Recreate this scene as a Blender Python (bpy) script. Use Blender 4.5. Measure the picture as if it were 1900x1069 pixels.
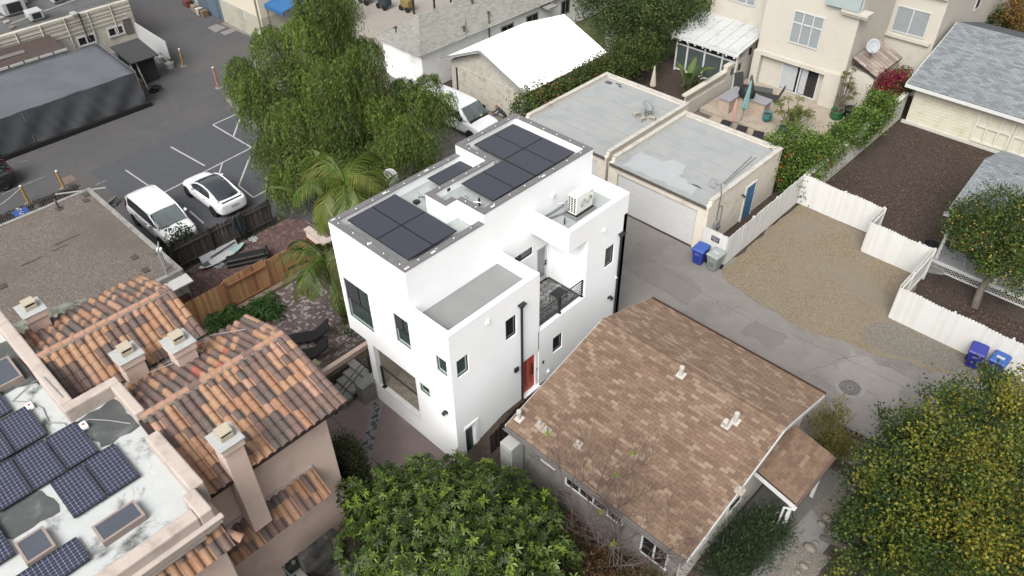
import bpy, math, random
import numpy as np
from mathutils import Vector, Matrix, Euler

for o in list(bpy.data.objects):
    bpy.data.objects.remove(o)
scene = bpy.context.scene
COL = scene.collection
R = math.radians
random.seed(7)
rng = np.random.default_rng(11)

# ------------------------------------------------------------------ camera
CAM_H = 25.0
YAW, PITCH, ROLL = R(-44.5693), R(40.824), R(-1.077)
FPX = 1439.1                                  # focal length in pixels of a 1900 px wide frame
_f = Vector((math.sin(YAW) * math.cos(PITCH), math.cos(YAW) * math.cos(PITCH), -math.sin(PITCH)))
_r0 = Vector((math.cos(YAW), -math.sin(YAW), 0))
_u0 = _r0.cross(_f)
_r = _r0 * math.cos(ROLL) + _u0 * math.sin(ROLL)
_u = -_r0 * math.sin(ROLL) + _u0 * math.cos(ROLL)
cam_data = bpy.data.cameras.new('camera')
cam = bpy.data.objects.new('camera', cam_data)
COL.objects.link(cam)
m = Matrix((( _r.x, _u.x, -_f.x, 0), (_r.y, _u.y, -_f.y, 0), (_r.z, _u.z, -_f.z, CAM_H), (0, 0, 0, 1)))
cam.matrix_world = m
cam_data.sensor_fit = 'HORIZONTAL'
cam_data.sensor_width = 36.0
cam_data.lens = FPX / 1900 * 36.0
cam_data.clip_start = 0.5
cam_data.clip_end = 2000
scene.camera = cam
scene.render.resolution_x, scene.render.resolution_y = 1024, 576

# ------------------------------------------------------------------ light (overcast)
SUN_EL, SUN_AZ = 48.0, 161.0                 # azimuth of the sun measured from +y towards +x
world = bpy.data.worlds.new('World')
scene.world = world
world.use_nodes = True
wn, wl = world.node_tree.nodes, world.node_tree.links
wn.clear()
w_out = wn.new('ShaderNodeOutputWorld')
w_bg = wn.new('ShaderNodeBackground')
w_sky = wn.new('ShaderNodeTexSky')
w_sky.sky_type = 'NISHITA'
w_sky.sun_disc = False
w_sky.sun_elevation = R(SUN_EL)
w_sky.sun_rotation = R(SUN_AZ)
w_sky.altitude = 0
w_sky.air_density = 1.0
w_sky.dust_density = 6.0
w_sky.ozone_density = 0.6
w_hsv = wn.new('ShaderNodeHueSaturation')      # overcast: a greyer sky
w_hsv.inputs['Saturation'].default_value = 0.16
wl.new(w_sky.outputs[0], w_hsv.inputs['Color'])
wl.new(w_hsv.outputs[0], w_bg.inputs[0])
w_bg.inputs[1].default_value = 0.15
wl.new(w_bg.outputs[0], w_out.inputs[0])

sun_data = bpy.data.lights.new('sun', 'SUN')
sun = bpy.data.objects.new('sun', sun_data)
COL.objects.link(sun)
sun_data.energy = 1.5
sun_data.angle = R(40)
sun_data.color = (1.0, 0.98, 0.955)
_sd = Vector((math.sin(R(SUN_AZ)) * math.cos(R(SUN_EL)), math.cos(R(SUN_AZ)) * math.cos(R(SUN_EL)), math.sin(R(SUN_EL))))
sun.rotation_euler = _sd.to_track_quat('Z', 'Y').to_euler()
sun.location = (0, 0, 60)

vs = scene.view_settings
vs.view_transform = 'Standard'
vs.look = 'None'
vs.exposure = 0.9
vs.gamma = 1.0
vs.use_curve_mapping = False

# ------------------------------------------------------------------ survey helper
def P(u, v, z=0.0):
    """world point at height z that the surveyed photo point (u, v) lies on"""
    d = _f + _r * ((u - 950) / FPX) - _u * ((v - 534.5) / FPX)
    t = (z - CAM_H) / d.z
    return Vector((d.x * t, d.y * t, z))

def PD(u, v, dist):
    """world point at horizontal distance dist from the survey mast"""
    d = _f + _r * ((u - 950) / FPX) - _u * ((v - 534.5) / FPX)
    t = dist / math.hypot(d.x, d.y)
    return Vector((d.x * t, d.y * t, CAM_H + d.z * t))

def S(r, g, b, k=1.0):
    """base colour of a surface from its 8-bit colour in even light"""
    f = lambda c: ((c / 255 + 0.055) / 1.055) ** 2.4 if c > 10 else c / 255 / 12.92
    c3 = [f(c) / 2.25 * k for c in (r, g, b)]
    mean = sum(c3) / 3
    return tuple(min(0.8, c * 0.86 + mean * 0.14) for c in c3)

def SL(r, g, b, k=0.98):
    """leaf colour: keeps its full saturation"""
    f = lambda c: ((c / 255 + 0.055) / 1.055) ** 2.4
    return tuple(f(c) / 2.25 * k for c in (r, g, b * 0.93))

def onplane(u, v, p0, n):
    d = _f + _r * ((u - 950) / FPX) - _u * ((v - 534.5) / FPX)
    o = Vector((0, 0, CAM_H)); n = Vector(n); p0 = Vector(p0)
    return o + d * ((p0 - o).dot(n) / d.dot(n))

# ------------------------------------------------------------------ materials
MATS = {}
def _base(name):
    mt = bpy.data.materials.new(name)
    mt.use_nodes = True
    n, l = mt.node_tree.nodes, mt.node_tree.links
    b = n['Principled BSDF']
    return mt, n, l, b

def pm(name, rgb, rough=0.7, var=0.12, scale=2.0, bump=0.0, bscale=40.0, metal=0.0, spec=0.3,
       stain=None, stain_scale=0.6, stain_amt=(0.5, 0.7), rnd=0.0, coat=0.0):
    """procedural surface: base colour, soft tonal variation, optional stain colour, fine relief"""
    if name in MATS:
        return MATS[name]
    mt, n, l, b = _base(name)
    geo = n.new('ShaderNodeNewGeometry')
    no = n.new('ShaderNodeTexNoise')
    no.inputs['Scale'].default_value = scale
    no.inputs['Detail'].default_value = 7
    no.inputs['Roughness'].default_value = 0.62
    l.new(geo.outputs['Position'], no.inputs['Vector'])
    mr = n.new('ShaderNodeMapRange')
    mr.inputs['From Min'].default_value = 0.3
    mr.inputs['From Max'].default_value = 0.7
    l.new(no.outputs['Fac'], mr.inputs['Value'])
    mx = n.new('ShaderNodeMix'); mx.data_type = 'RGBA'
    c = np.array(rgb)
    mx.inputs['A'].default_value = (*np.clip(c * (1 - var), 0, 1), 1)
    mx.inputs['B'].default_value = (*np.clip(c * (1 + var), 0, 1), 1)
    l.new(mr.outputs[0], mx.inputs['Factor'])
    out = mx.outputs['Result']
    if stain is not None:
        n2 = n.new('ShaderNodeTexNoise')
        n2.inputs['Scale'].default_value = stain_scale
        n2.inputs['Detail'].default_value = 9
        n2.inputs['Roughness'].default_value = 0.68
        n2.inputs['Distortion'].default_value = 0.4
        l.new(geo.outputs['Position'], n2.inputs['Vector'])
        m2 = n.new('ShaderNodeMapRange')
        m2.inputs['From Min'].default_value = stain_amt[0]
        m2.inputs['From Max'].default_value = stain_amt[1]
        l.new(n2.outputs['Fac'], m2.inputs['Value'])
        mx2 = n.new('ShaderNodeMix'); mx2.data_type = 'RGBA'
        l.new(m2.outputs[0], mx2.inputs['Factor'])
        l.new(out, mx2.inputs['A'])
        mx2.inputs['B'].default_value = (*stain, 1)
        out = mx2.outputs['Result']
    if rnd > 0:
        oi = n.new('ShaderNodeObjectInfo')
        m3 = n.new('ShaderNodeMapRange')
        m3.inputs['To Min'].default_value = 1 - rnd
        m3.inputs['To Max'].default_value = 1 + rnd
        l.new(oi.outputs['Random'], m3.inputs['Value'])
        hv = n.new('ShaderNodeHueSaturation')
        l.new(m3.outputs[0], hv.inputs['Value'])
        l.new(out, hv.inputs['Color'])
        out = hv.outputs['Color']
    l.new(out, b.inputs['Base Color'])
    b.inputs['Roughness'].default_value = rough
    b.inputs['Metallic'].default_value = metal
    b.inputs['Specular IOR Level'].default_value = spec
    if coat: b.inputs['Coat Weight'].default_value = coat; b.inputs['Coat Roughness'].default_value = 0.08
    if bump > 0:
        n3 = n.new('ShaderNodeTexNoise')
        n3.inputs['Scale'].default_value = bscale
        n3.inputs['Detail'].default_value = 4
        l.new(geo.outputs['Position'], n3.inputs['Vector'])
        bp = n.new('ShaderNodeBump')
        bp.inputs['Strength'].default_value = bump
        bp.inputs['Distance'].default_value = 0.02
        l.new(n3.outputs['Fac'], bp.inputs['Height'])
        l.new(bp.outputs[0], b.inputs['Normal'])
    MATS[name] = mt
    return mt

def speckle(name, c1, c2, scale=30.0, rough=0.9, big=None, bigscale=0.4, bigamt=(0.45, 0.65), bump=0.6, c3=None):
    """gravel, mulch, shingle grit: cell-by-cell colour with larger patches"""
    if name in MATS:
        return MATS[name]
    mt, n, l, b = _base(name)
    geo = n.new('ShaderNodeNewGeometry')
    vo = n.new('ShaderNodeTexVoronoi')
    vo.inputs['Scale'].default_value = scale
    l.new(geo.outputs['Position'], vo.inputs['Vector'])
    sep = n.new('ShaderNodeSeparateColor')
    l.new(vo.outputs['Color'], sep.inputs[0])
    rp = n.new('ShaderNodeValToRGB')
    rp.color_ramp.elements[0].color = (*c1, 1)
    rp.color_ramp.elements[1].color = (*c2, 1)
    if c3 is not None:
        e = rp.color_ramp.elements.new(0.85); e.color = (*c2, 1)
        rp.color_ramp.elements[2].color = (*c3, 1)
    l.new(sep.outputs[0], rp.inputs['Fac'])
    out = rp.outputs['Color']
    if big is not None:
        n2 = n.new('ShaderNodeTexNoise')
        n2.inputs['Scale'].default_value = bigscale
        n2.inputs['Detail'].default_value = 8
        n2.inputs['Roughness'].default_value = 0.65
        l.new(geo.outputs['Position'], n2.inputs['Vector'])
        m2 = n.new('ShaderNodeMapRange')
        m2.inputs['From Min'].default_value = bigamt[0]
        m2.inputs['From Max'].default_value = bigamt[1]
        m2.inputs['To Max'].default_value = 0.8
        l.new(n2.outputs['Fac'], m2.inputs['Value'])
        mx2 = n.new('ShaderNodeMix'); mx2.data_type = 'RGBA'
        l.new(m2.outputs[0], mx2.inputs['Factor'])
        l.new(out, mx2.inputs['A'])
        mx2.inputs['B'].default_value = (*big, 1)
        out = mx2.outputs['Result']
    l.new(out, b.inputs['Base Color'])
    b.inputs['Roughness'].default_value = rough
    b.inputs['Specular IOR Level'].default_value = 0.2
    if bump:
        bp = n.new('ShaderNodeBump')
        bp.inputs['Strength'].default_value = bump
        bp.inputs['Distance'].default_value = 0.03
        l.new(vo.outputs['Distance'], bp.inputs['Height'])
        l.new(bp.outputs[0], b.inputs['Normal'])
    MATS[name] = mt
    return mt

def leafmat(name, rgb, trans=0.3, rough=0.55, var=0.25):
    if name in MATS:
        return MATS[name]
    mt, n, l, b = _base(name)
    geo = n.new('ShaderNodeNewGeometry')
    mr = n.new('ShaderNodeMapRange')
    mr.inputs['To Min'].default_value = 1 - var
    mr.inputs['To Max'].default_value = 1 + var
    l.new(geo.outputs['Random Per Island'], mr.inputs['Value'])
    hv = n.new('ShaderNodeHueSaturation')
    hv.inputs['Color'].default_value = (*rgb, 1)
    l.new(mr.outputs[0], hv.inputs['Value'])
    l.new(hv.outputs[0], b.inputs['Base Color'])
    b.inputs['Roughness'].default_value = rough
    b.inputs['Specular IOR Level'].default_value = 0.25
    tr = n.new('ShaderNodeBsdfTranslucent')
    l.new(hv.outputs[0], tr.inputs['Color'])
    ms = n.new('ShaderNodeMixShader')
    ms.inputs[0].default_value = trans
    l.new(b.outputs[0], ms.inputs[1]); l.new(tr.outputs[0], ms.inputs[2])
    l.new(ms.outputs[0], n['Material Output'].inputs['Surface'])
    MATS[name] = mt
    return mt

def glass(name, rgb=(0.02, 0.03, 0.03), rough=0.08):
    return pm(name, rgb, rough=rough, var=0.3, scale=1.5, spec=0.6)

# ------------------------------------------------------------------ mesh builder
ORG = {}          # world offset of each thing built in world coordinates
class MB:
    def __init__(s):
        s.v, s.f, s.m = [], [], []
        s.mi = 0
    def add(s, vs_, fs, m=None):
        k = len(s.v)
        s.v += [tuple(p) for p in vs_]
        for f in fs:
            s.f.append(tuple(i + k for i in f)); s.m.append(s.mi if m is None else m)
        return s
    def box(s, x0, x1, y0, y1, z0, z1, m=None):
        if x0 > x1: x0, x1 = x1, x0
        if y0 > y1: y0, y1 = y1, y0
        if z0 > z1: z0, z1 = z1, z0
        return s.add([(x0, y0, z0), (x1, y0, z0), (x1, y1, z0), (x0, y1, z0), (x0, y0, z1), (x1, y0, z1), (x1, y1, z1), (x0, y1, z1)],
                     [(0, 3, 2, 1), (4, 5, 6, 7), (0, 1, 5, 4), (1, 2, 6, 5), (2, 3, 7, 6), (3, 0, 4, 7)], m)
    def quad(s, a, b, c, d, m=None):
        return s.add([a, b, c, d], [(0, 1, 2, 3)], m)
    def prism(s, poly, z0, z1, m=None):
        n = len(poly)
        ar = sum(poly[i][0] * poly[(i + 1) % n][1] - poly[(i + 1) % n][0] * poly[i][1] for i in range(n))
        if ar < 0: poly = poly[::-1]
        vv = [(p[0], p[1], z0) for p in poly] + [(p[0], p[1], z1) for p in poly]
        ff = [tuple(range(n - 1, -1, -1)), tuple(range(n, 2 * n))] + [(i, (i + 1) % n, n + (i + 1) % n, n + i) for i in range(n)]
        return s.add(vv, ff, m)
    def slab(s, a, b, c, d, t, m=None):
        """quad a b c d (counter-clockwise from above) given thickness t downwards along its normal"""
        a, b, c, d = map(Vector, (a, b, c, d))
        n = (b - a).cross(d - a).normalized()
        lo = [p - n * t for p in (a, b, c, d)]
        return s.add([a, b, c, d] + lo, [(0, 1, 2, 3), (7, 6, 5, 4), (0, 4, 5, 1), (1, 5, 6, 2), (2, 6, 7, 3), (3, 7, 4, 0)], m)
    def tube(s, pts, r, seg=8, m=None, cap=True):
        pts = [Vector(p) for p in pts]
        rr = r if isinstance(r, (list, tuple)) else [r] * len(pts)
        rings = []
        prev = None
        for i, p in enumerate(pts):
            d = (pts[min(i + 1, len(pts) - 1)] - pts[max(i - 1, 0)]).normalized()
            a = prev if prev is not None else (Vector((0, 0, 1)) if abs(d.z) < 0.9 else Vector((1, 0, 0)))
            x = a - d * a.dot(d)
            if x.length < 1e-4: x = Vector((0, 1, 0)) - d * d.y
            x.normalize(); prev = x
            y = d.cross(x)
            rings.append([p + (x * math.cos(2 * math.pi * k / seg) + y * math.sin(2 * math.pi * k / seg)) * rr[i] for k in range(seg)])
        vv = [q for r_ in rings for q in r_]
        ff = [(i * seg + k, i * seg + (k + 1) % seg, (i + 1) * seg + (k + 1) % seg, (i + 1) * seg + k) for i in range(len(pts) - 1) for k in range(seg)]
        if cap:
            ff += [tuple(range(seg - 1, -1, -1)), tuple((len(pts) - 1) * seg + k for k in range(seg))]
        return s.add(vv, ff, m)
    def lathe(s, prof, c=(0, 0, 0), seg=20, m=None):
        """profile of (radius, z) turned round the vertical through c"""
        vv = [(c[0] + r_ * math.cos(2 * math.pi * k / seg), c[1] + r_ * math.sin(2 * math.pi * k / seg), c[2] + z) for r_, z in prof for k in range(seg)]
        ff = [(i * seg + k, i * seg + (k + 1) % seg, (i + 1) * seg + (k + 1) % seg, (i + 1) * seg + k) for i in range(len(prof) - 1) for k in range(seg)]
        ff += [tuple(range(seg - 1, -1, -1)), tuple((len(prof) - 1) * seg + k for k in range(seg))]
        return s.add(vv, ff, m)
    def mesh(s, name, mats, off=(0, 0, 0), smooth=False):
        me = bpy.data.meshes.new(name)
        o = off
        me.from_pydata([(p[0] - o[0], p[1] - o[1], p[2] - o[2]) for p in s.v], [], s.f)
        for mt in (mats if isinstance(mats, (list, tuple)) else [mats]):
            me.materials.append(mt)
        if any(s.m):
            me.polygons.foreach_set('material_index', s.m)
        if smooth:
            me.polygons.foreach_set('use_smooth', [True] * len(me.polygons))
        me.update()
        return me
    def build(s, name, mats, parent=None, bevel=0.0, smooth=False, seg=2, autosmooth=False):
        off = (0, 0, 0)
        if parent is not None: off = ORG.get(parent.name, (0, 0, 0))
        o = bpy.data.objects.new(name, s.mesh(name, mats, off, smooth))
        COL.objects.link(o)
        if parent is not None:
            o.parent = parent
            ORG[o.name] = off
        if bevel:
            b = o.modifiers.new('bevel', 'BEVEL'); b.width = bevel; b.segments = seg; b.limit_method = 'ANGLE'; b.angle_limit = R(40)
        return o

def tag(o, label=None, cat=None, group=None, kind=None):
    if label: o['label'] = label
    if cat: o['category'] = cat
    if group: o['group'] = group
    if kind: o['kind'] = kind
    return o

def thing(name, label, cat, loc=(0, 0, 0), rotz=None, group=None):
    """an Empty at the thing's base; without rotz its parts are given in world coordinates"""
    o = bpy.data.objects.new(name, None)
    COL.objects.link(o)
    o.empty_display_size = 0.3
    o.location = loc
    if rotz is not None: o.rotation_euler = (0, 0, rotz)
    else: ORG[o.name] = tuple(loc)
    return tag(o, label, cat, group)

def struct(name, mb, mat, **k):
    return tag(mb.build(name, mat, **k), kind='structure')

def piece(name, me, parent, loc, rot=(0, 0, 0), scale=(1, 1, 1)):
    """one of many alike pieces sharing mesh data; loc in world coordinates"""
    off = ORG.get(parent.name, (0, 0, 0))
    o = bpy.data.objects.new(name, me)
    COL.objects.link(o)
    o.parent = parent
    o.location = (loc[0] - off[0], loc[1] - off[1], loc[2] - off[2])
    o.rotation_euler = rot
    o.scale = scale
    return o

def copy_tree(root, loc, rotz=None, label=None):
    c = root.copy(); COL.objects.link(c)
    c.location = loc
    if rotz is not None: c.rotation_euler = (0, 0, rotz)
    if label: c['label'] = label
    for ch in list(root.children):
        d = ch.copy(); COL.objects.link(d); d.parent = c
        for g in list(ch.children):
            e = g.copy(); COL.objects.link(e); e.parent = d
    return c

def cb(name, mat, parent, *a, bevel=0.0):
    return MB().box(*a).build(name, mat, parent, bevel=bevel)

def text_part(name, body, mat, parent, loc, rot, size, extrude=0.002, align='CENTER', xs=1.0):
    cu = bpy.data.curves.new(name, 'FONT')
    cu.body = body; cu.size = size; cu.extrude = extrude
    cu.align_x = align; cu.align_y = 'CENTER'
    o = bpy.data.objects.new(name, cu); COL.objects.link(o)
    dg = bpy.context.evaluated_depsgraph_get()
    me = bpy.data.meshes.new_from_object(o.evaluated_get(dg))
    bpy.data.objects.remove(o)
    me.materials.clear(); me.materials.append(mat)
    o = bpy.data.objects.new(name, me); COL.objects.link(o)
    if parent is not None:
        o.parent = parent
        off = ORG.get(parent.name, (0, 0, 0))
        loc = [loc[i] - off[i] for i in range(3)]
    o.location = loc; o.rotation_euler = rot; o.scale = (xs, 1, 1)
    return o

# -------------------------------------------------- roofs made of pieces
def shingle_roof(parent, el, er, rr, rl, tw, ex, mats, nparts=0, off=0.5, th=0.012, weights=None):
    """asphalt shingle tabs laid in courses over the plane el-er-rr-rl (eave left/right, ridge right/left).
    the tabs nearest the camera become single parts, the rest one part of kind stuff"""
    el, er, rr, rl = map(Vector, (el, er, rr, rl))
    up = ((rl - el) + (rr - er)) * 0.5
    U = (er - el).normalized()
    n = U.cross(up).normalized()
    if n.z < 0: n = -n
    W = n.cross(U).normalized()               # up the slope
    slope = (rl - el).dot(W)
    rows = int(round(slope / ex))
    camp = Vector((0, 0, CAM_H))
    items = []
    rs = random.Random(int(abs(el.x * 100)) + 3)
    for i in range(rows):
        t0 = i / rows
        a = el.lerp(rl, t0); b = er.lerp(rr, t0)
        L = (b - a).length
        x = -(i * off % 1.0) * tw
        while x < L - 0.02:
            x0, x1 = max(0, x), min(L, x + tw)
            if x1 - x0 > 0.03:
                items.append((i, a + U * x0, x1 - x0, rs.choices(range(len(mats)), weights)[0]))
            x += tw
    for k, it in enumerate(items):
        items[k] = it + ((it[1] - camp).length,)
    order = sorted(range(len(items)), key=lambda k: items[k][4])
    full = [k for k in order if abs(items[k][2] - tw) < 1e-4][:nparts]
    pk = set(full)
    rot = Matrix((U, W, n)).transposed()
    eul = rot.to_euler()
    def tabverts(w):
        g = 0.007
        return [(g, 0, th + 0.010), (w - g, 0, th + 0.010), (w - g, ex, th * 0.35), (g, ex, th * 0.35), (g, 0, 0), (w - g, 0, 0), (w - g, ex, 0), (g, ex, 0)]
    fs = [(0, 1, 2, 3), (4, 5, 1, 0), (5, 6, 2, 1), (7, 4, 0, 3)]
    mes = []
    for mt in mats:
        b = MB().add(tabverts(tw), fs)
        mes.append(b.mesh('shingle', mt))
    rest = MB()
    for k, (i, p, w, mi, d) in enumerate(items):
        if k in pk:
            piece('shingle', mes[mi], parent, p, eul)
        else:
            rest.add([p + U * q[0] + W * q[1] + n * q[2] for q in tabverts(w)], fs, mi)
    if rest.v:
        tag(rest.build('shingle_courses', list(mats), parent), kind='stuff')

def tile_roof(parent, el, er, rr, rl, mats, weights, nparts=300, pitch=0.285, ex=0.37, skip=None, used=[0]):
    """clay S-tiles: barrel covers with pans, courses up the slope"""
    el, er, rr, rl = map(Vector, (el, er, rr, rl))
    U = (er - el).normalized()
    n = U.cross(rl - el).normalized()
    if n.z < 0: n = -n
    W = n.cross(U).normalized()
    slope = (rl - el).dot(W)
    L = (er - el).length
    cols = max(1, int(round(L / pitch))); pw = L / cols
    rows = max(1, int(round(slope / ex))); exx = slope / rows
    # profile across one tile
    prof = []
    rad = pw * 0.36
    for k in range(7):
        a = math.pi - math.pi * k / 6
        prof.append((pw * 0.38 + rad * math.cos(a), rad * 0.86 * math.sin(a)))
    prof.append((pw * 0.88, -0.012)); prof.append((pw * 1.02, 0.004))
    tlen = exx * 1.12
    np_ = len(prof)
    def tverts(sx=1.0):
        vv = []
        for (q, h) in prof: vv.append((q, 0, h + 0.040))
        for (q, h) in prof: vv.append((q, tlen, h + 0.012))
        for (q, h) in prof: vv.append((q, 0, h + 0.018))
        return vv
    fs = [(k, k + 1, np_ + k + 1, np_ + k) for k in range(np_ - 1)] + [(2 * np_ + k, 2 * np_ + k + 1, k + 1, k) for k in range(np_ - 1)]
    mes = []
    for mt in mats:
        me = MB().add(tverts(), fs).mesh('tile', mt)
        mes.append(me)
    eul = Matrix((U, W, n)).transposed().to_euler()
    items = []
    rs = random.Random(int(abs(el.x * 77 + el.y * 13)) + 5)
    camp = Vector((0, 0, CAM_H))
    for j in range(cols):
        last = None
        for i in range(rows):
            mi = rs.choices(range(len(mats)), weights)[0]
            if last is not None and rs.random() < 0.3: mi = last
            last = mi
            p = el + U * (j * pw) + W * (i * exx)
            if skip and skip(p): continue
            items.append((p + n * rs.uniform(0, 0.008) + U * rs.uniform(-0.006, 0.006), mi, (p - camp).length))
    items.sort(key=lambda t: t[2])
    rest = MB()
    for k, (p, mi, d) in enumerate(items):
        if k < nparts:
            r_ = (eul[0] , eul[1], eul[2] )
            piece('tile', mes[mi], parent, p, r_)
        else:
            rest.add([p + U * q[0] + W * q[1] + n * q[2] for q in tverts()], fs, mi)
    if rest.v:
        tag(rest.build('tile_courses', list(mats), parent), kind='stuff')

# -------------------------------------------------- leaves in bulk
def quads_mesh(name, verts, nper, mats, midx):
    """verts (N*nper,3) as N separate polygons of nper corners"""
    me = bpy.data.meshes.new(name)
    N = len(verts) // nper
    me.vertices.add(len(verts)); me.vertices.foreach_set('co', np.asarray(verts, dtype=np.float32).ravel())
    me.loops.add(N * nper); me.loops.foreach_set('vertex_index', np.arange(N * nper, dtype=np.int32))
    me.polygons.add(N)
    me.polygons.foreach_set('loop_start', np.arange(0, N * nper, nper, dtype=np.int32))
    me.polygons.foreach_set('loop_total', np.full(N, nper, dtype=np.int32))
    for mt in mats: me.materials.append(mt)
    me.polygons.foreach_set('material_index', np.asarray(midx, dtype=np.int32))
    me.update(calc_edges=True)
    return me

def norm(a):
    return a / np.maximum(np.linalg.norm(a, axis=1, keepdims=True), 1e-9)

def leaf_cloud(name, cen, dirs, length, width, mats, midx, parent, nrm=None, lvar=0.3):
    """lens-shaped leaves: base cen, pointing dirs"""
    N = len(cen)
    off = np.array(ORG.get(parent.name, (0, 0, 0))) if parent is not None else np.zeros(3)
    d = norm(dirs)
    if nrm is None: nrm = rng.normal(size=(N, 3))
    s = norm(np.cross(d, nrm))
    nn = np.cross(s, d)
    ln = (length * (1 + rng.uniform(-lvar, lvar, N)))[:, None]
    wd = (width * (1 + rng.uniform(-lvar, lvar, N)))[:, None]
    c = cen - off
    v = np.stack([c, c + d * ln * 0.45 + s * wd * 0.5 + nn * wd * .1, c + d * ln, c + d * ln * 0.45 - s * wd * 0.5 + nn * wd * .1], axis=1).reshape(-1, 3)
    me = quads_mesh(name, v, 4, mats, midx)
    o = bpy.data.objects.new(name, me); COL.objects.link(o)
    if parent is not None: o.parent = parent; ORG[o.name] = tuple(off)
    return o

def ball(n, c, r, shell=0.5):
    """points in an ellipsoid, biased to its shell; returns points and outward directions"""
    d = norm(rng.normal(size=(n, 3)))
    rad = (shell + (1 - shell) * rng.random(n)) ** 0.8
    r = np.asarray(r, dtype=float) * np.ones(3)
    return np.asarray(c) + d * rad[:, None] * r, d
# ================================================================== ground
M_earth = speckle('earth', S(72, 60, 50), S(105, 92, 80), 22, big=S(60, 50, 42), bigscale=0.5)
M_alley = pm('alley_asphalt', S(153, 147, 141), 0.92, 0.07, 1.3, bump=0.25, bscale=70, stain=S(136, 130, 125), stain_scale=0.35, stain_amt=(0.46, 0.66))
M_lot = pm('lot_asphalt', S(97, 96, 98), 0.93, 0.09, 0.9, bump=0.25, bscale=60, stain=S(108, 102, 98), stain_scale=0.16, stain_amt=(0.47, 0.68))
M_newlot = pm('patch_asphalt', S(91, 93, 98), 0.9, 0.07, 2.0, bump=0.25, bscale=80)
M_paint = pm('road_paint', S(205, 206, 204), 0.8, 0.15, 8, stain=S(130, 130, 130), stain_scale=5, stain_amt=(0.56, 0.68))
M_paint_old = pm('worn_paint', S(160, 158, 155), 0.85, 0.2, 6, stain=S(100, 98, 97), stain_scale=6, stain_amt=(0.48, 0.6))
M_gravel = speckle('pea_gravel', S(134, 117, 92), S(168, 151, 124), 34, big=S(158, 146, 128), bigscale=0.35, c3=S(192, 178, 154))
M_gravel_grey = speckle('grey_gravel', S(124, 117, 107), S(154, 146, 134), 34, c3=S(178, 170, 158))
M_mulch = speckle('bark_mulch', S(54, 42, 36), S(96, 78, 69), 22, big=S(88, 73, 66), bigscale=0.3, c3=S(136, 118, 104))
M_concrete = pm('concrete', S(150, 148, 143), 0.85, 0.12, 1.8, bump=0.15, stain=S(115, 112, 106), stain_scale=0.7, stain_amt=(0.5, 0.72))
M_court = pm('stained_concrete', S(150, 130, 127), 0.8, 0.08, 1.6, bump=0.1, stain=S(170, 157, 152), stain_scale=0.8, stain_amt=(0.52, 0.75))
M_grass = speckle('lawn', (0.035, 0.06, 0.018), (0.09, 0.12, 0.04), 30, big=(0.12, 0.11, 0.06), bigscale=0.5)
M_white_conc = pm('pale_concrete', S(175,172,168), 0.85, 0.1, 2)

# lower ground (to the horizon) and the upper terrace
g = MB(); g.quad((-600, -600, -1.0), (600, -600, -1.0), (600, 600, -1.0), (-600, 600, -1.0))
struct('ground', g, M_earth)
g = MB()
g.prism([(-500, -500), (-22.0, -500), (-22.0, 12.4), (-20.36, 12.4), (-20.36, 12.3), (-15.04, 14.6), (500, 14.6), (500, 500), (-500, 500)], -3.0, 0.0)
g.add([(-15.04, 11.0, -0.99), (60, 11.0, -0.99), (60, 14.6, -0.001), (-15.04, 14.6, -0.001)], [(0, 1, 2, 3)])
struct('terrain', g, M_earth)

def sheet(name, poly, z, mat, **k):
    b = MB(); b.add([(p[0], p[1], z) for p in poly], [tuple(range(len(poly)))])
    o = struct(name, b, mat)
    o.data.polygons[0].normal
    return o
def wob(poly, step=0.5, amp=0.12, seed=1):
    """a loose, uneven outline"""
    rs = random.Random(seed); out = []
    for i in range(len(poly)):
        a, b = Vector(poly[i]), Vector(poly[(i + 1) % len(poly)])
        n_ = max(1, int((b - a).length / step))
        for k in range(n_):
            p = a.lerp(b, k / n_)
            out.append((p.x + rs.uniform(-amp, amp), p.y + rs.uniform(-amp, amp)))
    return out

sheet('alley_road', [(-75, 21.0), (-22.2, 22.4), (-15.0, 22.35), (-12.5, 21.6), (-5, 21.6), (-3.6, 22.0), (40, 22.2), (40, 31.2), (-13.6, 30.2), (-13.8, 29.3), (-21.6, 29.35), (-28.2, 29.5), (-30.2, 32.4), (-38.2, 33.0), (-75, 33.0)], 0.004, M_alley)
sheet('parking_lot_road', [(-90, -20), (-34.1, -20), (-34.1, 16.2), (-31.5, 17.5), (-33.0, 20.5), (-38.0, 22.0), (-44.5, 22.6), (-49.5, 23.2), (-53.5, 27.0), (-55.2, 28.6), (-61.0, 28.3), (-70.0, 60.0), (-90, 60)], 0.008, M_lot)
sheet('stall_patch_road', wob([(-34.3, 10.6), (-34.3, 17.0), (-36.5, 20.2), (-43.5, 21.2), (-46.8, 20.6), (-46.6, 11.0)], 2, 0.15, 4), 0.012, M_newlot)
sheet('gravel_pad', wob([(-13.55, 29.6), (-13.3, 28.3), (-9.3, 27.6), (-5.4, 28.4), (-1.2, 29.7), (3, 30.6), (3, 31.2), (-5.9, 31.2), (-5.9, 35.0), (-9.1, 35.0), (-9.1, 36.7), (-13.6, 36.7)], 0.6, 0.13, 2), 0.016, M_gravel)
sheet('gravel_edge', wob([(-6.2, 28.6), (-2.2, 29.6), (2.5, 30.5), (2.5, 31.0), (-5.6, 31.0), (-6.4, 30.2)], 0.4, 0.12, 8), 0.020, M_gravel_grey)
sheet('mulch_yard_ground', [(-13.3, 36.8), (-9.2, 36.8), (-9.2, 35.1), (-5.9, 35.1), (-3.0, 42), (-3.0, 50), (-12.9, 49.9)], 0.016, M_mulch)
sheet('mulch_bed_ground', [(-5.85, 31.2), (6, 31.2), (6, 34.9), (-5.85, 34.9)], 0.018, M_mulch)
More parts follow.
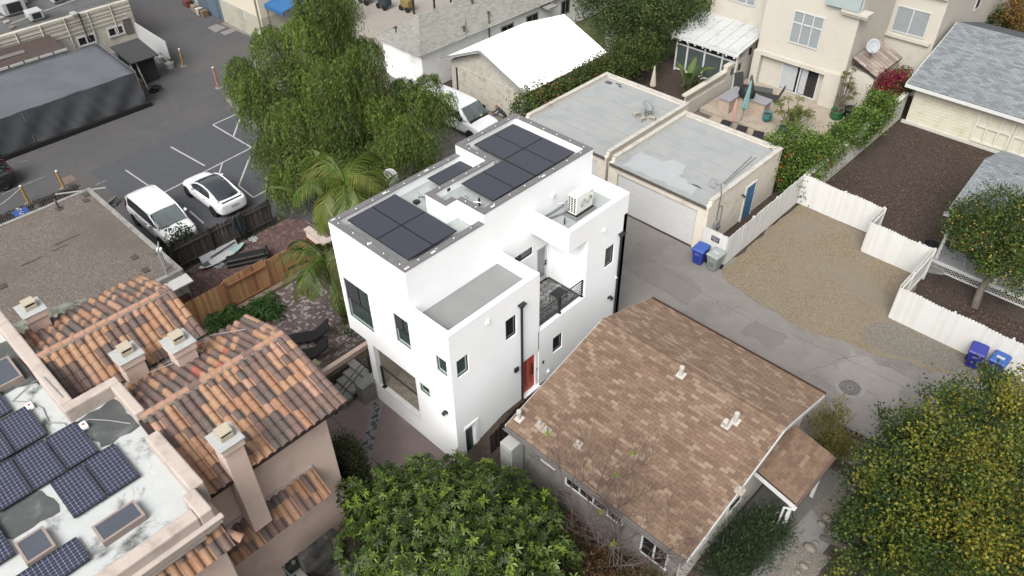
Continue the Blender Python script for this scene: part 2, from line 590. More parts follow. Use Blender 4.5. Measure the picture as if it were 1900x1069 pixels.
sheet('front_court_ground', [(-22.0, 7.0), (-10.5, 4.0), (-10.5, 12.2), (-20.36, 12.2), (-22.0, 12.2)], -0.992, M_court)
# joint lines and the pebble strip in the court
b = MB()
a1, a2 = P(612, 770, -1), P(672, 832, -1)
d = (a2 - a1).normalized(); s = Vector((-d.y, d.x, 0)) * 0.02
b.quad(a1 - s - d * 2, a2 - s + d * 3, a2 + s + d * 3, a1 + s - d * 2)
b.v = [(p[0], p[1], -0.988) for p in b.v]
struct('court_joint_ground', b, pm('joint', (0.07, 0.05, 0.045)))
c0, c1 = P(701, 745, -1), P(676, 860, -1)
d = (c1 - c0).normalized(); s = Vector((-d.y, d.x, 0)) * 0.23
b = MB(); b.quad(c0 - s, c1 - s + d, c1 + s + d, c0 + s); b.v = [(p[0], p[1], -0.986) for p in b.v]
strip = struct('pebble_strip_path', b, pm('grey_mortar', S(150,150,150), 0.9, 0.12, 3))
me = MB().lathe([(0.30, 0.0), (0.5, 0.1), (0.42, 0.22), (0.15, 0.28)], seg=8).mesh('stone', pm('dark_stone', S(85,88,92), 0.6, 0.3, 4, rnd=0.5), smooth=True)
Ls = (c1 - c0).length + 1
rs = random.Random(3)
for k in range(46):
    q = c0 + d * (0.15 + Ls * k / 46) + s * rs.uniform(-0.75, 0.75)
    sc = rs.uniform(0.10, 0.24)
    piece('stone', me, strip, (q.x, q.y, -0.99), (0, 0, rs.uniform(0, 3)), (sc, sc * rs.uniform(0.5, 0.9), 0.1))

# painted stall lines -------------------------------------------------
def line(a, b_, w=0.10, z=0.018, mat=M_paint):
    a, b_ = P(*a), P(*b_)
    d = (b_ - a).normalized(); s = Vector((-d.y, d.x, 0)) * w / 2
    m_ = MB(); m_.quad((*(a - s).xy, z), (*(b_ - s).xy, z), (*(b_ + s).xy, z), (*(a + s).xy, z))
    return struct('stall_line_road', m_, mat)
line((395, 232), (468, 275)); line((395, 232), (439, 212)); line((447, 216), (433, 254)); line((475, 262), (443, 345), z=0.0205)
line((466, 275), (300, 360), z=0.0215); line((317, 273), (380, 308)); line((233, 316), (283, 350), 0.08)
line((443, 345), (470, 367), z=0.022); line((470, 367), (506, 347)); line((413, 302), (406, 325), 0.08); line((497, 330), (494, 352), 0.08)
line((352, 392), (378, 415)); line((35, 302), (50, 298), 0.08, mat=M_paint_old); line((-10, 367), (83, 328), 0.09, mat=M_paint_old)
line((178, 343), (198, 335), 0.10, mat=M_paint_old)
# curb along the lot by the big tree
cp = [P(424, 187), P(436, 200), P(448, 207), P(462, 222), P(480, 245)]
b = MB()
for i in range(len(cp) - 1):
    p, q = cp[i], cp[i + 1]; dd = (q - p).normalized(); s = Vector((-dd.y, dd.x, 0)) * 0.15
    b.prism([(p - s).xy[:], (q - s).xy[:], (q + s).xy[:], (p + s).xy[:]], 0, 0.13)
struct('curb_pavement', b, M_concrete)
sheet('verge_ground', [P(424, 182).xy, P(480, 250).xy, P(520, 380).xy, P(700, 330).xy, P(760, 300).xy, P(600, 180).xy, P(420, 150).xy], 0.022, M_earth)
# street patch plates
for (u0, v0, u1, v1, u2, v2, u3, v3) in [(385, 52, 402, 45, 420, 51, 400, 61), (408, 61, 430, 53, 438, 58, 417, 66)]:
    sheet('utility_lid_pavement', [P(u0, v0).xy, P(u1, v1).xy, P(u2, v2).xy, P(u3, v3).xy], 0.0215, M_concrete)
# manhole
mp = P(1577, 720)
b = MB(); b.lathe([(0.62, 0.012), (0.62, 0.016)], (mp.x, mp.y, 0), 32)
mh = struct('manhole_collar_pavement', b, pm('collar', (0.15, 0.14, 0.135), 0.9))
mc = thing('manhole_cover', 'round iron manhole cover set in the alley asphalt', 'manhole cover', (mp.x, mp.y, 0))
M_iron = pm('cast_iron', (0.13, 0.125, 0.12), 0.65, 0.2, 8, metal=0.4)
b = MB(); b.lathe([(0.39, 0.018), (0.39, 0.026)], (mp.x, mp.y, 0), 32); b.build('lid', M_iron, mc)
b = MB()
for r_ in (0.42, 0.33, 0.22):
    pts = [(mp.x + r_ * math.cos(a), mp.y + r_ * math.sin(a), 0.026) for a in np.linspace(0, 2 * math.pi, 33)]
    b.tube(pts, 0.012, 6, cap=False)
b.tube([(mp.x, mp.y, 0.02), (mp.x, mp.y, 0.035)], 0.05, 10)
b.build('rim', pm('iron_dark', (0.05, 0.05, 0.05), 0.7, metal=0.3), mc)
# worn marks on the alley
for (u, v, w, h, a) in [(1516, 611, 0.55, 0.20, 0.2), (1468, 577, 0.30, 0.05, 0.3), (1532, 607, 0.35, 0.10, 0.5), (1660, 681, 0.2, 0.07, 0.1), (1440, 573, 0.12, 0.05, 1)]:
    p = P(u, v)
    sheet('worn_mark_road', wob([(p.x - w, p.y - h), (p.x + w, p.y - h * 0.6), (p.x + w, p.y + h), (p.x - w * 0.6, p.y + h)], 0.12, 0.05, int(u)), 0.012, M_paint_old)
# storm drain grate in the lot
p = P(128, 334)
dr = thing('storm_drain', 'square rusty storm drain grate in the parking asphalt', 'drain', (p.x, p.y, 0))
cb('frame', pm('rust', (0.12, 0.075, 0.05), 0.8, 0.3, 6), dr, p.x - .45, p.x + .45, p.y - .35, p.y + .35, 0.008, 0.02)
for k in range(6):
    cb('bar', M_iron, dr, p.x - .4, p.x + .4, p.y - .29 + k * .11, p.y - .25 + k * .11, 0.021, 0.032)

# brick courts --------------------------------------------------------
def paver_field(name, poly_bb, z, mats, weights, bw, bh, inside, bond='run', ang=0.0):
    x0, x1, y0, y1 = poly_bb
    base = struct(name, MB().quad((x0, y0, z), (x1, y0, z), (x1, y1, z), (x0, y1, z)), pm('sand_joint', (0.12, 0.10, 0.09), 0.9))
    b = MB(); rs = random.Random(5)
    cx, cy = (x0 + x1) / 2, (y0 + y1) / 2
    ca, sa = math.cos(ang), math.sin(ang)
    def put(px, py, w, h):
        X = cx + px * ca - py * sa; Y = cy + px * sa + py * ca
        if not (x0 + .1 < X < x1 - .1 and y0 + .1 < Y < y1 - .1 and inside(X, Y)): return
        zz = z + 0.012 + rs.uniform(0, 0.006); q = 0.006
        cs = [(-w / 2 + q, -h / 2 + q), (w / 2 - q, -h / 2 + q), (w / 2 - q, h / 2 - q), (-w / 2 + q, h / 2 - q)]
        vv = [(X + a * ca - c * sa, Y + a * sa + c * ca, zz) for a, c in cs] + [(X + a * ca - c * sa, Y + a * sa + c * ca, z) for a, c in cs]
        b.add(vv, [(0, 1, 2, 3), (0, 4, 5, 1), (1, 5, 6, 2), (2, 6, 7, 3), (3, 7, 4, 0)], rs.choices(range(len(mats)), weights)[0])
    n_ = int(10 / bh)
    if bond == 'run':
        for j in range(-n_, n_):
            for i in range(-n_ // 2, n_ // 2):
                put((i + 0.5 * (j % 2)) * bw, j * bh, bw, bh)
    else:                                     # herringbone
        for j in range(-n_, n_):
            for i in range(-n_, n_):
                k = (i - j) % 4
                if k == 0: put((i + 1) * bh, (j + 0.5) * bh, bw, bh)
                elif k == 3: put((i + 0.5) * bh, (j + 1) * bh, bh, bw)
    tag(b.build('pavers', mats, base), kind='stuff')
    return base
MB1 = [pm('paver_a', S(122,88,82), 0.85, 0.2, 8), pm('paver_b', S(98,82,82), 0.85, 0.2, 8), pm('paver_c', S(140,108,100), 0.85, 0.2, 8)]
paver_field('red_paver_court_ground', (-33.45, -29.15, 8.8, 17.0), 0.006, MB1, [4, 4, 2], 0.21, 0.105, lambda x, y: True, 'herr')
MB2 = [pm('lime_brick_a', S(130,108,104), 0.9, 0.25, 9, stain=S(195,190,187), stain_scale=4, stain_amt=(0.5, 0.6)), pm('lime_brick_b', S(122,104,100), 0.9, 0.2, 9),
       pm('lime_brick_c', S(190,182,178), 0.9, 0.15, 6)]
paver_field('whitewashed_brick_patio_ground', (-28.8, -22.7, 8.6, 14.6), 0.006, MB2, [4, 4, 2], 0.21, 0.105, lambda x, y: True, 'herr', 0.0)

# cracks, seams and old patches in the alley and lot
M_crack = pm('crack', S(112, 107, 103), .95)
def crack(pts, w, seed, mat=M_crack, z=.0105):
    rs = random.Random(seed); L_ = []
    for (a, c_) in zip(pts[:-1], pts[1:]):
        for k in range(8): L_.append(a.lerp(c_, k / 8) + Vector((rs.uniform(-.07, .07), rs.uniform(-.07, .07), 0)))
    b = MB()
    for p, q in zip(L_[:-1], L_[1:]):
        s_ = (q - p).normalized() * w * rs.uniform(.4, 1.2); s_ = Vector((-s_.y, s_.x, 0))
        b.quad((p.x - s_.x, p.y - s_.y, z), (q.x - s_.x, q.y - s_.y, z), (q.x + s_.x, q.y + s_.y, z), (p.x + s_.x, p.y + s_.y, z))
    struct('crack_road', b, mat)
for i, pl in enumerate([[(1190, 470), (1330, 560), (1480, 640)], [(1400, 590), (1560, 660), (1700, 730)], [(1330, 560), (1345, 590)], [(1500, 690), (1640, 640), (1720, 655)], [(1200, 520), (1290, 575)]]): crack([P(*q) for q in pl], .012, i)
for i, pl in enumerate([[(120, 290), (140, 300), (158, 318)], [(60, 215), (160, 250), (240, 225)], [(300, 150), (330, 200), (300, 240)], [(360, 110), (415, 150), (425, 180)]]): crack([P(*q) for q in pl], .02, i + 9, pm('crack_pale', S(118, 114, 110), .95), .0155)
for i, (u, v, w_, h_) in enumerate([(1240, 520, 1.6, .8), (1620, 700, 1.3, .9), (1420, 620, .9, .6), (1530, 770, .8, .7)]):
    p = P(u, v); sheet('patch_road', wob([(p.x - w_, p.y - h_), (p.x + w_, p.y - h_), (p.x + w_, p.y + h_), (p.x - w_, p.y + h_)], .3, .16, i + 40), .0085, pm('alley_patch_%d' % (i % 2), [S(142, 136, 131), S(160, 154, 147)][i % 2], .93, .07, 1.5))
# ================================================================== white modern house
M_stucco = pm('white_stucco', (0.72, 0.73, 0.73), 0.9, 0.025, 0.8, bump=0.12, bscale=55)
M_coping = pm('zinc_coping', S(132, 129, 130), 0.6, 0.12, 2.5)
M_roofmem = pm('grey_membrane', S(196, 203, 201), 0.8, 0.06, 1.5, stain=S(180, 190, 188), stain_scale=1.2)
M_deck = pm('deck_coating', S(166, 167, 166), 0.8, 0.06, 0.8, stain=S(156, 157, 156), stain_scale=0.8)
M_black = pm('black_metal', (0.018, 0.018, 0.02), 0.45, 0.1, 3)
M_glass = glass('window_glass', (0.035, 0.05, 0.045), 0.06)
M_dglass = glass('dark_glass', (0.014, 0.014, 0.016), 0.08)
M_sill = pm('green_glass_reveal', (0.26, 0.33, 0.29), 0.3, 0.05)
M_trimw = pm('white_trim', (0.74, 0.74, 0.73), 0.6, 0.04)
M_red = pm('red_door_paint', (0.42, 0.055, 0.024), 0.45, 0.08, 2, stain=(0.34, 0.045, 0.02), stain_scale=3)
M_screw = pm('sealant_white', (0.78, 0.78, 0.78), 0.6, 0.05)

HX0, HX1 = -21.47, -15.04      # left / right faces
HT = -17.05                    # right face of the tower
HY0, HY1 = 12.06, 22.2
house = thing('modern_house', 'white stucco cube house with solar roof and red front door', 'house', (-18.2, 17.1, 0))

# walls are built from blocks between the openings
w = MB()
def wall_front(x0, x1, z0, z1, y, t, holes):
    """wall in the plane y (thickness t inwards) with rectangular holes (x0,x1,z0,z1)"""
    xs = sorted({x0, x1, *[h[0] for h in holes], *[h[1] for h in holes]})
    for a, b_ in zip(xs[:-1], xs[1:]):
        hs = sorted([(h[2], h[3]) for h in holes if h[0] <= a and h[1] >= b_])
        z = z0
        for (ha, hb) in hs:
            if ha > z: w.box(a, b_, y, y + t, z, ha)
            z = max(z, hb)
        if z < z1: w.box(a, b_, y, y + t, z, z1)
def wall_side(y0, y1, z0, z1, x, t, holes):
    ys = sorted({y0, y1, *[h[0] for h in holes], *[h[1] for h in holes]})
    for a, b_ in zip(ys[:-1], ys[1:]):
        hs = sorted([(h[2], h[3]) for h in holes if h[0] <= a and h[1] >= b_])
        z = z0
        for (ha, hb) in hs:
            if ha > z: w.box(x - t, x, a, b_, z, ha)
            z = max(z, hb)
        if z < z1: w.box(x - t, x, a, b_, z, z1)
WT = 0.22
FW = [(-21.24, -19.65, 3.34, 5.48), (-18.15, -17.28, 4.0, 5.51), (-15.84, -15.26, 4.02, 4.88), (-17.06, -16.47, 1.95, 2.5)]
SW = [(12.35, 12.93, 3.92, 4.82), (14.88, 15.47, 4.01, 5.07), (17.65, 18.25, 1.27, 2.17), (20.87, 21.47, 4.02, 5.07)]
OPEN = (-19.97, -17.3, 0.05, 2.52)
DOOR = (15.85, 16.78, -0.02, 2.14)
LDOOR = (12.5, 13.0, -1.0, 0.86)
# front wall: tower part upper (z 2.55 .. roof) and lower part
wall_front(HX0, HT, 2.55, 8.03, HY0, WT, [FW[0], (FW[1][0], -17.28, FW[1][2], FW[1][3])])
wall_front(HT, HX1, 2.55, 6.27, HY0, WT, [FW[2]])
wall_front(-20.35, HX1, -1.05, 2.55, HY0, WT, [FW[3], OPEN])
# right wall
wall_side(HY0 + WT, 16.74, -1.05, 6.27, HX1, WT, [SW[0], SW[1], DOOR, LDOOR])
wall_side(16.74, 19.62, -0.05, 3.22, HX1, WT, [(16.74, 16.78, -0.02, 2.14), SW[2]])
wall_side(19.62, HY1, -0.05, 6.25, HX1, WT, [SW[3]])
# rear and left
w.box(HX0, HX1, HY1 - WT, HY1, 2.6, 6.25)
w.box(-20.35, HX1, HY1 - WT, HY1, -0.05, 2.6)
w.box(HX0, HX0 + WT, HY0 + WT, HY1 - WT, 2.55, 8.03)
w.box(-20.35, -20.13, HY0 + WT, HY1 - WT, -1.05, 2.55)
# overhang soffit
w.box(HX0 + WT, -20.13, HY0 + WT, HY1 - WT, 2.55, 2.7)
# tower right wall above the decks
wall_side(HY0 + WT, HY1 - WT, 3.2, 8.03, HT, WT, [(17.49, 18.57, 5.07, 5.49), (18.84, 19.53, 3.2, 5.1)])
# upper block (8.03 .. 8.46) built as parapets
TH = 8.46
w.box(HT - WT, HT, 15.9, HY1 - WT, 8.03, TH); w.box(HX0, HT, HY1 - WT, HY1, 6.25, TH)
w.box(HX0, HX0 + WT, 18.6, HY1 - WT, 8.03, TH); w.box(HX0 + WT, -19.42, 18.6, 18.6 + WT, 7.6, TH)
w.box(-19.62, -19.42, 15.32, 18.6, 7.6, TH); w.box(-19.42, -18.5, 15.32, 15.52, 7.6, TH)
w.box(-18.7, -18.5, 15.52, 15.9, 7.6, TH); w.box(-18.5, HT - WT, 15.9, 16.1, 7.6, TH)
# box deck rear parapet, AC loft box
w.box(HT, HX1 - WT, 16.52, 16.74, 3.2, 6.27)
w.box(HT, HX1 - WT, 19.62, 19.84, 3.2, 6.25)
w.box(HT, HX1, 18.44, 18.62, 6.25, 7.24); w.box(HX1 - .2, HX1, 18.62, HY1 - .2, 6.25, 7.24); w.box(HT, HX1, HY1 - .2, HY1, 6.25, 7.24)
w.box(HT, HX1 - .2, 18.62, HY1 - .2, 6.25, 6.6)
w.build('wall', M_stucco, house)
# low sill course at the base of front (slight setback line)
# floors / roofs
cb('roof_deck', M_deck, house, HT, HX1 - WT, HY0 + WT, 16.52, 5.6, 5.80)
cb('loft_floor', M_roofmem, house, HT + .003, HX1 - .203, 18.623, HY1 - .203, 6.6, 6.66)
b = MB(); b.box(HX0 + WT, HT - WT, HY0 + WT, 15.9, 7.3, 7.62); b.box(HX0 + WT, -19.62, 15.9, 18.6, 7.3, 7.62)
b.build('lower_roof', M_roofmem, house)
b = MB(); b.box(-19.42, HT - WT, 16.1, HY1 - WT, 7.7, 8.12); b.box(HX0 + WT, -19.42, 18.82, HY1 - WT, 7.7, 8.12); b.box(-19.42, -18.7, 15.52, 16.1, 7.7, 8.12)
b.build('upper_roof', M_roofmem, house)
balc = cb('balcony_floor', pm('stone_tile', S(120, 119, 117), 0.7, 0.25, 3, stain=S(150, 149, 147), stain_scale=4), house, HT, HX1 - WT, 16.74, 19.62, 3.0, 3.14)
# flagstones with grout: irregular grid
rs = random.Random(2)
ml = [pm('flag_a', S(172,171,168,1.25), 0.7, 0.2, 6), pm('flag_b', S(186,185,181,1.25), 0.7, 0.2, 6), pm('flag_c', S(158,157,155,1.2), 0.7, 0.2, 6)]
fm = [MB().lathe([(0.5, 0), (0.5, 0.02)], seg=6).mesh('flagstone', m_) for m_ in ml]
for i in range(7):
    for j in range(11):
        x = HT + 0.13 + i * 0.27 + rs.uniform(-.02, .02); y = 16.9 + j * 0.26 + (0.13 if i % 2 else 0) + rs.uniform(-.02, .02)
        if x < HX1 - WT - .12 and y < 19.5:
            piece('flagstone', fm[rs.randrange(3)], balc, (x, y, 3.135), (0, 0, rs.uniform(0, 1)), (0.29, 0.28, 1))
# covered porch behind the front opening
M_porch = pm('porch_plaster', S(185,177,160,1.4), 0.9, 0.06, 1.5)
b = MB()
b.box(-19.97, -17.3, 15.2, 15.3, 0.05, 2.6); b.box(-20.13, -19.97, HY0 + WT, 15.3, 0.05, 2.6); b.box(-17.3, -17.15, HY0 + WT, 15.3, 0.05, 2.6)
b.build('porch_wall', M_porch, house)
cb('porch_ceiling', M_trimw, house, -20.13, -17.15, HY0 + WT, 15.3, 2.6, 2.68)
cb('porch_step', M_trimw, house, -18.3, -17.3, 14.4, 15.2, 1.5, 2.6)
pf = cb('porch_floor', pm('hex_tile', S(170,160,145), 0.7, 0.08, 14), house, -20.13, -17.15, HY0 + WT, 15.3, -0.05, 0.05)
# small floor tiles as relief
tm = MB(); rs = random.Random(9)
for i in range(26):
    for j in range(28):
        x = -19.95 + i * .1; y = 12.3 + j * .1
        tm.add([(x + .006, y + .006, .054), (x + .094, y + .006, .054), (x + .094, y + .094, .054), (x + .006, y + .094, .054)], [(0, 1, 2, 3)], rs.randrange(2))
tag(tm.build('floor_tiles', [pm('ft_a', S(190,180,160), .6), pm('ft_b', S(165,155,135), .6)], pf), kind='stuff')
cb('porch_sill', pm('sill_grey', (0.5, 0.49, 0.47), .8), house, -19.97, -17.3, HY0 - .004, HY0 + WT, 0.02, 0.062)
# coping strips: pieces with rivet-like seal dots
cop = MB()
def cop_run(x0, x1, y0, y1, z):
    cop.box(x0, x1, y0, y1, z, z + 0.035)
o_ = 0.02
cop_run(HX0 - o_, HX0 + WT + .05, HY0 - o_, 18.598, 8.03); cop_run(HX0 + WT + .05, HT + o_, HY0 - o_, HY0 + WT + .05, 8.03)
cop_run(HT - WT - .05, HT + o_, HY0 + WT + .05, 15.895, 8.03)
cop_run(HX0 - o_, HX0 + WT + .05, 18.58, HY1 + o_, TH); cop_run(HX0 + WT + .05, HT + o_, HY1 - WT - .05, HY1 + o_, TH)
cop_run(HT - WT - .05, HT + o_, 15.88, HY1 - WT - .05, TH); cop_run(HX0 + WT + .05, -19.39, 18.58, 18.86, TH)
cop_run(-19.64, -19.38, 15.3, 18.58, TH); cop_run(-19.38, -18.48, 15.3, 15.55, TH); cop_run(-18.73, -18.48, 15.55, 15.88, TH); cop_run(-18.48, HT - WT - .05, 15.88, 16.14, TH)
co = cop.build('coping', M_coping, house, bevel=0.008)
dot = MB().lathe([(0.5, 0), (0.4, 0.5), (0.1, 0.6)], seg=8).mesh('sealant_dot', M_screw)
def dots(ax, a, b_, c, z, n_):
    for k in range(n_):
        t = a + (b_ - a) * (k + .5) / n_
        p = (t, c, z) if ax == 'x' else (c, t, z)
        piece('sealant_dot', dot, co, p, (0, 0, 0), (0.045, 0.045, 0.03))
dots('x', HX0, HT, HY0 + .16, 8.064, 5); dots('y', HY0, 18.4, HX0 + .17, 8.064, 8); dots('y', 12.4, 15.8, HT - .16, 8.064, 4)
dots('y', 18.8, 22, HX0 + .17, TH + .034, 4); dots('x', HX0, HT, HY1 - .16, TH + .034, 6); dots('y', 16.2, 22, HT - .16, TH + .034, 7)
dots('y', 15.6, 18.4, -19.51, TH + .034, 4); dots('x', -21, -19.6, 18.72, TH + .034, 3); dots('x', -18.4, -17.3, 16.01, TH + .034, 2)
for (x, y, z) in [(HX0 + .1, HY0 + .1, 8.064), (HT - .1, HY0 + .12, 8.064), (HX0 + .12, 14.6, 8.064), (-19.2, HY0 + .1, 8.064), (HT - .1, 13.4, 8.064), (HT - .1, 19.2, TH + .034), (HT - .1, 16.4, TH + .034), (HX0 + .1, 16.8, 8.064)]:
    for k in range(3):
        piece('sealant_dot', dot, co, (x, y + .07 * k, z), (0, 0, 0), (0.1, 0.03, 0.03))

# windows
def win_front(h, y, split=False, sill=True, gl=M_glass):
    x0, x1, z0, z1 = h
    f = MB(); t = 0.045
    yy0, yy1 = y + .05, y + .11
    f.box(x0, x1, yy0, yy1, z0, z0 + t); f.box(x0, x1, yy0, yy1, z1 - t, z1); f.box(x0, x0 + t, yy0, yy1, z0 + t, z1 - t); f.box(x1 - t, x1, yy0, yy1, z0 + t, z1 - t)
    if split:
        zm = z0 + (z1 - z0) * 0.49; xm = x0 + (x1 - x0) * 0.53
        f.box(x0 + t, x1 - t, yy0, yy1, zm - .035, zm + .035); f.box(xm - .03, xm + .03, yy0, yy1, zm + .035, z1 - t)
    wo = f.build('window', M_black, house)
    cb('pane', gl, wo, x0 + t, x1 - t, y + .08, y + .092, z0 + t, z1 - t)
    if split:
        cb('screen', pm('insect_screen', (0.03, 0.03, 0.033), 0.8), wo, x0 + t, xm - .03, y + .062, y + .07, zm + .035, z1 - t)
    sl = MB(); sl.box(x0 + t, x1 - t, y + .074, y + .079, z0 + t, z0 + t + .12); sl.box(x0 + t, x0 + t + .05, y + .074, y + .079, z0 + t + .12, (zm if split else z1 - t) - .036)
    sl.build('sill', M_sill, wo)
    return wo
def win_side(h, x, gl=M_glass, sill=True, leftrev=True):
    y0, y1, z0, z1 = h
    f = MB(); t = 0.045; a, b_ = x - .11, x - .05
    f.box(a, b_, y0, y1, z0, z0 + t); f.box(a, b_, y0, y1, z1 - t, z1); f.box(a, b_, y0, y0 + t, z0 + t, z1 - t); f.box(a, b_, y1 - t, y1, z0 + t, z1 - t)
    wo = f.build('window', M_black, house)
    cb('pane', gl, wo, x - .092, x - .08, y0 + t, y1 - t, z0 + t, z1 - t)
    if sill:
        sl = MB(); sl.box(x - .079, x - .074, y0 + t, y1 - t, z0 + t, z0 + t + .1); sl.box(x - .079, x - .074, y1 - t - .07, y1 - t, z0 + t + .1, z1 - t)
        sl.build('sill', M_sill, wo)
    else:
        sl = MB(); q = .035
        sl.box(x - .079, x - .07, y0 + t + q, y1 - t - q, z0 + t + q, z0 + t + q + .02); sl.box(x - .079, x - .07, y1 - t - q - .02, y1 - t - q, z0 + t + q + .02, z1 - t - q)
        sl.box(x - .079, x - .07, y0 + t + q, y0 + t + q + .02, z0 + t + q + .02, z1 - t - q)
        sl.build('sash', pm('grey_sash', (0.2, 0.2, 0.2), .5), wo)
    return wo
win_front(FW[0], HY0, True); win_front(FW[1], HY0, True); win_front(FW[2], HY0); win_front(FW[3], HY0)
win_side(SW[0], HX1); win_side(SW[1], HX1, M_dglass, False); win_side(SW[2], HX1, M_dglass, False); win_side(SW[3], HX1, M_glass, False)
# clerestory window and glazed door to the balcony
f = win_side((17.49, 18.57, 5.07, 5.49), HT, M_glass, False)
cb('mullion', M_black, f, HT - .1, HT - .05, 17.86, 17.92, 5.115, 5.445)
dd = cb('balcony_door', pm('grey_door_frame', (0.45, 0.47, 0.455), .5), house, HT - .14, HT - .08, 18.85, 19.52, 3.15, 5.08)
cb('pane', pm('door_glass', (0.19, 0.2, 0.2), .1, spec=.6), dd, HT - .079, HT - .072, 18.98, 19.40, 3.4, 4.95)
b = MB(); b.box(HT - .08, HT - .03, 19.42, 19.48, 3.98, 4.06); b.box(HT - .08, HT - .03, 19.42, 19.48, 4.14, 4.2); b.tube([(HT - .03, 19.45, 4.02), (HT - .03, 19.3, 4.02)], .014)
b.build('handle', M_black, dd)
# red entry door
dd = cb('front_door', M_red, house, HX1 - .16, HX1 - .11, 15.87, 16.60, 0.06, 2.1)
cb('pane', pm('frosted', (0.18, 0.22, 0.24), .2), dd, HX1 - .109, HX1 - .103, 16.2, 16.26, 0.4, 1.95)
b = MB(); b.box(HX1 - .11, HX1 - .05, 16.43, 16.49, 0.9, 1.35); b.box(HX1 - .11, HX1 - .06, 16.42, 16.5, 1.45, 1.55); b.build('handle', M_black, dd)
b = MB(); b.box(HX1 - .2, HX1 - .03, 16.62, 16.78, -0.02, 2.14); b.box(HX1 - .2, HX1 - .03, 15.85, 16.62, 2.1, 2.14); b.build('door_jamb', M_trimw, house)
cb('threshold', M_trimw, house, HX1 - .2, HX1 + .1, 15.8, 16.78, -0.03, 0.05)
b = MB(); b.box(HX1 - .05, HX1 - .015, 16.68, 16.72, 1.0, 1.12); b.build('bell', M_black, house)
# utility door at the foot of the wall
dd = cb('utility_door', pm('dark_teal_door', (0.03, 0.045, 0.05), .4), house, HX1 - .2, HX1 - .16, 12.5, 13.0, -1.0, 0.84)
b = MB(); b.box(HX1 - .01, HX1 + .03, 13.0, 13.2, -0.95, 1.0); b.box(HX1 - .01, HX1 + .03, 12.45, 13.0, 0.86, 1.0); b.build('door_casing', M_stucco, house)
# fittings on the walls
def sconce(p, ax):
    b = MB()
    vv = []
    for k in range(7):
        a = math.pi * 0.5 * k / 6
        d_ = 0.03 + 0.17 * math.sin(a); zz = p[2] + 0.10 * math.cos(a)
        for s_ in (-.09, .09):
            vv.append((p[0] + s_, p[1] - d_, zz) if ax == 'y' else (p[0] + d_, p[1] + s_, zz))
    fs = [(2 * k, 2 * k + 1, 2 * k + 3, 2 * k + 2) for k in range(6)]
    b.add(vv, fs)
    if ax == 'y': b.box(p[0] - .08, p[0] + .08, p[1] - .03, p[1], p[2] - .03, p[2] + .1)
    else: b.box(p[0], p[0] + .03, p[1] - .08, p[1] + .08, p[2] - .03, p[2] + .1)
    o = b.build('wall_light', M_black, house)
    sm = o.modifiers.new('solid', 'SOLIDIFY'); sm.thickness = .012
sconce((-15.52, HY0, 1.9), 'y'); sconce((HX1, 21.38, 2.04), 'x')
cb('letter_box', M_black, house, HX1, HX1 + .1, 15.27, 15.5, 1.98, 2.2, bevel=.03)
for (y, z, s_) in [(13.95, 5.69, .09), (17.37, .44, .07), (20.62, 6.2, .07), (21.78, 3.0, .05)]:
    b = MB(); b.box(HX1, HX1 + .05, y - s_, y + s_, z - s_, z + s_); b.tube([(HX1 + .05, y, z), (HX1 + .1, y, z)], s_ * .5, 10)
    b.build('camera_dome', M_trimw, house, bevel=.015)
cb('intercom', M_black, house, HX1, HX1 + .03, 17.0, 17.08, 1.16, 1.32)
b = MB(); b.tube([(HX1, 18.44, .18), (HX1 + .08, 18.44, .15)], .04, 10); b.build('hose_bib', M_black, house)
# downspouts with leader heads
for (y, zt, zb) in [(15.70, 5.45, -.15), (21.82, 5.42, .0)]:
    b = MB(); b.tube([(HX1 + .07, y, zt - .15), (HX1 + .07, y, zb + .1), (HX1 + .14, y - .02, zb)], .05, 10)
    ds = b.build('downspout', M_black, house)
    b = MB(); b.add([(HX1, y - .15, zt), (HX1 + .18, y - .15, zt), (HX1 + .18, y + .15, zt), (HX1, y + .15, zt), (HX1 + .02, y - .06, zt - .2), (HX1 + .12, y - .06, zt - .2), (HX1 + .12, y + .06, zt - .2), (HX1 + .02, y + .06, zt - .2)],
          [(4, 7, 6, 5), (0, 1, 5, 4), (1, 2, 6, 5), (2, 3, 7, 6), (3, 0, 4, 7)])
    b.box(HX1 + .002, HX1 + .2, y - .17, y + .17, zt - .03, zt)
    b.build('leader_head', M_black, ds)
# balcony railing
rl = MB(); rl.tube([(HX1 - .11, 16.78, 4.13), (HX1 - .11, 19.58, 4.13)], .028, 6)
ro = rl.build('railing', M_black, house)
for k in range(6):
    z = 3.36 + k * .125
    MB().tube([(HX1 - .11, 16.78, z), (HX1 - .11, 19.58, z)], .017, 5).build('rail_bar', M_black, ro)
for y in (16.8, 18.16, 19.56):
    cb('post', M_black, ro, HX1 - .14, HX1 - .08, y - .028, y + .028, 3.22, 4.13); cb('foot', M_black, ro, HX1 - .18, HX1 - .04, y - .06, y + .06, 3.221, 3.235)
# porch handrail
rl = MB(); rl.tube([(-19.8, HY0 + .1, 1.34), (-17.32, HY0 + .1, 1.34)], .035, 6); ro = rl.build('porch_rail', M_black, house)
cb('post', M_black, ro, -19.8, -19.73, HY0 + .06, HY0 + .14, .065, 1.34); cb('foot', M_black, ro, -19.86, -19.67, HY0 + .01, HY0 + .2, .064, .08)
# left-front corner scupper + hose tap
b = MB(); b.tube([(-20.28, HY0 - .04, -.9), (-20.28, HY0 - .04, .25)], .02, 6); b.tube([(-20.34, HY0 - .06, .1), (-20.2, HY0 - .1, .12)], .03, 6); b.build('water_pipe', pm('grey_pipe', (.22, .22, .22), .6), house)
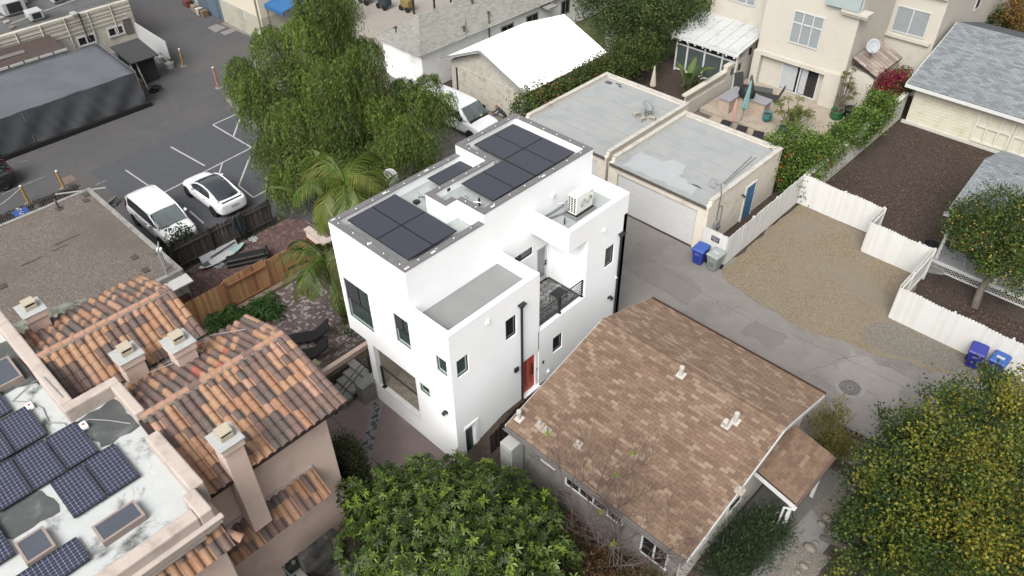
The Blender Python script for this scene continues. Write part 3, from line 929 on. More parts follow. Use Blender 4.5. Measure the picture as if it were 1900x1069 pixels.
# roof details: pipe vents, drains, skylight curb
for (x, y, z, h) in [(-19.95, 15.85, 7.62, .35), (-17.85, 16.45, 8.12, .42)]:
    b = MB(); b.tube([(x, y, z), (x, y, z + h)], .045, 10); o = b.build('vent_pipe', M_black, house)
    MB().lathe([(.16, 0), (.1, .05), (.06, .08)], (x, y, z), 14).build('flashing', M_roofmem, o)
b = MB(); b.tube([(-17.98, 16.3, 8.12), (-17.98, 16.3, 8.4), (-17.78, 16.35, 8.44), (-17.7, 16.4, 8.42)], .018, 6); b.build('conduit', M_trimw, house)
b = MB(); b.tube([(-20.35, 15.55, 7.66), (-20.35, 15.55, 7.9), (-20.15, 15.7, 7.9)], .02, 6); b.box(-20.5, -20.3, 15.35, 15.55, 7.63, 7.74); b.build('conduit', M_black, house)
sk = cb('roof_hatch', pm('hatch_grey', S(200,206,202), .6), house, -20.72, -20.08, 15.82, 16.34, 7.62, 7.86, bevel=.02)
for (x, y, z) in [(HX0 + WT + .01, 19.1, 8.25), (-19.40, 16.3, 8.3), (HX0 + WT + .01, 15.0, 7.8)]:
    cb('scupper', M_black, house, x, x + .02, y - .07, y + .07, z - .06, z + .06)
for (x, y, z) in [(-20.8, 12.55, 7.62), (-20.2, 12.5, 7.62), (-19.5, 12.5, 7.62), (-18.9, 12.5, 7.62), (-18.1, 12.52, 7.62), (-20.1, 19.0, 8.12), (-18.7, 16.5, 8.12)]:
    MB().lathe([(.13, 0), (.11, .05), (.04, .07), (.03, .16)], (x, y, z), 14).build('roof_mount', M_roofmem, house)

# solar panels on the white house (things standing on it)
M_cell = pm('black_cell', (0.026, 0.028, 0.038), 0.38, 0.25, 60, spec=0.35)
M_pframe = pm('black_frame', (0.012, 0.012, 0.013), 0.4)
def black_panel(x0, x1, y0, y1, z, label):
    t = thing('solar_panel', label, 'solar panel', ((x0 + x1) / 2, (y0 + y1) / 2, z - .12), group='black solar panels on the white house')
    f = MB(); q = .018
    f.box(x0, x1, y0, y0 + q, z - .035, z); f.box(x0, x1, y1 - q, y1, z - .035, z); f.box(x0, x0 + q, y0 + q, y1 - q, z - .035, z); f.box(x1 - q, x1, y0 + q, y1 - q, z - .035, z)
    f.build('frame', M_pframe, t)
    MB().box(x0 + q, x1 - q, y0 + q, y1 - q, z - .03, z - .004).build('cells', M_cell, t)
    b = MB()
    for xx in (x0 + .3, x1 - .3): b.box(xx - .02, xx + .02, y0 + .05, y1 - .05, z - .11, z - .036)
    b.build('mounting_rail', pm('alu', (.5, .5, .5), .4, metal=.8), t)
g_ = .012
for i in range(2):
    for j in range(2):
        x0 = -20.94 + i * 1.76; y0 = 12.56 + j * 1.17
        lab = [['left of the front pair on the four-panel block', 'right of the front pair on the four-panel block'], ['left of the rear pair on the four-panel block', 'right of the rear pair on the four-panel block']][j][i]
        black_panel(x0, x0 + 1.74, y0, y0 + 1.15, 8.09, 'black solar panel, ' + lab)
names = ['leftmost far panel', 'right far panel by the loft box', 'left middle panel', 'right middle panel']
for i in range(2):
    for j in range(2):
        x0 = -20.91 + i * 1.755; y0 = 19.13 + j * 1.18
        black_panel(x0, x0 + 1.735, y0, y0 + 1.165, 8.47, 'black solar panel on the high roof, ' + names[(1 - j) * 2 + i])
black_panel(-19.16, -17.42, 17.935, 19.1, 8.47, 'black solar panel on the high roof, second from its front edge')
black_panel(-19.16, -17.42, 16.76, 17.92, 8.47, 'black solar panel on the high roof, nearest its front edge')
black_panel(-20.92, -20.2, 16.52, 18.33, 8.05, 'single black solar panel sunk in the narrow roof recess')

# heat pump on the loft box
ac = thing('heat_pump', 'white outdoor heat pump unit with round fans on the loft box', 'heat pump', (-16.15, 20.45, 6.66))
M_acw = pm('ac_white', (0.62, 0.62, 0.58), .45, .03)
b = MB(); b.box(-16.42, -15.98, 19.95, 21.0, 6.80, 7.66); body = b.build('casing', M_acw, ac, bevel=.02)
b = MB()
for (yy) in (20.38, 20.72):
    for r_ in (.05, .10, .15, .2):
        pts = [(-15.965, yy + r_ * math.cos(a), 7.22 + (.0 if yy < 20.5 else 0) + r_ * math.sin(a)) for a in np.linspace(0, 2 * math.pi, 21)]
        b.tube(pts, .008, 4, cap=False)
b.build('fan_grille', pm('grille_grey', (.42, .42, .40), .5), ac)
for (yy) in (20.38, 20.72):
    b = MB(); pts = [(-15.972, yy + .2 * math.cos(a), 7.22 + .2 * math.sin(a)) for a in np.linspace(0, 2 * math.pi, 24, endpoint=False)]
    b.add(pts, [tuple(range(24))]); b.build('fan', pm('fan_grey', (.36, .36, .345), .6), ac)
for j in range(3):
    for k in range(9):
        cb('louvre', M_black, ac, -16.38 + j * .14, -16.29 + j * .14, 19.935, 19.949, 6.88 + k * .082, 6.93 + k * .082)
cb('badge', pm('badge_blue', (.12, .35, .55), .4), ac, -15.979, -15.972, 20.86, 20.96, 7.5, 7.56)
cb('energy_label', pm('label_yellow', (.75, .72, .3), .5), ac, -15.979, -15.972, 20.84, 20.95, 7.2, 7.38)
b = MB(); b.box(-16.45, -15.92, 19.95, 20.06, 6.73, 6.80); b.box(-16.45, -15.92, 20.9, 21.0, 6.73, 6.80); b.box(-16.02, -15.92, 20.06, 20.9, 6.74, 6.79); b.build('foot', M_black, ac)
cb('plinth', pm('plinth_grey', S(150,150,150), .8), ac, -16.52, -15.84, 19.8, 21.1, 6.661, 6.73, bevel=.015)
b = MB(); b.tube([(-16.42, 19.95, 6.95), (-16.5, 19.8, 6.8), (-16.62, 19.55, 6.72), (-16.78, 19.1, 6.71), (-16.95, 18.85, 6.72)], .045, 8)
b.tube([(-16.42, 20.4, 7.0), (-16.75, 20.3, 7.0), (-16.85, 20.1, 6.8), (-16.9, 19.6, 6.72), (-16.93, 19.1, 6.72)], .03, 8); b.build('hose', pm('grey_hose', (.13, .13, .135), .6), ac)
b = MB(); b.box(-17.05, -16.97, 19.68, 19.84, 7.28, 7.46); b.tube([(-17.0, 19.75, 7.28), (-16.97, 19.78, 7.05), (-16.9, 19.95, 6.95), (-16.7, 20.15, 6.98)], .014, 6); b.build('disconnect_box', pm('box_grey', (.5, .5, .5), .5), ac)
b = MB(); b.tube([(-16.05, 19.35, 6.66), (-16.05, 19.33, 6.85), (-16.0, 19.27, 6.95)], .03, 6); b.tube([(-16.05, 19.35, 6.8), (-16.1, 19.42, 6.95)], .03, 6); b.tube([(-15.55, 21.0, 6.66), (-15.55, 21.0, 6.9)], .03, 6); b.build('pipe_stub', M_black, ac)

# black side table on the balcony
t = thing('side_table', 'small black metal table on the balcony behind the railing', 'table', (-15.75, 18.75, 3.16))
b = MB(); b.box(-15.98, -15.5, 18.45, 19.05, 3.60, 3.625); b.build('tabletop', M_black, t)
for x in (-15.96, -15.52):
    for y in (18.47, 19.03): cb('leg', M_black, t, x - .015, x + .015, y - .015, y + .015, 3.16, 3.6)
# ================================================================== brown shingle bungalow
M_cream = pm('cream_siding', S(205, 200, 188, 1.3), .8, .05, 2)
M_wtrim = pm('white_wood', S(225, 225, 222, 1.2), .6, .05, 3)
M_sw = [pm('shingle_tan', S(168, 141, 117), .95, .13, 14, bump=.4, bscale=90), pm('shingle_brown', S(155, 126, 102), .95, .13, 14, bump=.4, bscale=90),
        pm('shingle_mid', S(148, 119, 95), .95, .13, 14, bump=.4, bscale=90), pm('shingle_dark', S(137, 109, 88), .95, .13, 14, bump=.4, bscale=90), pm('shingle_pale', S(174, 148, 124), .95, .13, 14, bump=.4, bscale=90)]
M_under = pm('roof_felt', S(92, 72, 58), .95)
BXL, BXR, BYF, BYR, BYB = -12.98, -5.12, 12.7, 18.2, 21.5
BZF, BZR, BZB = 2.7, 4.25, 3.2
bung = thing('bungalow', 'single-storey house with a mottled brown shingle gable roof', 'house', (-9, 17, 0))
b = MB()
b.add([(BXL, BYF, BZF), (BXR, BYF, BZF), (BXR, BYR, BZR), (BXL, BYR, BZR), (BXR, BYB, BZB), (BXL, BYB, BZB)], [(0, 1, 2, 3), (3, 2, 4, 5)])
b.add([(BXL, BYF, BZF - .15), (BXR, BYF, BZF - .15), (BXR, BYR, BZR - .15), (BXL, BYR, BZR - .15), (BXR, BYB, BZB - .15), (BXL, BYB, BZB - .15)], [(3, 2, 1, 0), (5, 4, 2, 3)])
b.build('roof_sheathing', M_under, bung)
shingle_roof(bung, (BXL, BYF, BZF), (BXR, BYF, BZF), (BXR, BYR, BZR), (BXL, BYR, BZR), .33, .142, M_sw, 240, .5, weights=[2, 4, 5, 3, 1])
shingle_roof(bung, (BXR, BYB, BZB), (BXL, BYB, BZB), (BXL, BYR, BZR), (BXR, BYR, BZR), .33, .142, M_sw, 60, .5, weights=[2, 4, 5, 3, 1])
cap = MB()
for k in range(34):
    x0 = BXL + k * .2315
    cap.add([(x0, BYR - .14, BZR - .02), (x0, BYR, BZR + .035), (x0, BYR + .14, BZR - .028), (x0 + .235, BYR - .14, BZR - .028), (x0 + .235, BYR, BZR + .022), (x0 + .235, BYR + .14, BZR - .036)], [(0, 3, 4, 1), (1, 4, 5, 2)], k % 3)
tag(cap.build('ridge_shingles', M_sw[1:4], bung), kind='stuff')
# fascia and rake boards
for (x0, x1) in ((BXR - .02, BXR + .03), (BXL - .03, BXL + .02)):
    b = MB()
    for (ya, za, yb, zb) in ((BYF, BZF, BYR, BZR), (BYR, BZR, BYB, BZB)):
        b.add([(x0, ya, za - .02), (x1, ya, za - .02), (x1, yb, zb - .02), (x0, yb, zb - .02), (x0, ya, za - .2), (x1, ya, za - .2), (x1, yb, zb - .2), (x0, yb, zb - .2)], [(0, 1, 2, 3), (7, 6, 5, 4), (0, 4, 5, 1), (1, 5, 6, 2), (2, 6, 7, 3), (3, 7, 4, 0)])
    b.build('rake_board', M_wtrim, bung)
M_gut = pm('gutter_brown', S(92, 68, 58), .6, .2, 5)
def gutter(parent, x0, x1, y, z, dy, mat, nm='gutter'):
    b = MB()
    pts = [(0, 0), (0, -.1), (.11, -.1), (.13, .01)]
    vv = [(x, y + dy * p, z + q) for x in (x0, x1) for p, q in pts]
    b.add(vv, [(0, 1, 5, 4), (1, 2, 6, 5), (2, 3, 7, 6)])
    o = b.build(nm, mat, parent); sm = o.modifiers.new('s', 'SOLIDIFY'); sm.thickness = .012
    return o
gutter(bung, BXL, BXR, BYF - .02, BZF - .02, -1, pm('gutter_grey', S(150, 145, 140), .6)); gutter(bung, BXL, BXR, BYB + .02, BZB - .02, 1, M_gut)
# walls
w = MB()
wx0, wx1, wy0, wy1 = -12.55, -5.5, 13.15, 21.1
w.box(wx0, wx1, wy0, wy0 + .12, -1.0, 2.6); w.box(wx0, wx1, wy1 - .12, wy1, -.1, 3.1)
for x in (wx0, wx1 - .12):
    zr = BZR - .2
    f = lambda y: (BZF + (y - BYF) * (BZR - BZF) / (BYR - BYF)) if y < BYR else (BZR + (y - BYR) * (BZB - BZR) / (BYB - BYR))
    poly = [(wy0 + .12, -1.0), (wy1 - .12, -1.0), (wy1 - .12, f(wy1) - .17), (BYR, BZR - .17), (wy0 + .12, f(wy0) - .17)]
    w.add([(x, p[0], p[1]) for p in poly] + [(x + .12, p[0], p[1]) for p in poly], [(4, 3, 2, 1, 0), (5, 6, 7, 8, 9)] + [(i, (i + 1) % 5, 5 + (i + 1) % 5, 5 + i) for i in range(5)])
wall = w.build('wall', pm('weathered_stucco', S(120, 116, 110, 1.5), .9, .15, 1.5, stain=S(90, 86, 80, 1.3), stain_scale=1.2), bung)
# clapboards on the right gable side
cl = MB().box(0, .03, 0, 1, 0, .13).mesh('clapboard', M_cream)
for k in range(24):
    z = -.3 + k * .15
    y0, y1 = wy0, wy1
    if z + .14 > f(wy0) - .2: y0 = BYF + (z + .14 + .2 - BZF) / ((BZR - BZF) / (BYR - BYF))
    if z + .14 > f(wy1) - .2: y1 = BYR + (z + .14 + .2 - BZR) / ((BZB - BZR) / (BYB - BYR))
    if y1 - y0 > .3: piece('clapboard', cl, wall, (wx1, y0, z), (0, -.06, 0), (1, y1 - y0, 1))
# windows on the front (camera) side and right side
def bwin_front(x0, x1, z0, z1, n_=2):
    b = MB(); t = .07; y0 = wy0 - .05
    b.box(x0, x1, y0, wy0 + .0, z0, z0 + t); b.box(x0, x1, y0, wy0, z1 - t, z1)
    for k in range(n_ + 1):
        xx = x0 + (x1 - x0 - t) * k / n_; b.box(xx, xx + t, y0, wy0, z0 + t, z1 - t)
    o = b.build('window', M_wtrim, bung)
    for k in range(n_):
        xa = x0 + (x1 - x0 - t) * k / n_ + t; xb = x0 + (x1 - x0 - t) * (k + 1) / n_
        cb('pane', M_dglass, o, xa, xb, wy0 - .03, wy0 - .01, z0 + t, z1 - t)
bwin_front(-10.4, -7.8, 1.2, 2.2, 4); bwin_front(-7.0, -5.9, .6, 2.0, 2); bwin_front(-11.6, -10.9, 1.5, 2.2, 1)
for (y0, y1, z0, z1) in [(13.9, 14.9, 1.0, 2.2), (16.0, 17.0, 1.0, 2.3)]:
    b = MB(); t = .08; b.box(wx1, wx1 + .06, y0, y1, z0, z0 + t); b.box(wx1, wx1 + .06, y0, y1, z1 - t, z1); b.box(wx1, wx1 + .06, y0, y0 + t, z0 + t, z1 - t); b.box(wx1, wx1 + .06, y1 - t, y1, z0 + t, z1 - t); b.box(wx1, wx1 + .055, y0 + t, y1 - t, (z0 + z1) / 2 - .03, (z0 + z1) / 2 + .03)
    o = b.build('window', M_wtrim, bung); cb('pane', M_dglass, o, wx1 + .01, wx1 + .03, y0 + t, y1 - t, z0 + t, z1 - t)
# porch canopy
PX0, PX1, PY0, PY1, PZ0, PZ1 = -5.36, -3.72, 17.15, 19.85, 2.78, 2.38
b = MB(); b.slab((PX0, PY0, PZ0), (PX1, PY0, PZ1), (PX1, PY1, PZ1), (PX0, PY1, PZ0), .12)
porch = b.build('porch_roof', M_under, bung)
shingle_roof(porch, (PX1, PY0, PZ1), (PX1, PY1, PZ1), (PX0, PY1, PZ0), (PX0, PY0, PZ0), .33, .142, M_sw, 0, .5, weights=[1, 3, 5, 4, 0])
b = MB()
for y in (PY0, PY1 - .05): b.add([(PX0, y - .02, PZ0 - .1), (PX1, y - .02, PZ1 - .1), (PX1, y + .06, PZ1 - .1), (PX0, y + .06, PZ0 - .1), (PX0, y - .02, PZ0 - .3), (PX1, y - .02, PZ1 - .3), (PX1, y + .06, PZ1 - .3), (PX0, y + .06, PZ0 - .3)], [(0, 1, 2, 3), (7, 6, 5, 4), (0, 4, 5, 1), (1, 5, 6, 2), (2, 6, 7, 3), (3, 7, 4, 0)])
b.box(PX1 - .1, PX1, PY0 + .06, PY1 - .06, PZ1 - .3, PZ1 - .12); b.build('porch_beam', M_wtrim, bung)
for y in (PY0 + .1, PY1 - .2): cb('porch_post', M_wtrim, bung, PX1 - .2, PX1 - .08, y - .05, y + .07, 0, PZ1 - .3)
b = MB(); b.box(PX1 + .0, PX1 + .1, PY0, PY1, PZ1 - .12, PZ1 - .01); b.build('porch_gutter', pm('gutter_white_brown', S(120, 95, 85), .6), bung)
b = MB(); b.tube([(PX1 + .05, PY0 + .05, PZ1 - .1), (PX1 + .02, PY0 - .02, PZ1 - .3), (PX1 - .3, PY0 - .05, PZ1 - .45), (PX1 - .35, PY0 - .03, .1)], .04, 8); b.build('porch_downspout', M_wtrim, bung)
# roof vents
nf = Vector((0, -(BZR - BZF), BYR - BYF)).normalized()
M_vent = pm('vent_paint', S(222, 216, 206), .6, .08, 6)
def roofvent(u, v, kind):
    p = onplane(u, v, (0, BYF, BZF), nf)
    b = MB(); b.slab((p.x - .15, p.y - .13, p.z + .03 - .037), (p.x + .15, p.y - .13, p.z + .03 - .037), (p.x + .15, p.y + .16, p.z + .045 + .03), (p.x - .15, p.y + .16, p.z + .045 + .03), .02)
    o = b.build('vent', M_vent if kind < 2 else pm('flashing_tan', S(186, 172, 156), .8, .1, 5), bung)
    b = MB()
    if kind == 0:
        b.tube([p, p + Vector((0, 0, .38))], .065, 10); b.tube([p + Vector((0, 0, .34)), p + Vector((0, 0, .46))], [.10, .09], 10)
    elif kind == 1:
        b.tube([p, p + Vector((0, 0, .26)), p + Vector((0, -.06, .34)), p + Vector((0, -.22, .30))], .09, 10)
    else:
        b.tube([p, p + Vector((0, 0, .22))], .045, 8)
    b.build('vent_pipe', M_vent, o)
roofvent(1263, 697, 0); roofvent(1364, 783, 0); roofvent(1347, 790, 1); roofvent(1001, 790, 2); roofvent(963, 778, 0); roofvent(1072, 826, 2); roofvent(1372, 912, 2); roofvent(1013, 800, 2)
# grey electrical cabinet under the eave corner
ec = thing('utility_cabinet', 'tall pale grey metal cabinet under the corner of the brown eave', 'cabinet', (-12.72, 12.75, -.9))
cb('body', pm('cabinet_grey', S(176, 178, 172, 1.3), .6, .06, 2), ec, -13.05, -12.45, 12.45, 13.1, -.9, 1.9, bevel=.02)
b = MB(); b.box(-12.99, -12.51, 12.432, 12.449, .0, 1.75); b.box(-12.99, -12.51, 12.432, 12.449, -.8, -.1); b.build('door', pm('cabinet_door', S(168, 170, 165, 1.3), .6), ec, bevel=.006)
b = MB(); b.tube([(-12.56, 12.42, .9), (-12.56, 12.42, 1.05)], .02, 6); b.build('handle', M_iron, ec)
# dark wooden fence between the two houses
fe = thing('side_fence', 'dark brown board fence squeezed between white and brown houses', 'fence', (-14.3, 14, -.9))
M_dkwood = [pm('dark_board_%d' % k, c, .9, .25, 6) for k, c in enumerate([S(62, 48, 44), S(52, 42, 40), S(74, 58, 52)])]
bm_ = [MB().box(-.065, .065, -.012, .012, 0, 1).mesh('board', m_) for m_ in M_dkwood]
rs = random.Random(4)
for k in range(40):
    y = 13.1 + k * .14; g0 = -1 + min(1, max(0, (y - 11) / 3.6))
    piece('board', bm_[rs.randrange(3)], fe, (-14.2 + .02 * (k % 2), y, g0 + .02), (0, 0, math.pi / 2), (1, 1, 1.15 + rs.uniform(-.03, .03)))
cb('rail', M_dkwood[1], fe, -14.26, -14.222, 13.05, 18.7, .35, .44)
# ================================================================== terracotta tiled house
M_pink = pm('pink_stucco', S(205, 180, 165, 1.6), .9, .05, 1.2, bump=.15, bscale=60, stain=S(194, 168, 154, 1.5), stain_scale=.9)
M_pinkcap = pm('cream_parapet', S(222, 205, 192), .85, .06, 2, stain=S(190, 172, 160), stain_scale=1.5)
M_tile = [pm('clay_tan', S(199, 152, 114), .85, .14, 9), pm('clay_orange', S(189, 138, 102), .85, .14, 9), pm('clay_brown', S(130, 105, 95), .85, .14, 9), pm('clay_grey', S(122, 107, 99), .85, .14, 9),
          pm('clay_mauve', S(143, 114, 103), .85, .14, 9), pm('clay_red', S(190, 108, 82), .85, .12, 9), pm('clay_pink', S(202, 154, 126), .85, .12, 9)]
TW = [4, 3, 5, 5, 5, .35, 2.0]
M_tunder = pm('tile_underlay', S(70, 52, 45), .95, .2, 5)
M_mortar = pm('mortar', S(165, 160, 145), .95, .15, 8)
sp = thing('spanish_house', 'pink stucco house with barrel tile roofs and a white flat roof', 'house', (-20, 2, 0))
R2X, R2Z, R2E, R2EZ, RY0, RY1 = -18.58, 7.0, -15.35, 6.05, 2.9, 7.87
VX, VZ = -21.4, 6.02
R1X, R1E, R1EZ, R1Y1 = -23.48, -26.5, 5.88, 6.36
b = MB()
def under(a, b_, c, d): b.slab(a, b_, c, d, .12)
under((R2E, 2.85, R2EZ), (R2E, RY1, R2EZ), (R2X, RY1, R2Z), (R2X, 2.85, R2Z))
under((VX, RY1, VZ), (VX, 3.0, VZ), (R2X, 3.0, R2Z), (R2X, RY1, R2Z))
under((VX, 1.4, VZ), (VX, R1Y1, VZ), (R1X, R1Y1, R2Z), (R1X, 1.4, R2Z))
under((R1E, R1Y1, R1EZ), (R1E, 1.4, R1EZ), (R1X, 1.4, R2Z), (R1X, R1Y1, R2Z))
b.build('roof_underlay', M_tunder, sp)
off = .03
def in_flat(p): return (p.y < 3.02 and p.x < -17.75 and p.x > -20.5) or (p.y < 1.75 and p.x > -30) or (p.y < 2.85 and p.x > -17.8)
def in_valley(p): return (p.y < 1.7) or (p.y < 2.9 and p.x > -20.6)
tile_roof(sp, (R2E, RY0 - .14, R2EZ + off), (R2E, RY1, R2EZ + off), (R2X, RY1, R2Z + off), (R2X, RY0 - .14, R2Z + off), M_tile, TW, 168, skip=in_flat)
tile_roof(sp, (VX + .25, RY1, VZ + .08 + off), (VX + .25, 3.0, VZ + .08 + off), (R2X, 3.0, R2Z + off), (R2X, RY1, R2Z + off), M_tile, [4, 3, 4, 4, 3, .8, 2], 0, skip=in_valley)
tile_roof(sp, (VX - .1, 1.6, VZ + off), (VX - .1, R1Y1, VZ + off), (R1X, R1Y1, R2Z + off), (R1X, 1.6, R2Z + off), M_tile, [5, 4, 3, 3, 5, .6, 2], 80, skip=in_valley)
tile_roof(sp, (R1E, R1Y1, R1EZ + off), (R1E, 1.75, R1EZ + off), (R1X, 1.75, R2Z + off), (R1X, R1Y1, R2Z + off), M_tile, [4, 3, 4, 4, 4, .4, 3], 0)
# ridge caps on mortar
capm = []
for m_ in (M_tile[6], M_tile[4], M_tile[0]):
    c_ = MB(); n_ = 7
    vv = []
    for (y, r_, dz) in ((0, .13, 0), (.42, .11, -.012)):
        for k in range(n_):
            a = math.pi * k / (n_ - 1); vv.append((r_ * math.cos(a), y, r_ * .8 * math.sin(a) + dz))
    for k in range(n_):
        a = math.pi * k / (n_ - 1); vv.append((.105 * math.cos(a), 0, .105 * .8 * math.sin(a)))
    c_.add(vv, [(k, k + 1, n_ + k + 1, n_ + k) for k in range(n_ - 1)] + [(2 * n_ + k, 2 * n_ + k + 1, k + 1, k) for k in range(n_ - 1)])
    capm.append(c_.mesh('ridge_tile', m_))
rs = random.Random(8)
for (x, y0, y1) in ((R2X, 2.95, RY1 + .05), (R1X, 1.6, R1Y1 + .05)):
    n_ = int((y1 - y0) / .38)
    for k in range(n_):
        piece('ridge_tile', capm[rs.choices([0, 1, 2], [5, 3, 1])[0]], sp, (x, y1 - k * .38, R2Z + .075), (0, 0, math.pi), (1, 1, 1))
    mo = MB(); mo.box(x - .16, x + .16, y0, y1, R2Z - .06, R2Z + .085); mo.build('ridge_mortar', M_mortar, sp)
# rake (gable edge) tiles
for (x0, z0, x1, z1, y) in ((R2E, R2EZ, R2X, R2Z, RY1), (VX + .2, VZ + .07, R2X, R2Z, RY1), (R1E, R1EZ, R1X, R2Z, R1Y1), (VX - .1, VZ, R1X, R2Z, R1Y1)):
    L = math.hypot(x1 - x0, z1 - z0); n_ = int(L / .37)
    ang = math.atan2(z1 - z0, abs(x1 - x0))
    for k in range(n_):
        t = k / n_
        sgn = 1 if x1 > x0 else -1
        piece('rake_tile', capm[rs.choices([0, 1, 2], [3, 4, 2])[0]], sp, (x0 + (x1 - x0) * t, y + .02, z0 + (z1 - z0) * t + .06), (ang, 0, -math.pi / 2 if sgn > 0 else math.pi / 2))
# valley lining with wires
MB().add([(VX - .12, 3.3, VZ + .04), (VX + .3, 3.3, VZ + .13), (VX + .3, RY1 - 1.4, VZ + .13), (VX - .12, RY1 - 1.4, VZ + .04)], [(0, 1, 2, 3)]).build('valley_gutter', pm('valley_grey', S(104, 108, 112), .7, .15, 3), sp)
b = MB(); b.tube([(VX + .1, 3.0, VZ + .2), (-21.0, 3.35, 6.25), (-21.0, 4.2, 6.3), (-20.6, 4.9, 6.5), (-20.3, 5.8, 6.6), (-20.9, 6.4, 6.5), (-20.0, 7.3, 6.75)], .015, 5)
b.tube([(VX + .15, 3.0, VZ + .2), (-20.95, 3.5, 6.27), (-21.05, 4.4, 6.28), (-20.9, 6.2, 6.4)], .012, 5); b.build('cable', pm('cable_white', S(190, 185, 180), .6), sp)
# walls
w = MB()
w.box(-21.3, -16.0, 2.0, RY1 - .45, -1.0, 5.9); w.box(-26.1, -21.3, 1.0, R1Y1 - .45, -1.0, 5.75)
for (xa, za, xr, xb, zb, y) in ((-16.0, 6.0, R2X, -21.2, 6.0, RY1 - .45), (-21.4, 5.95, R1X, -26.1, 5.95, R1Y1 - .45)):
    w.add([(xa, y - .3, za - .4), (xr, y - .3, R2Z - .14), (xb, y - .3, zb - .4), (xa, y, za - .4), (xr, y, R2Z - .14), (xb, y, zb - .4)], [(0, 1, 2), (5, 4, 3), (0, 3, 4, 1), (1, 4, 5, 2)])
w.box(-27.0, -14.5, -9.0, 1.5, -1.0, 6.62); w.box(-20.4, -14.5, 1.5, 2.72, -1.0, 6.62)
w.build('wall', M_pink, sp)
# flat roof with parapets
M_whiteroof = pm('white_roof_coating', S(222, 226, 224), .8, .05, 2, stain=S(96, 99, 97), stain_scale=.42, stain_amt=(.53, .62))
MB().add([(-27, -9, 6.64), (-14.55, -9, 6.64), (-14.55, 2.72, 6.64), (-17.7, 2.72, 6.64), (-17.7, 2.9, 6.64), (-20.4, 2.9, 6.64), (-20.4, 1.5, 6.64), (-27, 1.5, 6.64)], [tuple(range(8))]).build('flat_roof', M_whiteroof, sp)
MB().box(-20.42, -17.7, 2.72, 3.0, 6.0, 6.63).build('flat_roof_edge', M_pink, sp)
M_patch = pm('dark_membrane', S(97, 101, 100), .85, .18, 1.5, stain=S(135, 138, 136), stain_scale=1.5, stain_amt=(.52, .7))
for i, poly in enumerate([[(-20.35, 1.55), (-18.75, 1.7), (-18.72, 2.85), (-20.35, 2.85)], [(-25.6, .4), (-23.2, .3), (-22.9, 1.45), (-25.6, 1.5)], [(-19.3, -.9), (-18.6, -.1), (-17.5, 0.0), (-17.6, -1.3), (-19.0, -2.2)]]):
    MB().add([(p[0], p[1], 6.645) for p in wob(poly, .25, .06, i + 20)], [tuple(range(len(wob(poly, .25, .06, i + 20))))]).build('roof_patch', M_patch, sp)
pp = MB()
for (x0, x1, y0, y1, zt) in ((-27, -20.75, 1.45, 1.85, 7.15), (-20.75, -20.4, 1.45, 3.18, 7.15), (-20.4, -18.75, 2.86, 3.18, 7.15), (-17.7, -15.05, 2.66, 3.08, 7.18), (-15.05, -14.1, 2.4, 2.8, 7.2)):
    pp.box(x0, x1, y0, y1, 6.3, zt)
pp.box(-14.52, -14.1, -9, 2.4, 6.2, 7.2)
par = pp.build('parapet', M_pinkcap, sp, bevel=.05, seg=2)
b = MB(); b.box(-14.1, -13.98, -9, 2.9, 6.55, 6.75); b.box(-14.1, -13.92, -9, 2.95, 6.76, 6.86); b.build('cornice', M_pinkcap, sp, bevel=.03)
# skirt roofs (short tiled aprons)
SX = -14.5
b = MB(); b.slab((SX + .72, -9, 5.66), (SX + .72, 2.9, 5.66), (SX, 2.9, 6.2), (SX, -9, 6.2), .1)
b.slab((-15.1, 3.0, 2.9), (-15.1, 6.5, 2.9), (-16.0, 6.5, 3.5), (-16.0, 3.0, 3.5), .1)
b.build('skirt_underlay', M_tunder, sp)
tile_roof(sp, (SX + .75, -3.0, 5.68), (SX + .75, 2.85, 5.68), (SX, 2.85, 6.22), (SX, -3.0, 6.22), M_tile, [5, 4, 3, 1, 4, .2, 2], 26, ex=.42)
tile_roof(sp, (-15.06, 2.9, 2.93), (-15.06, 6.5, 2.93), (-16.0, 6.5, 3.53), (-16.0, 2.9, 3.53), M_tile, [4, 5, 5, 2, 4, .2, 1], 26, ex=.36)
MB().box(-15.9, -14.5, 2.75, 3.0, 5.4, 6.3).build('corner_pier', M_pink, sp)
MB().box(-16.0, -15.93, 3.0, 6.5, 3.5, 3.68).build('skirt_ledge', M_pinkcap, sp)
# corner hip tiles
for k in range(4):
    piece('hip_tile', capm[k % 3], sp, (-13.85 - k * .24, 3.1 - k * .16, 5.62 + k * .16), (.5, 0, math.pi / 2 + .6), (1.1, 1.05, 1.1))
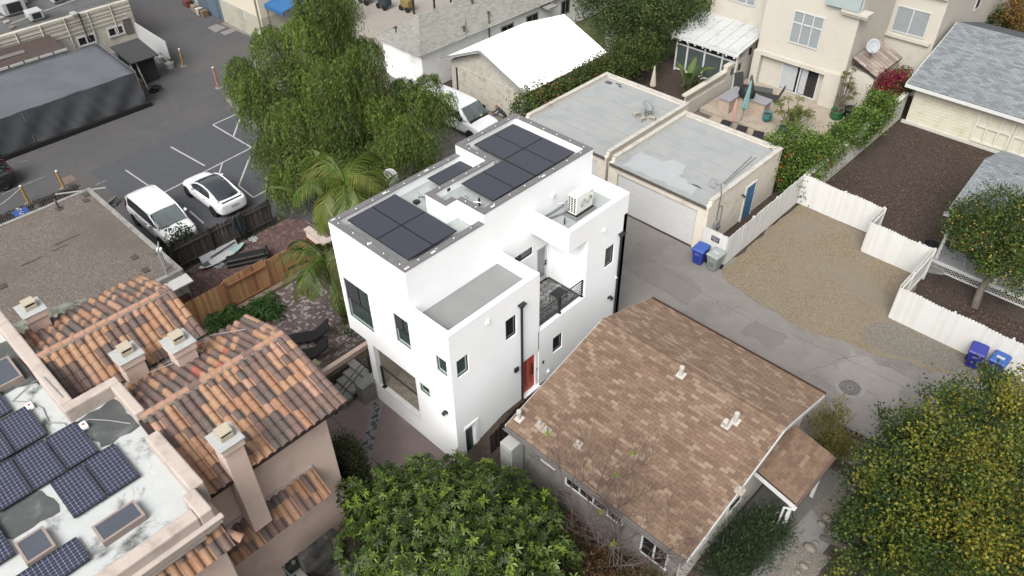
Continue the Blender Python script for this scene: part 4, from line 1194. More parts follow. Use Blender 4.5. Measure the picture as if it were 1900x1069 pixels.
# chimneys
M_capz = pm('chimney_cap', S(208, 210, 208), .7, .08, 3, stain=S(186, 188, 186), stain_scale=3)
M_flue = pm('flue_cream', S(214, 200, 172), .6, .08, 4)
def chimney(x0, x1, y0, y1, zt, zb):
    b = MB(); i = .09
    b.box(x0 + i, x1 - i, y0 + i, y1 - i, zb, zt - .32); o = b.build('chimney', M_pink, sp, bevel=.02)
    b = MB(); b.box(x0 + .03, x1 - .03, y0 + .03, y1 - .03, zt - .32, zt - .05); b.build('chimney_collar', M_pink, o, bevel=.03)
    cb('cap', M_capz, o, x0, x1, y0, y1, zt - .05, zt, bevel=.01)
    cx, cy = (x0 + x1) / 2 - .03, (y0 + y1) / 2 + .02; s_ = .2
    b = MB(); b.box(cx - s_, cx + s_, cy - s_, cy + s_, zt, zt + .14); b.build('flue', M_flue, o, bevel=.01)
    b = MB(); b.box(cx - s_ * .8, cx + s_ * .8, cy - s_ * .8, cy + s_ * .8, zt + .14, zt + .24); b.build('flue_gap', M_black, o)
    b = MB(); b.box(cx - s_, cx + s_, cy - s_, cy + s_, zt + .24, zt + .27)
    for (sx, sy) in ((-1, -1), (1, -1), (1, 1), (-1, 1)): b.box(cx + sx * (s_ - .03) - .02, cx + sx * (s_ - .03) + .02, cy + sy * (s_ - .03) - .02, cy + sy * (s_ - .03) + .02, zt + .14, zt + .24)
    b.build('flue_lid', M_flue, o)
chimney(-21.8, -20.95, 3.44, 4.3, 7.2, 5.8); chimney(-21.0, -20.1, 4.82, 5.7, 7.3, 5.8); chimney(-16.05, -15.2, 3.78, 4.58, 7.6, 3.4); chimney(-26.7, -25.77, 2.2, 3.03, 7.0, 5.4)
# skylights
def skylight(x0, x1, y0, y1, nm=1):
    b = MB(); t = .07
    b.box(x0, x1, y0, y0 + t, 6.64, 6.86); b.box(x0, x1, y1 - t, y1, 6.64, 6.86); b.box(x0, x0 + t, y0 + t, y1 - t, 6.64, 6.86); b.box(x1 - t, x1, y0 + t, y1 - t, 6.64, 6.86)
    o = b.build('skylight', pm('skylight_frame', S(178, 160, 150), .6, .1, 4), sp)
    cb('pane', pm('skylight_glass', S(92, 98, 110), .15, .08, 2, spec=.5), o, x0 + t, x1 - t, y0 + t, y1 - t, 6.8, 6.845)
skylight(-16.2, -15.5, .32, 1.5); skylight(-17.2, -16.33, -1.3, -.55); skylight(-24.55, -23.25, .3, 1.2); skylight(-19.6, -18.7, -2.6, -1.9)
b = MB(); b.tube([(-22.6, .55, 6.66), (-22.2, .9, 6.66), (-21.6, 1.1, 6.67), (-20.9, 1.0, 6.66), (-20.5, 1.3, 6.68), (-20.2, 1.35, 6.68), (-20.1, 1.9, 6.67), (-19.6, 2.3, 6.68), (-19.0, 2.7, 6.67)], .018, 6)
b.tube([(-22.6, .55, 6.66), (-22.9, 1.3, 6.7), (-22.3, 1.6, 7.17), (-21, 1.66, 7.17)], .015, 5); b.build('conduit', pm('conduit_grey', S(170, 172, 172), .5), sp)
for (x, y) in ((-21.9, .85), (-19.9, 1.68)):
    cb('junction_box', M_trimw, sp, x - .14, x + .14, y - .1, y + .1, 6.66, 6.8, bevel=.03); cb('warning_label', pm('label_red', S(205, 80, 80), .5), sp, x - .05, x + .05, y - .04, y + .04, 6.801, 6.806)
# blue cell solar panels
M_blue = pm('blue_cell', S(54, 60, 92, .85), .3, .15, 3, spec=.4)
M_back = pm('white_backsheet', S(215, 218, 222), .5, .03)
def blue_panel(x0, x1, y0, y1, z, label, nx=12, ny=8):
    t = thing('solar_panel', label, 'solar panel', ((x0 + x1) / 2, (y0 + y1) / 2, z - .1), group='blue gridded solar panels on the flat roof')
    f = MB(); q = .02
    f.box(x0, x1, y0, y0 + q, z - .04, z + .002); f.box(x0, x1, y1 - q, y1, z - .04, z + .002); f.box(x0, x0 + q, y0 + q, y1 - q, z - .04, z + .002); f.box(x1 - q, x1, y0 + q, y1 - q, z - .04, z + .002)
    f.build('frame', M_pframe, t)
    MB().box(x0 + q, x1 - q, y0 + q, y1 - q, z - .03, z - .008).build('backsheet', M_back, t)
    c_ = MB(); dx = (x1 - x0 - 2 * q) / nx; dy = (y1 - y0 - 2 * q) / ny
    for i in range(nx):
        for j in range(ny):
            xa, xb = x0 + q + i * dx + .0032, x0 + q + (i + 1) * dx - .0032; ya, yb = y0 + q + j * dy + .0032, y0 + q + (j + 1) * dy - .0032; h = .013
            c_.add([(xa + h, ya, z - .005), (xb - h, ya, z - .005), (xb, ya + h, z - .005), (xb, yb - h, z - .005), (xb - h, yb, z - .005), (xa + h, yb, z - .005), (xa, yb - h, z - .005), (xa, ya + h, z - .005)], [tuple(range(8))])
    c_.build('cells', M_blue, t)
    b = MB()
    for xx in (x0 + .25, x1 - .25): b.box(xx - .02, xx + .02, y0 + .03, y1 - .03, z - .1, z - .041)
    b.build('mounting_rail', MATS['alu'], t)
zc = 6.76
blue_panel(-20.24, -18.61, .66, 1.58, zc, 'blue gridded solar panel beside the red-labelled box on the flat roof')
blue_panel(-18.57, -16.9, 1.07, 2.0, zc, 'blue gridded solar panel nearest the tile roof parapet')
blue_panel(-18.55, -16.9, .12, 1.045, zc, 'blue gridded solar panel behind the long skylight')
blue_panel(-20.26, -18.59, -.28, .63, zc, 'blue gridded solar panel in the middle of the flat roof array')
blue_panel(-21.98, -20.36, -.12, .8, zc, 'blue gridded solar panel left of the conduit on the flat roof')
blue_panel(-20.26, -18.59, -1.22, -.31, zc, 'blue gridded solar panel at the left edge above the square skylight')
blue_panel(-21.98, -20.36, -1.06, -.14, zc, 'blue gridded solar panel cut by the left edge of the photo')
blue_panel(-23.7, -22.1, -.5, .42, zc, 'blue gridded solar panel left of the array by the big skylight')
blue_panel(-16.3, -15.38, -1.65, -.08, zc, 'blue gridded solar panel turned sideways at the bottom by the parapet', 8, 12)
blue_panel(-18.6, -16.95, -2.3, -1.38, zc, 'blue gridded solar panel at the bottom left corner beside square skylight')
# ================================================================== rear garages
M_gw = pm('garage_stucco', S(226, 216, 198, 1.4), .9, .04, 1.2, stain=S(204, 188, 164, 1.3), stain_scale=1.2, stain_amt=(.52, .72))
M_gwt = pm('garage_parapet', S(222, 216, 204), .9, .06, 1.5, stain=S(190, 180, 166), stain_scale=1.6)
M_groof = pm('grey_roll_roof', S(184, 187, 185), .85, .05, 1.5, stain=S(168, 174, 174), stain_scale=.7, stain_amt=(.48, .7))
M_gpatch = pm('roof_coat_patch', S(198, 203, 204), .8, .04, 2)
M_seam = pm('roof_seam', S(160, 166, 166), .9)
M_dirt = pm('roof_dirt', S(95, 95, 92), .9, .3, 6)
def garage(name, label, x0, x1, y0, y1, zt, door):
    t = thing(name, label, 'garage', ((x0 + x1) / 2, (y0 + y1) / 2, 0))
    w = MB(); k = .22
    w.box(x0, door[0], y0, y0 + k, 0, zt - .28); w.box(door[1], x1, y0, y0 + k, 0, zt - .28); w.box(door[0], door[1], y0, y0 + k, 2.3, zt - .28)
    w.box(x0, x0 + k, y0 + k, y1 - k, 0, zt - .1); w.box(x1 - k, x1, y0 + k, y1 - k, 0, zt - .1); w.box(x0, x1, y1 - k, y1, 0, zt - .1)
    w.build('wall', M_gw, t, bevel=.015)
    p = MB(); p.box(x0 - .03, x0 + .24, y0 + .3, y1 + .02, zt - .1, zt); p.box(x1 - .24, x1 + .03, y0 + .3, y1 + .02, zt - .1, zt); p.box(x0 + .24, x1 - .24, y1 - .24, y1 + .02, zt - .1, zt)
    p.build('parapet', M_gwt, t, bevel=.03)
    r = MB(); r.slab((x0 + .22, y0 - .05, zt - .26), (x1 - .22, y0 - .05, zt - .26), (x1 - .22, y1 - .22, zt - .2), (x0 + .22, y1 - .22, zt - .2), .1)
    ro = r.build('roof', M_groof, t)
    n_ = 6
    for i in range(1, n_):
        yy = y0 + (y1 - y0) * i / n_; zz = zt - .26 + .06 * (yy - y0) / (y1 - y0) + .008
        MB().box(x0 + .24, x1 - .24, yy - .012, yy + .012, zz - .01, zz).build('seam', M_seam, ro)
    MB().box(x0 + .1, x1 - .1, y0 - .09, y0 - .051, zt - .4, zt - .24).build('drip_edge', pm('drip_dark', S(110, 104, 96), .7, .3, 4), t)
    d = MB().box(door[0] + .03, door[1] - .03, y0 + .1, y0 + .16, 0.02, 2.27).build('garage_door', pm('door_white', S(232, 232, 230, 1.1), .6, .03, 1), t)
    for i in range(4):
        cb('panel', MATS['door_white'], d, door[0] + .05, door[1] - .05, y0 + .085, y0 + .1, .05 + i * .555, .58 + i * .555, bevel=.006)
    return t, ro
gA, rA = garage('flat_garage', 'flat-roofed stucco garage with grey roll roof holding a dish on blocks', -28.0, -21.78, 29.6, 37.4, 3.05, (-27.3, -22.4))
gB, rB = garage('flat_garage', 'flat-roofed stucco garage with blue side door and pale roof patch', -21.42, -15.12, 29.35, 36.5, 3.05, (-20.8, -15.75))
pt = wob([(-20.6, 29.6), (-16.3, 29.7), (-16.6, 30.4), (-17.8, 30.6), (-18.1, 31.8), (-18.9, 31.9), (-19.3, 31.2), (-20.8, 31.3)], .35, .1, 31)
MB().add([(p[0], p[1], 2.803 + .06 * (p[1] - 29.35) / 7.1) for p in pt], [tuple(range(len(pt)))]).build('roof_patch', M_gpatch, rB)
for (x, y, w_, h_) in [(-16.6, 30.5, .3, .07), (-27.2, 36.6, .25, .16), (-26.6, 36.85, .2, .08), (-26.3, 36.6, .12, .07)]:
    z = (2.802 if x > -21.5 else 2.802) + .06 * max(0, (y - 29.4)) / 7.2 + .004
    q = wob([(x - w_, y - h_), (x + w_, y - h_), (x + w_, y + h_), (x - w_, y + h_)], .12, .05, int(-x * 10 + y))
    MB().add([(p[0], p[1], z) for p in q], [tuple(range(len(q)))]).build('stain_patch', M_dirt, rA if x < -21.5 else rB)
# side door, utilities on garage B
dd = cb('side_door', pm('blue_door', S(66, 118, 158, 1.4), .5, .06), gB, -15.12, -15.07, 33.1, 34.0, .02, 2.1)
b = MB(); b.box(-15.12, -15.05, 33.0, 33.095, 0, 2.2); b.box(-15.12, -15.05, 34.005, 34.1, 0, 2.2); b.box(-15.12, -15.05, 33.095, 34.005, 2.105, 2.2); b.build('door_casing', M_wtrim, gB)
b = MB(); b.tube([(-15.05, 33.15, 1.0), (-15.0, 33.15, 1.0)], .03, 8); b.build('door_knob', M_iron, gB)
b = MB(); b.tube([(-15.05, 32.6, 1.95), (-14.95, 32.6, 1.95), (-14.9, 32.6, 1.85)], .06, 8); b.build('wall_light', M_black, gB)
b = MB(); b.tube([(-15.08, 30.3, .6), (-15.08, 30.3, 3.1), (-15.2, 30.3, 3.7)], .03, 8); b.tube([(-15.08, 30.7, 1.2), (-15.08, 30.7, 2.2), (-15.08, 30.3, 2.4)], .02, 8)
pts = [(-15.9 + .25 * math.cos(a), 30.9 + .1 * math.sin(a), 3.1 + .3 * math.sin(a) * .6) for a in np.linspace(0, 5.5, 20)]
b.tube(pts, .015, 5); b.tube([(-15.2, 30.3, 3.6), (-15.6, 30.6, 3.3), (-15.9, 30.9, 3.25)], .018, 6); b.tube([(-15.75, 31.6, 2.85), (-16.0, 34.8, 2.9)], .018, 6); b.tube([(-15.65, 31.6, 2.85), (-15.8, 34.9, 2.9)], .015, 6)
b.build('service_conduit', pm('conduit_zinc', S(150, 150, 148), .5, metal=.3), gB)
cb('meter_box', pm('meter_grey', S(160, 160, 156), .6), gB, -15.12, -14.95, 30.1, 30.5, .9, 1.5, bevel=.02); b = MB(); b.tube([(-14.95, 30.3, 1.2), (-14.85, 30.3, 1.2)], .1, 14); b.build('meter', pm('meter_glass', S(120, 125, 125), .2), gB)
# dish on cinder blocks
dsh = thing('satellite_dish', 'clear grey satellite dish weighed down by pale cinder blocks', 'satellite dish', (-22.9, 34.6, 2.84))
def dish(t, c, r, face, mast, mat):
    c = Vector(c); face = Vector(face).normalized()
    q = face.to_track_quat('Z', 'Y').to_matrix()
    b = MB(); vv = []; n_ = 20
    for k in range(5):
        rr = r * k / 4
        for a in range(n_):
            p = Vector((rr * math.cos(2 * math.pi * a / n_), rr * 1.1 * math.sin(2 * math.pi * a / n_), .25 * rr * rr / r))
            vv.append(c + q @ p)
    b.add(vv, [(k * n_ + a, k * n_ + (a + 1) % n_, (k + 1) * n_ + (a + 1) % n_, (k + 1) * n_ + a) for k in range(4) for a in range(n_)])
    o = b.build('reflector', mat, t, smooth=True); sm = o.modifiers.new('s', 'SOLIDIFY'); sm.thickness = .015
    b = MB(); b.tube([mast, c - face * .05], .03, 8); b.build('mast', M_iron, t)
    arm = c + q @ Vector((0, -r * 1.0, .05)); lnb = c + q @ Vector((0, -r * .7, r * 1.2))
    b = MB(); b.tube([arm, lnb], .014, 6); b.build('arm', M_iron, t)
    b = MB(); b.tube([lnb, lnb - face * .14], [.05, .03], 10); b.build('receiver', pm('lnb', S(190, 190, 190), .5), t)
M_dish = pm('dish_grey', S(178, 184, 186), .5, .05)
dish(dsh, (-22.95, 34.7, 3.45), .36, (.6, .15, .75), (-22.9, 34.6, 2.85), M_dish)
b = MB()
for a in (0, 2.1, 4.2): b.tube([(-22.9, 34.6, 3.2), (-22.9 + .45 * math.cos(a), 34.6 + .45 * math.sin(a), 2.86)], .015, 6)
b.build('tripod', M_iron, dsh)
M_cinder = pm('cinder_block', S(196, 188, 174), .95, .12, 6)
blk = MB(); blk.box(-.2, .2, -.1, .1, 0, .05); blk.box(-.2, .2, -.1, .1, .15, .2); blk.box(-.2, -.15, -.1, .1, .05, .15); blk.box(.15, .2, -.1, .1, .05, .15); blk.box(-.03, .03, -.1, .1, .05, .15)
blm = blk.mesh('cinder_block', M_cinder)
for k, (x, y, a, l) in enumerate([(-23.35, 34.35, 1.3, 'leftmost cinder block holding down the roof dish'), (-22.75, 34.1, 1.4, 'lowest cinder block in front of the roof dish'), (-22.4, 34.55, .3, 'rightmost cinder block holding down the roof dish'), (-22.85, 34.95, .9, 'rear cinder block half hidden behind the dish mast')]):
    o = bpy.data.objects.new('cinder_block', blm); COL.objects.link(o); o.location = (x, y, 2.845); o.rotation_euler = (0, 0, a); tag(o, l, 'block', 'cinder blocks under the dish')

# ================================================================== white gabled garage
wg = thing('gabled_garage', 'old wooden garage with bright white gabled metal roof', 'garage', (-34.2, 36, 0))
M_whiteroof2 = pm('white_metal_roof', (0.8, 0.8, 0.8), .5, .02, 1)
M_oldwhite = pm('peeling_white', S(205, 200, 186, 1.15), .9, .1, 3, stain=S(186, 178, 160), stain_scale=2.5, stain_amt=(.5, .75))
xl, xr, xm, ya, yb, ze, zr = -38.0, -30.3, -34.25, 32.2, 40.4, 2.65, 4.25
b = MB(); b.slab((xl, yb, ze), (xl, ya, ze), (xm, ya, zr), (xm, yb, zr), .08); b.slab((xr, ya, ze), (xr, yb, ze), (xm, yb, zr), (xm, ya, zr), .08); b.build('roof', M_whiteroof2, wg)
w = MB(); wa, wb, y0 = -37.6, -30.7, 32.7
w.add([(wa, y0, 0), (wb, y0, 0), (wb, y0, 2.5), (xm, y0, 4.1), (wa, y0, 2.5), (wa, y0 + .15, 0), (wb, y0 + .15, 0), (wb, y0 + .15, 2.5), (xm, y0 + .15, 4.1), (wa, y0 + .15, 2.5)], [(0, 1, 2, 3, 4), (9, 8, 7, 6, 5), (0, 5, 6, 1), (1, 6, 7, 2), (4, 9, 5, 0)])
w.box(wa, wa + .15, y0 + .15, 40.1, 0, 2.55); w.box(wb - .15, wb, y0 + .15, 40.1, 0, 2.55); w.box(wa, wb, 40.0, 40.1, 0, 2.5)
w.build('wall', M_oldwhite, wg)
d = cb('garage_door', pm('peeling_door', S(212, 206, 190, 1.15), .9, .08, 3, stain=S(170, 158, 135), stain_scale=2), wg, -37.0, -31.4, y0 - .05, y0 - .005, .05, 2.2)
for i in range(11): cb('plank', MATS['peeling_door'], d, -36.95, -31.45, y0 - .075, y0 - .051, .07 + i * .194, .245 + i * .194)
b = MB(); b.box(-37.15, -37.0, y0 - .08, y0, 0, 2.3); b.box(-31.4, -31.25, y0 - .08, y0, 0, 2.3); b.box(-37.0, -31.4, y0 - .08, y0, 2.2, 2.32); b.build('door_frame', M_oldwhite, wg)
b = MB(); b.box(-37.02, -36.9, y0 - .12, y0 - .08, .4, 2.2); b.build('door_hardware', M_black, wg)
for s_ in (-1, 1):
    xe = xl if s_ < 0 else xr
    b = MB(); b.slab((xe, ya - .02, ze - .06), (xe, ya + .05, ze - .06), (xm, ya + .05, zr - .06), (xm, ya - .02, zr - .06), .14) if s_ < 0 else b.slab((xm, ya - .02, zr - .06), (xm, ya + .05, zr - .06), (xe, ya + .05, ze - .06), (xe, ya - .02, ze - .06), .14)
    b.build('barge_board', pm('grey_barge', S(170, 170, 165), .8), wg)

# ================================================================== long grey hip-roof building
lb = thing('long_building', 'long low white building under a pale grey-green hip shingle roof', 'building', (-41, 38, 0))
M_sg = [pm('gshingle_a', S(165, 165, 154), .95, .1, 10), pm('gshingle_b', S(170, 170, 159), .95, .1, 10), pm('gshingle_c', S(158, 158, 148), .95, .1, 10), pm('gshingle_d', S(175, 174, 164), .95, .1, 10)]
e0, e1, ex, r0, rx, rz, ez, yE = -43.9, -39.0, 31.2, 33.4, -41.4, 4.4, 2.8, 58.0
b = MB(); b.add([(e0, ex, ez), (e1, ex, ez), (e1, yE, ez), (e0, yE, ez), (rx, r0, rz), (rx, yE, rz)], [(0, 1, 4), (1, 2, 5, 4), (3, 0, 4, 5), (0, 3, 2, 1)]); b.build('roof_sheathing', pm('felt_grey', S(120, 120, 112), .95), lb)
shingle_roof(lb, (e1, ex + .0, ez), (e1, 50, ez), (rx, 50, rz), (rx, r0, rz), .33, .15, M_sg, 0)
shingle_roof(lb, (e0, 50, ez), (e0, ex, ez), (rx, r0, rz), (rx, 50, rz), .33, .15, M_sg, 0)
shingle_roof(lb, (e0, ex, ez), (e1, ex, ez), (rx + .01, r0, rz), (rx - .01, r0, rz), .33, .15, M_sg, 0)
w = MB(); w.box(-43.5, -39.35, 31.6, 57, 0, 2.75); w.build('wall', pm('white_plaster', S(228, 228, 224, 1.8), .9, .04, 1, stain=S(210, 208, 202, 1.6), stain_scale=1.5), lb)
for (y0_, y1_) in ((39.3, 40.6), (42.0, 43.3), (46, 47)):
    b = MB(); b.box(-39.35, -39.29, y0_, y1_, 1.2, 1.27); b.box(-39.35, -39.29, y0_, y1_, 2.2, 2.27); b.box(-39.35, -39.29, y0_, y0_ + .07, 1.27, 2.2); b.box(-39.35, -39.29, y1_ - .07, y1_, 1.27, 2.2); b.box(-39.35, -39.295, (y0_ + y1_) / 2 - .03, (y0_ + y1_) / 2 + .03, 1.27, 2.2)
    o = b.build('window', pm('win_grey', S(150, 150, 148), .6), lb); cb('pane', M_dglass, o, -39.345, -39.32, y0_ + .07, y1_ - .07, 1.27, 2.2)
b = MB(); b.box(-39.4, -38.4, 43.5, 44.5, 2.55, 2.65); b.build('door_hood', M_sg[0], lb)
for (u, v) in ((735, 60), (861, 59), (876, 8), (907, 32), (1, 1)):
    if u > 5:
        p = onplane(u, v, (e1, ex, ez), (rz - ez, 0, e1 - rx))
        b = MB(); b.tube([p, p + Vector((0, 0, .3))], .05, 8); b.tube([p + Vector((0, 0, .28)), p + Vector((0, 0, .4))], [.13, .1], 8); b.build('roof_vent', pm('vent_dark', S(85, 82, 80), .7), lb)
b = MB(); b.tube([(-39.2, 35.7, 2.6), (-39.2, 35.7, 3.9)], .03, 6); b.tube([(-39.35, 35.7, 3.6), (-39.05, 35.7, 3.6)], .02, 6); b.build('service_mast', pm('mast_grey', S(110, 110, 108), .5), lb); b = MB(); b.tube([(-39.25, 38, 0), (-39.25, 38, 3.6)], .06, 8); b.build('flue_pipe', pm('mast_grey', S(110, 110, 108), .5), lb)

# ================================================================== cream two-storey house
ch = thing('cream_house', 'cream two-storey stucco house with sliding doors and sunroom', 'house', (-20, 52, 0))
M_ch = pm('cream_stucco', S(230, 222, 206, 1.0), .9, .03, .8, bump=.1, bscale=50, stain=S(218, 205, 182), stain_scale=.7, stain_amt=(.52, .78))
M_curtain = pm('curtain', S(196, 200, 200, 1.1), .7, .06, 5)
M_winw = pm('window_white', S(235, 235, 232, 1.0), .5, .02)
w = MB()
yF = 48.0
w.box(-23.35, -21.3, yF, yF + .3, 0, 8.6); w.box(-18.6, -17.1, yF, yF + .3, 0, 8.6); w.box(-21.3, -18.6, yF, yF + .3, 2.55, 3.6)
w.box(-21.3, -18.6, yF, yF + .3, 5.72, 8.6)
w.box(-21.3, -21.28, yF, yF + .3, 3.6, 5.72); w.box(-19.2, -18.6, yF, yF + .3, 3.6, 5.72)
w.box(-23.35, -23.05, yF + .3, 62, 0, 8.6); w.box(-17.4, -17.1, yF + .3, 54, 0, 8.6)
w.box(-28.3, -23.35, 49.6, 49.9, 0, 8.6); w.box(-28.3, -28.0, 49.9, 62, 0, 8.6)
w.box(-17.1, -14.0, 53.5, 53.8, 0, 8.4); w.box(-14.3, -14.0, 53.8, 78, 0, 8.4)
w.box(-23.05, -17.4, yF + .3, 62, 8.0, 8.2)
w.box(-28.0, -23.35, 49.9, 62, 8.0, 8.2); w.box(-17.1, -14.3, 53.8, 78, 8.0, 8.2)
w.box(-17.1, -15.4, 48.6, 52.5, 0, 2.8)
w.build('wall', M_ch, ch)
b = MB(); b.box(-18.2, -16.6, yF - .25, yF + .5, 6.3, 6.45); b.box(-18.25, -16.55, yF - .35, yF + .5, 6.46, 6.62); b.build('moulding', M_ch, ch)
# ground floor recess columns & doors
b = MB(); b.box(-23.35, -22.8, yF - .4, yF, 0, 2.55); b.box(-18.2, -17.1, yF - .4, yF, 0, 2.6); b.box(-22.8, -18.2, yF - .4, yF - .05, 2.35, 2.6); b.build('portico', M_ch, ch)
def slider(x0, x1, z0, z1, y):
    b = MB(); t = .08; b.box(x0, x1, y - .06, y, z0, z0 + t); b.box(x0, x1, y - .06, y, z1 - t, z1); b.box(x0, x0 + t, y - .06, y, z0 + t, z1 - t); b.box(x1 - t, x1, y - .06, y, z0 + t, z1 - t); xm_ = (x0 + x1) / 2; b.box(xm_ - .05, xm_ + .05, y - .06, y, z0 + t, z1 - t)
    o = b.build('sliding_door', M_winw, ch)
    cb('pane', M_dglass, o, x0 + t, xm_ - .05, y - .035, y - .02, z0 + t, z1 - t); cb('pane', M_dglass, o, xm_ + .05, x1 - t, y - .035, y - .02, z0 + t, z1 - t)
    cu = MB(); n_ = 40
    for (a, b2) in ((x0 + t, x0 + (xm_ - x0) * .85), (xm_ + .1, xm_ + .55)):
        vv = [(a + (b2 - a) * k / n_, y - .045 + .008 * math.sin(k * 1.4), zz) for zz in (z0 + .12, z1 - t) for k in range(n_ + 1)]
        cu = MB(); cu.add(vv, [(k, k + 1, n_ + 2 + k, n_ + 1 + k) for k in range(n_)]); cu.build('curtain', M_curtain, o, smooth=True)
slider(-21.3, -18.6, .3, 2.5, yF)
def cwin(x0, x1, z0, z1, y, cols, transom=None):
    b = MB(); t = .07
    b.box(x0, x1, y - .06, y + .02, z0, z0 + t); b.box(x0, x1, y - .06, y + .02, z1 - t, z1)
    xs = [x0 + (x1 - x0) * k / cols for k in range(cols + 1)]
    b.box(x0, x0 + t, y - .06, y + .02, z0 + t, z1 - t); b.box(x1 - t, x1, y - .06, y + .02, z0 + t, z1 - t)
    for x in xs[1:-1]: b.box(x - t / 2, x + t / 2, y - .06, y + .02, z0 + t, z1 - t)
    if transom:
        for k in range(cols):
            b.box(xs[k] + t, xs[k + 1] - t / 2, y - .058, y + .018, transom - .04, transom + .04)
    o = b.build('window', M_winw, ch)
    for k in range(cols): cb('pane', pm('curtained_glass', S(172, 180, 182, 1.0), .15, .07, 3, spec=.5), o, xs[k] + t / 2, xs[k + 1] - t / 2, y - .02, y - .005, z0 + t, z1 - t)
cwin(-21.28, -19.2, 3.6, 5.72, yF, 3, 4.95); cwin(-26.95, -24.9, 4.5, 5.9, 49.6, 3); cwin(-16.9, -14.7, 3.9, 5.6, 53.5, 2); cwin(-16.9, -14.7, 8.0, 8.3, 53.5, 2)
for q in ((-14.2, 53.3, 3.55, 3.75), (-14.0, 53.25, 6.6, 6.9)): cb('sill_band', M_ch, ch, -17.1, q[0], q[1], 53.5, q[2], q[3])
for (y0_, y1_) in ((60, 61), (66, 67)):
    b = MB(); b.box(-14.0, -13.94, y0_, y1_, 4, 4.08); b.box(-14.0, -13.94, y0_, y1_, 5.2, 5.28); b.box(-14, -13.94, y0_, y0_ + .08, 4.08, 5.2); b.box(-14, -13.94, y1_ - .08, y1_, 4.08, 5.2); o = b.build('window', M_winw, ch); cb('pane', M_dglass, o, -13.995, -13.97, y0_ + .08, y1_ - .08, 4.08, 5.2)
for k in range(3):
    b = MB(); b.box(-14.02, -13.95, 55 + k * 2.2, 56.4 + k * 2.2, .5, 2.0); o = b.build('garage_window', pm('shaded_frame', S(90, 88, 84), .6), ch)
# upper glass balcony at the photo's top
b = MB(); b.box(-19.3, -17.2, yF - .3, yF - .26, 6.65, 7.5); b.box(-17.2, -17.16, yF - .3, yF + 2, 6.65, 7.5); b.build('glass_balustrade', pm('pale_glass', S(190, 208, 205), .1, .03, spec=.6), ch)
# sunroom on the left
b = MB(); b.slab((-29.0, 45.8, 2.75), (-23.5, 45.9, 2.75), (-23.6, 49.6, 3.25), (-29.0, 49.6, 3.25), .1); sr = b.build('sunroom_roof', pm('sunroom_white', S(226, 228, 226), .6, .05, 1.2, stain=S(198, 198, 192), stain_scale=1.4), ch)
for k in range(7): cb('seam', MATS['sunroom_white'], sr, -28.6 + k * .8, -28.56 + k * .8, 45.9, 46.0, 2.77, 2.81) if False else MB().slab((-28.6 + k * .8, 45.9, 2.80), (-28.55 + k * .8, 45.9, 2.80), (-28.55 + k * .8, 49.5, 3.27), (-28.6 + k * .8, 49.5, 3.27), .03).build('seam', MATS['sunroom_white'], sr)
b = MB(); b.box(-29.0, -23.5, 45.75, 45.9, 2.5, 2.66)
for x in (-28.5, -27.6, -26.2, -24.8, -23.7): b.box(x - .06, x + .06, 46.1, 46.22, 0, 2.62)
b.box(-28.44, -23.76, 46.12, 46.2, 1.95, 2.05); b.box(-28.44, -23.76, 46.12, 46.2, .1, .22); b.build('sunroom_frame', M_winw, ch)
for (x0_, x1_) in ((-28.44, -27.66), (-27.54, -26.26), (-26.14, -24.86), (-24.74, -23.76)):
    cb('sunroom_pane', pm('sun_glass', S(88, 100, 98), .1, .2, 1.5, spec=.6), ch, x0_, x1_, 46.15, 46.17, .22, 1.95); cb('sunroom_pane', M_dglass, ch, x0_, x1_, 46.15, 46.17, 2.05, 2.5)
for k in range(9): cb('bracket', M_winw, ch, -28.7 + k * .62, -28.6 + k * .62, 45.6, 45.75, 2.45, 2.62)
# small tile ledge and dish on the right
b = MB(); b.slab((-15.3, 48.5, 2.75), (-15.3, 52.5, 2.75), (-17.0, 52.5, 3.5), (-17.0, 48.5, 3.5), .1); tl = b.build('tile_ledge', M_tunder, ch)
M_gt = [pm('gt_a', S(168, 150, 138), .9, .1, 6), pm('gt_b', S(184, 166, 150), .9, .1, 6), pm('gt_c', S(150, 134, 124), .9, .1, 6)]
tile_roof(tl, (-15.3, 48.5, 2.78), (-15.3, 52.4, 2.78), (-17.0, 52.4, 3.53), (-17.0, 48.5, 3.53), M_gt, [1, 1, 1], 60, pitch=.4, ex=.45)
ds2 = thing('satellite_dish', 'pale satellite dish fixed on the tile ledge of the cream house', 'satellite dish', (-16.4, 49.6, 3.3))
dish(ds2, (-16.3, 49.3, 4.3), .42, (.35, -.75, .5), (-16.4, 49.7, 3.4), M_dish)
# patio: floor, divider wall, counter
b = MB(); b.prism([(-23.6, 42.0), (-16.0, 42.0), (-16.0, 48.6), (-23.6, 48.6)], 0, .28); b.box(-22.5, -19.2, 41.4, 42.0, 0, .14)
struct('patio_pavement', b, pm('patio_tile', S(196, 182, 160), .8, .08, 1.5, stain=S(170, 152, 128), stain_scale=1))
sheet('side_yard_ground', [(-29.2, 37.5), (-24, 37.5), (-24, 46), (-29.2, 46)], .01, M_mulch)
sheet('court_yard_ground', [(-23.8, 36.7), (-15.5, 36.7), (-15.5, 42), (-23.8, 42)], .012, pm('court_dark', S(120, 105, 92), .9, .2, 2))
dw = thing('divider_wall', 'cream stucco divider wall with slotted balusters between the patios', 'wall', (-24, 44, 0))
b = MB(); b.box(-24.1, -23.8, 40.4, 49.6, 0, 1.05); b.box(-24.1, -23.8, 45.2, 49.6, 1.05, 1.9); b.box(-24.1, -23.8, 47.4, 49.6, 1.9, 2.7); b.build('wall', M_ch, dw)
b = MB(); b.box(-24.14, -23.76, 40.4, 45.2, 1.55, 1.68); b.box(-24.14, -23.76, 45.2, 47.4, 1.9, 2.0); b.box(-24.14, -23.76, 47.4, 49.5, 2.7, 2.8); b.build('cap', M_ch, dw)
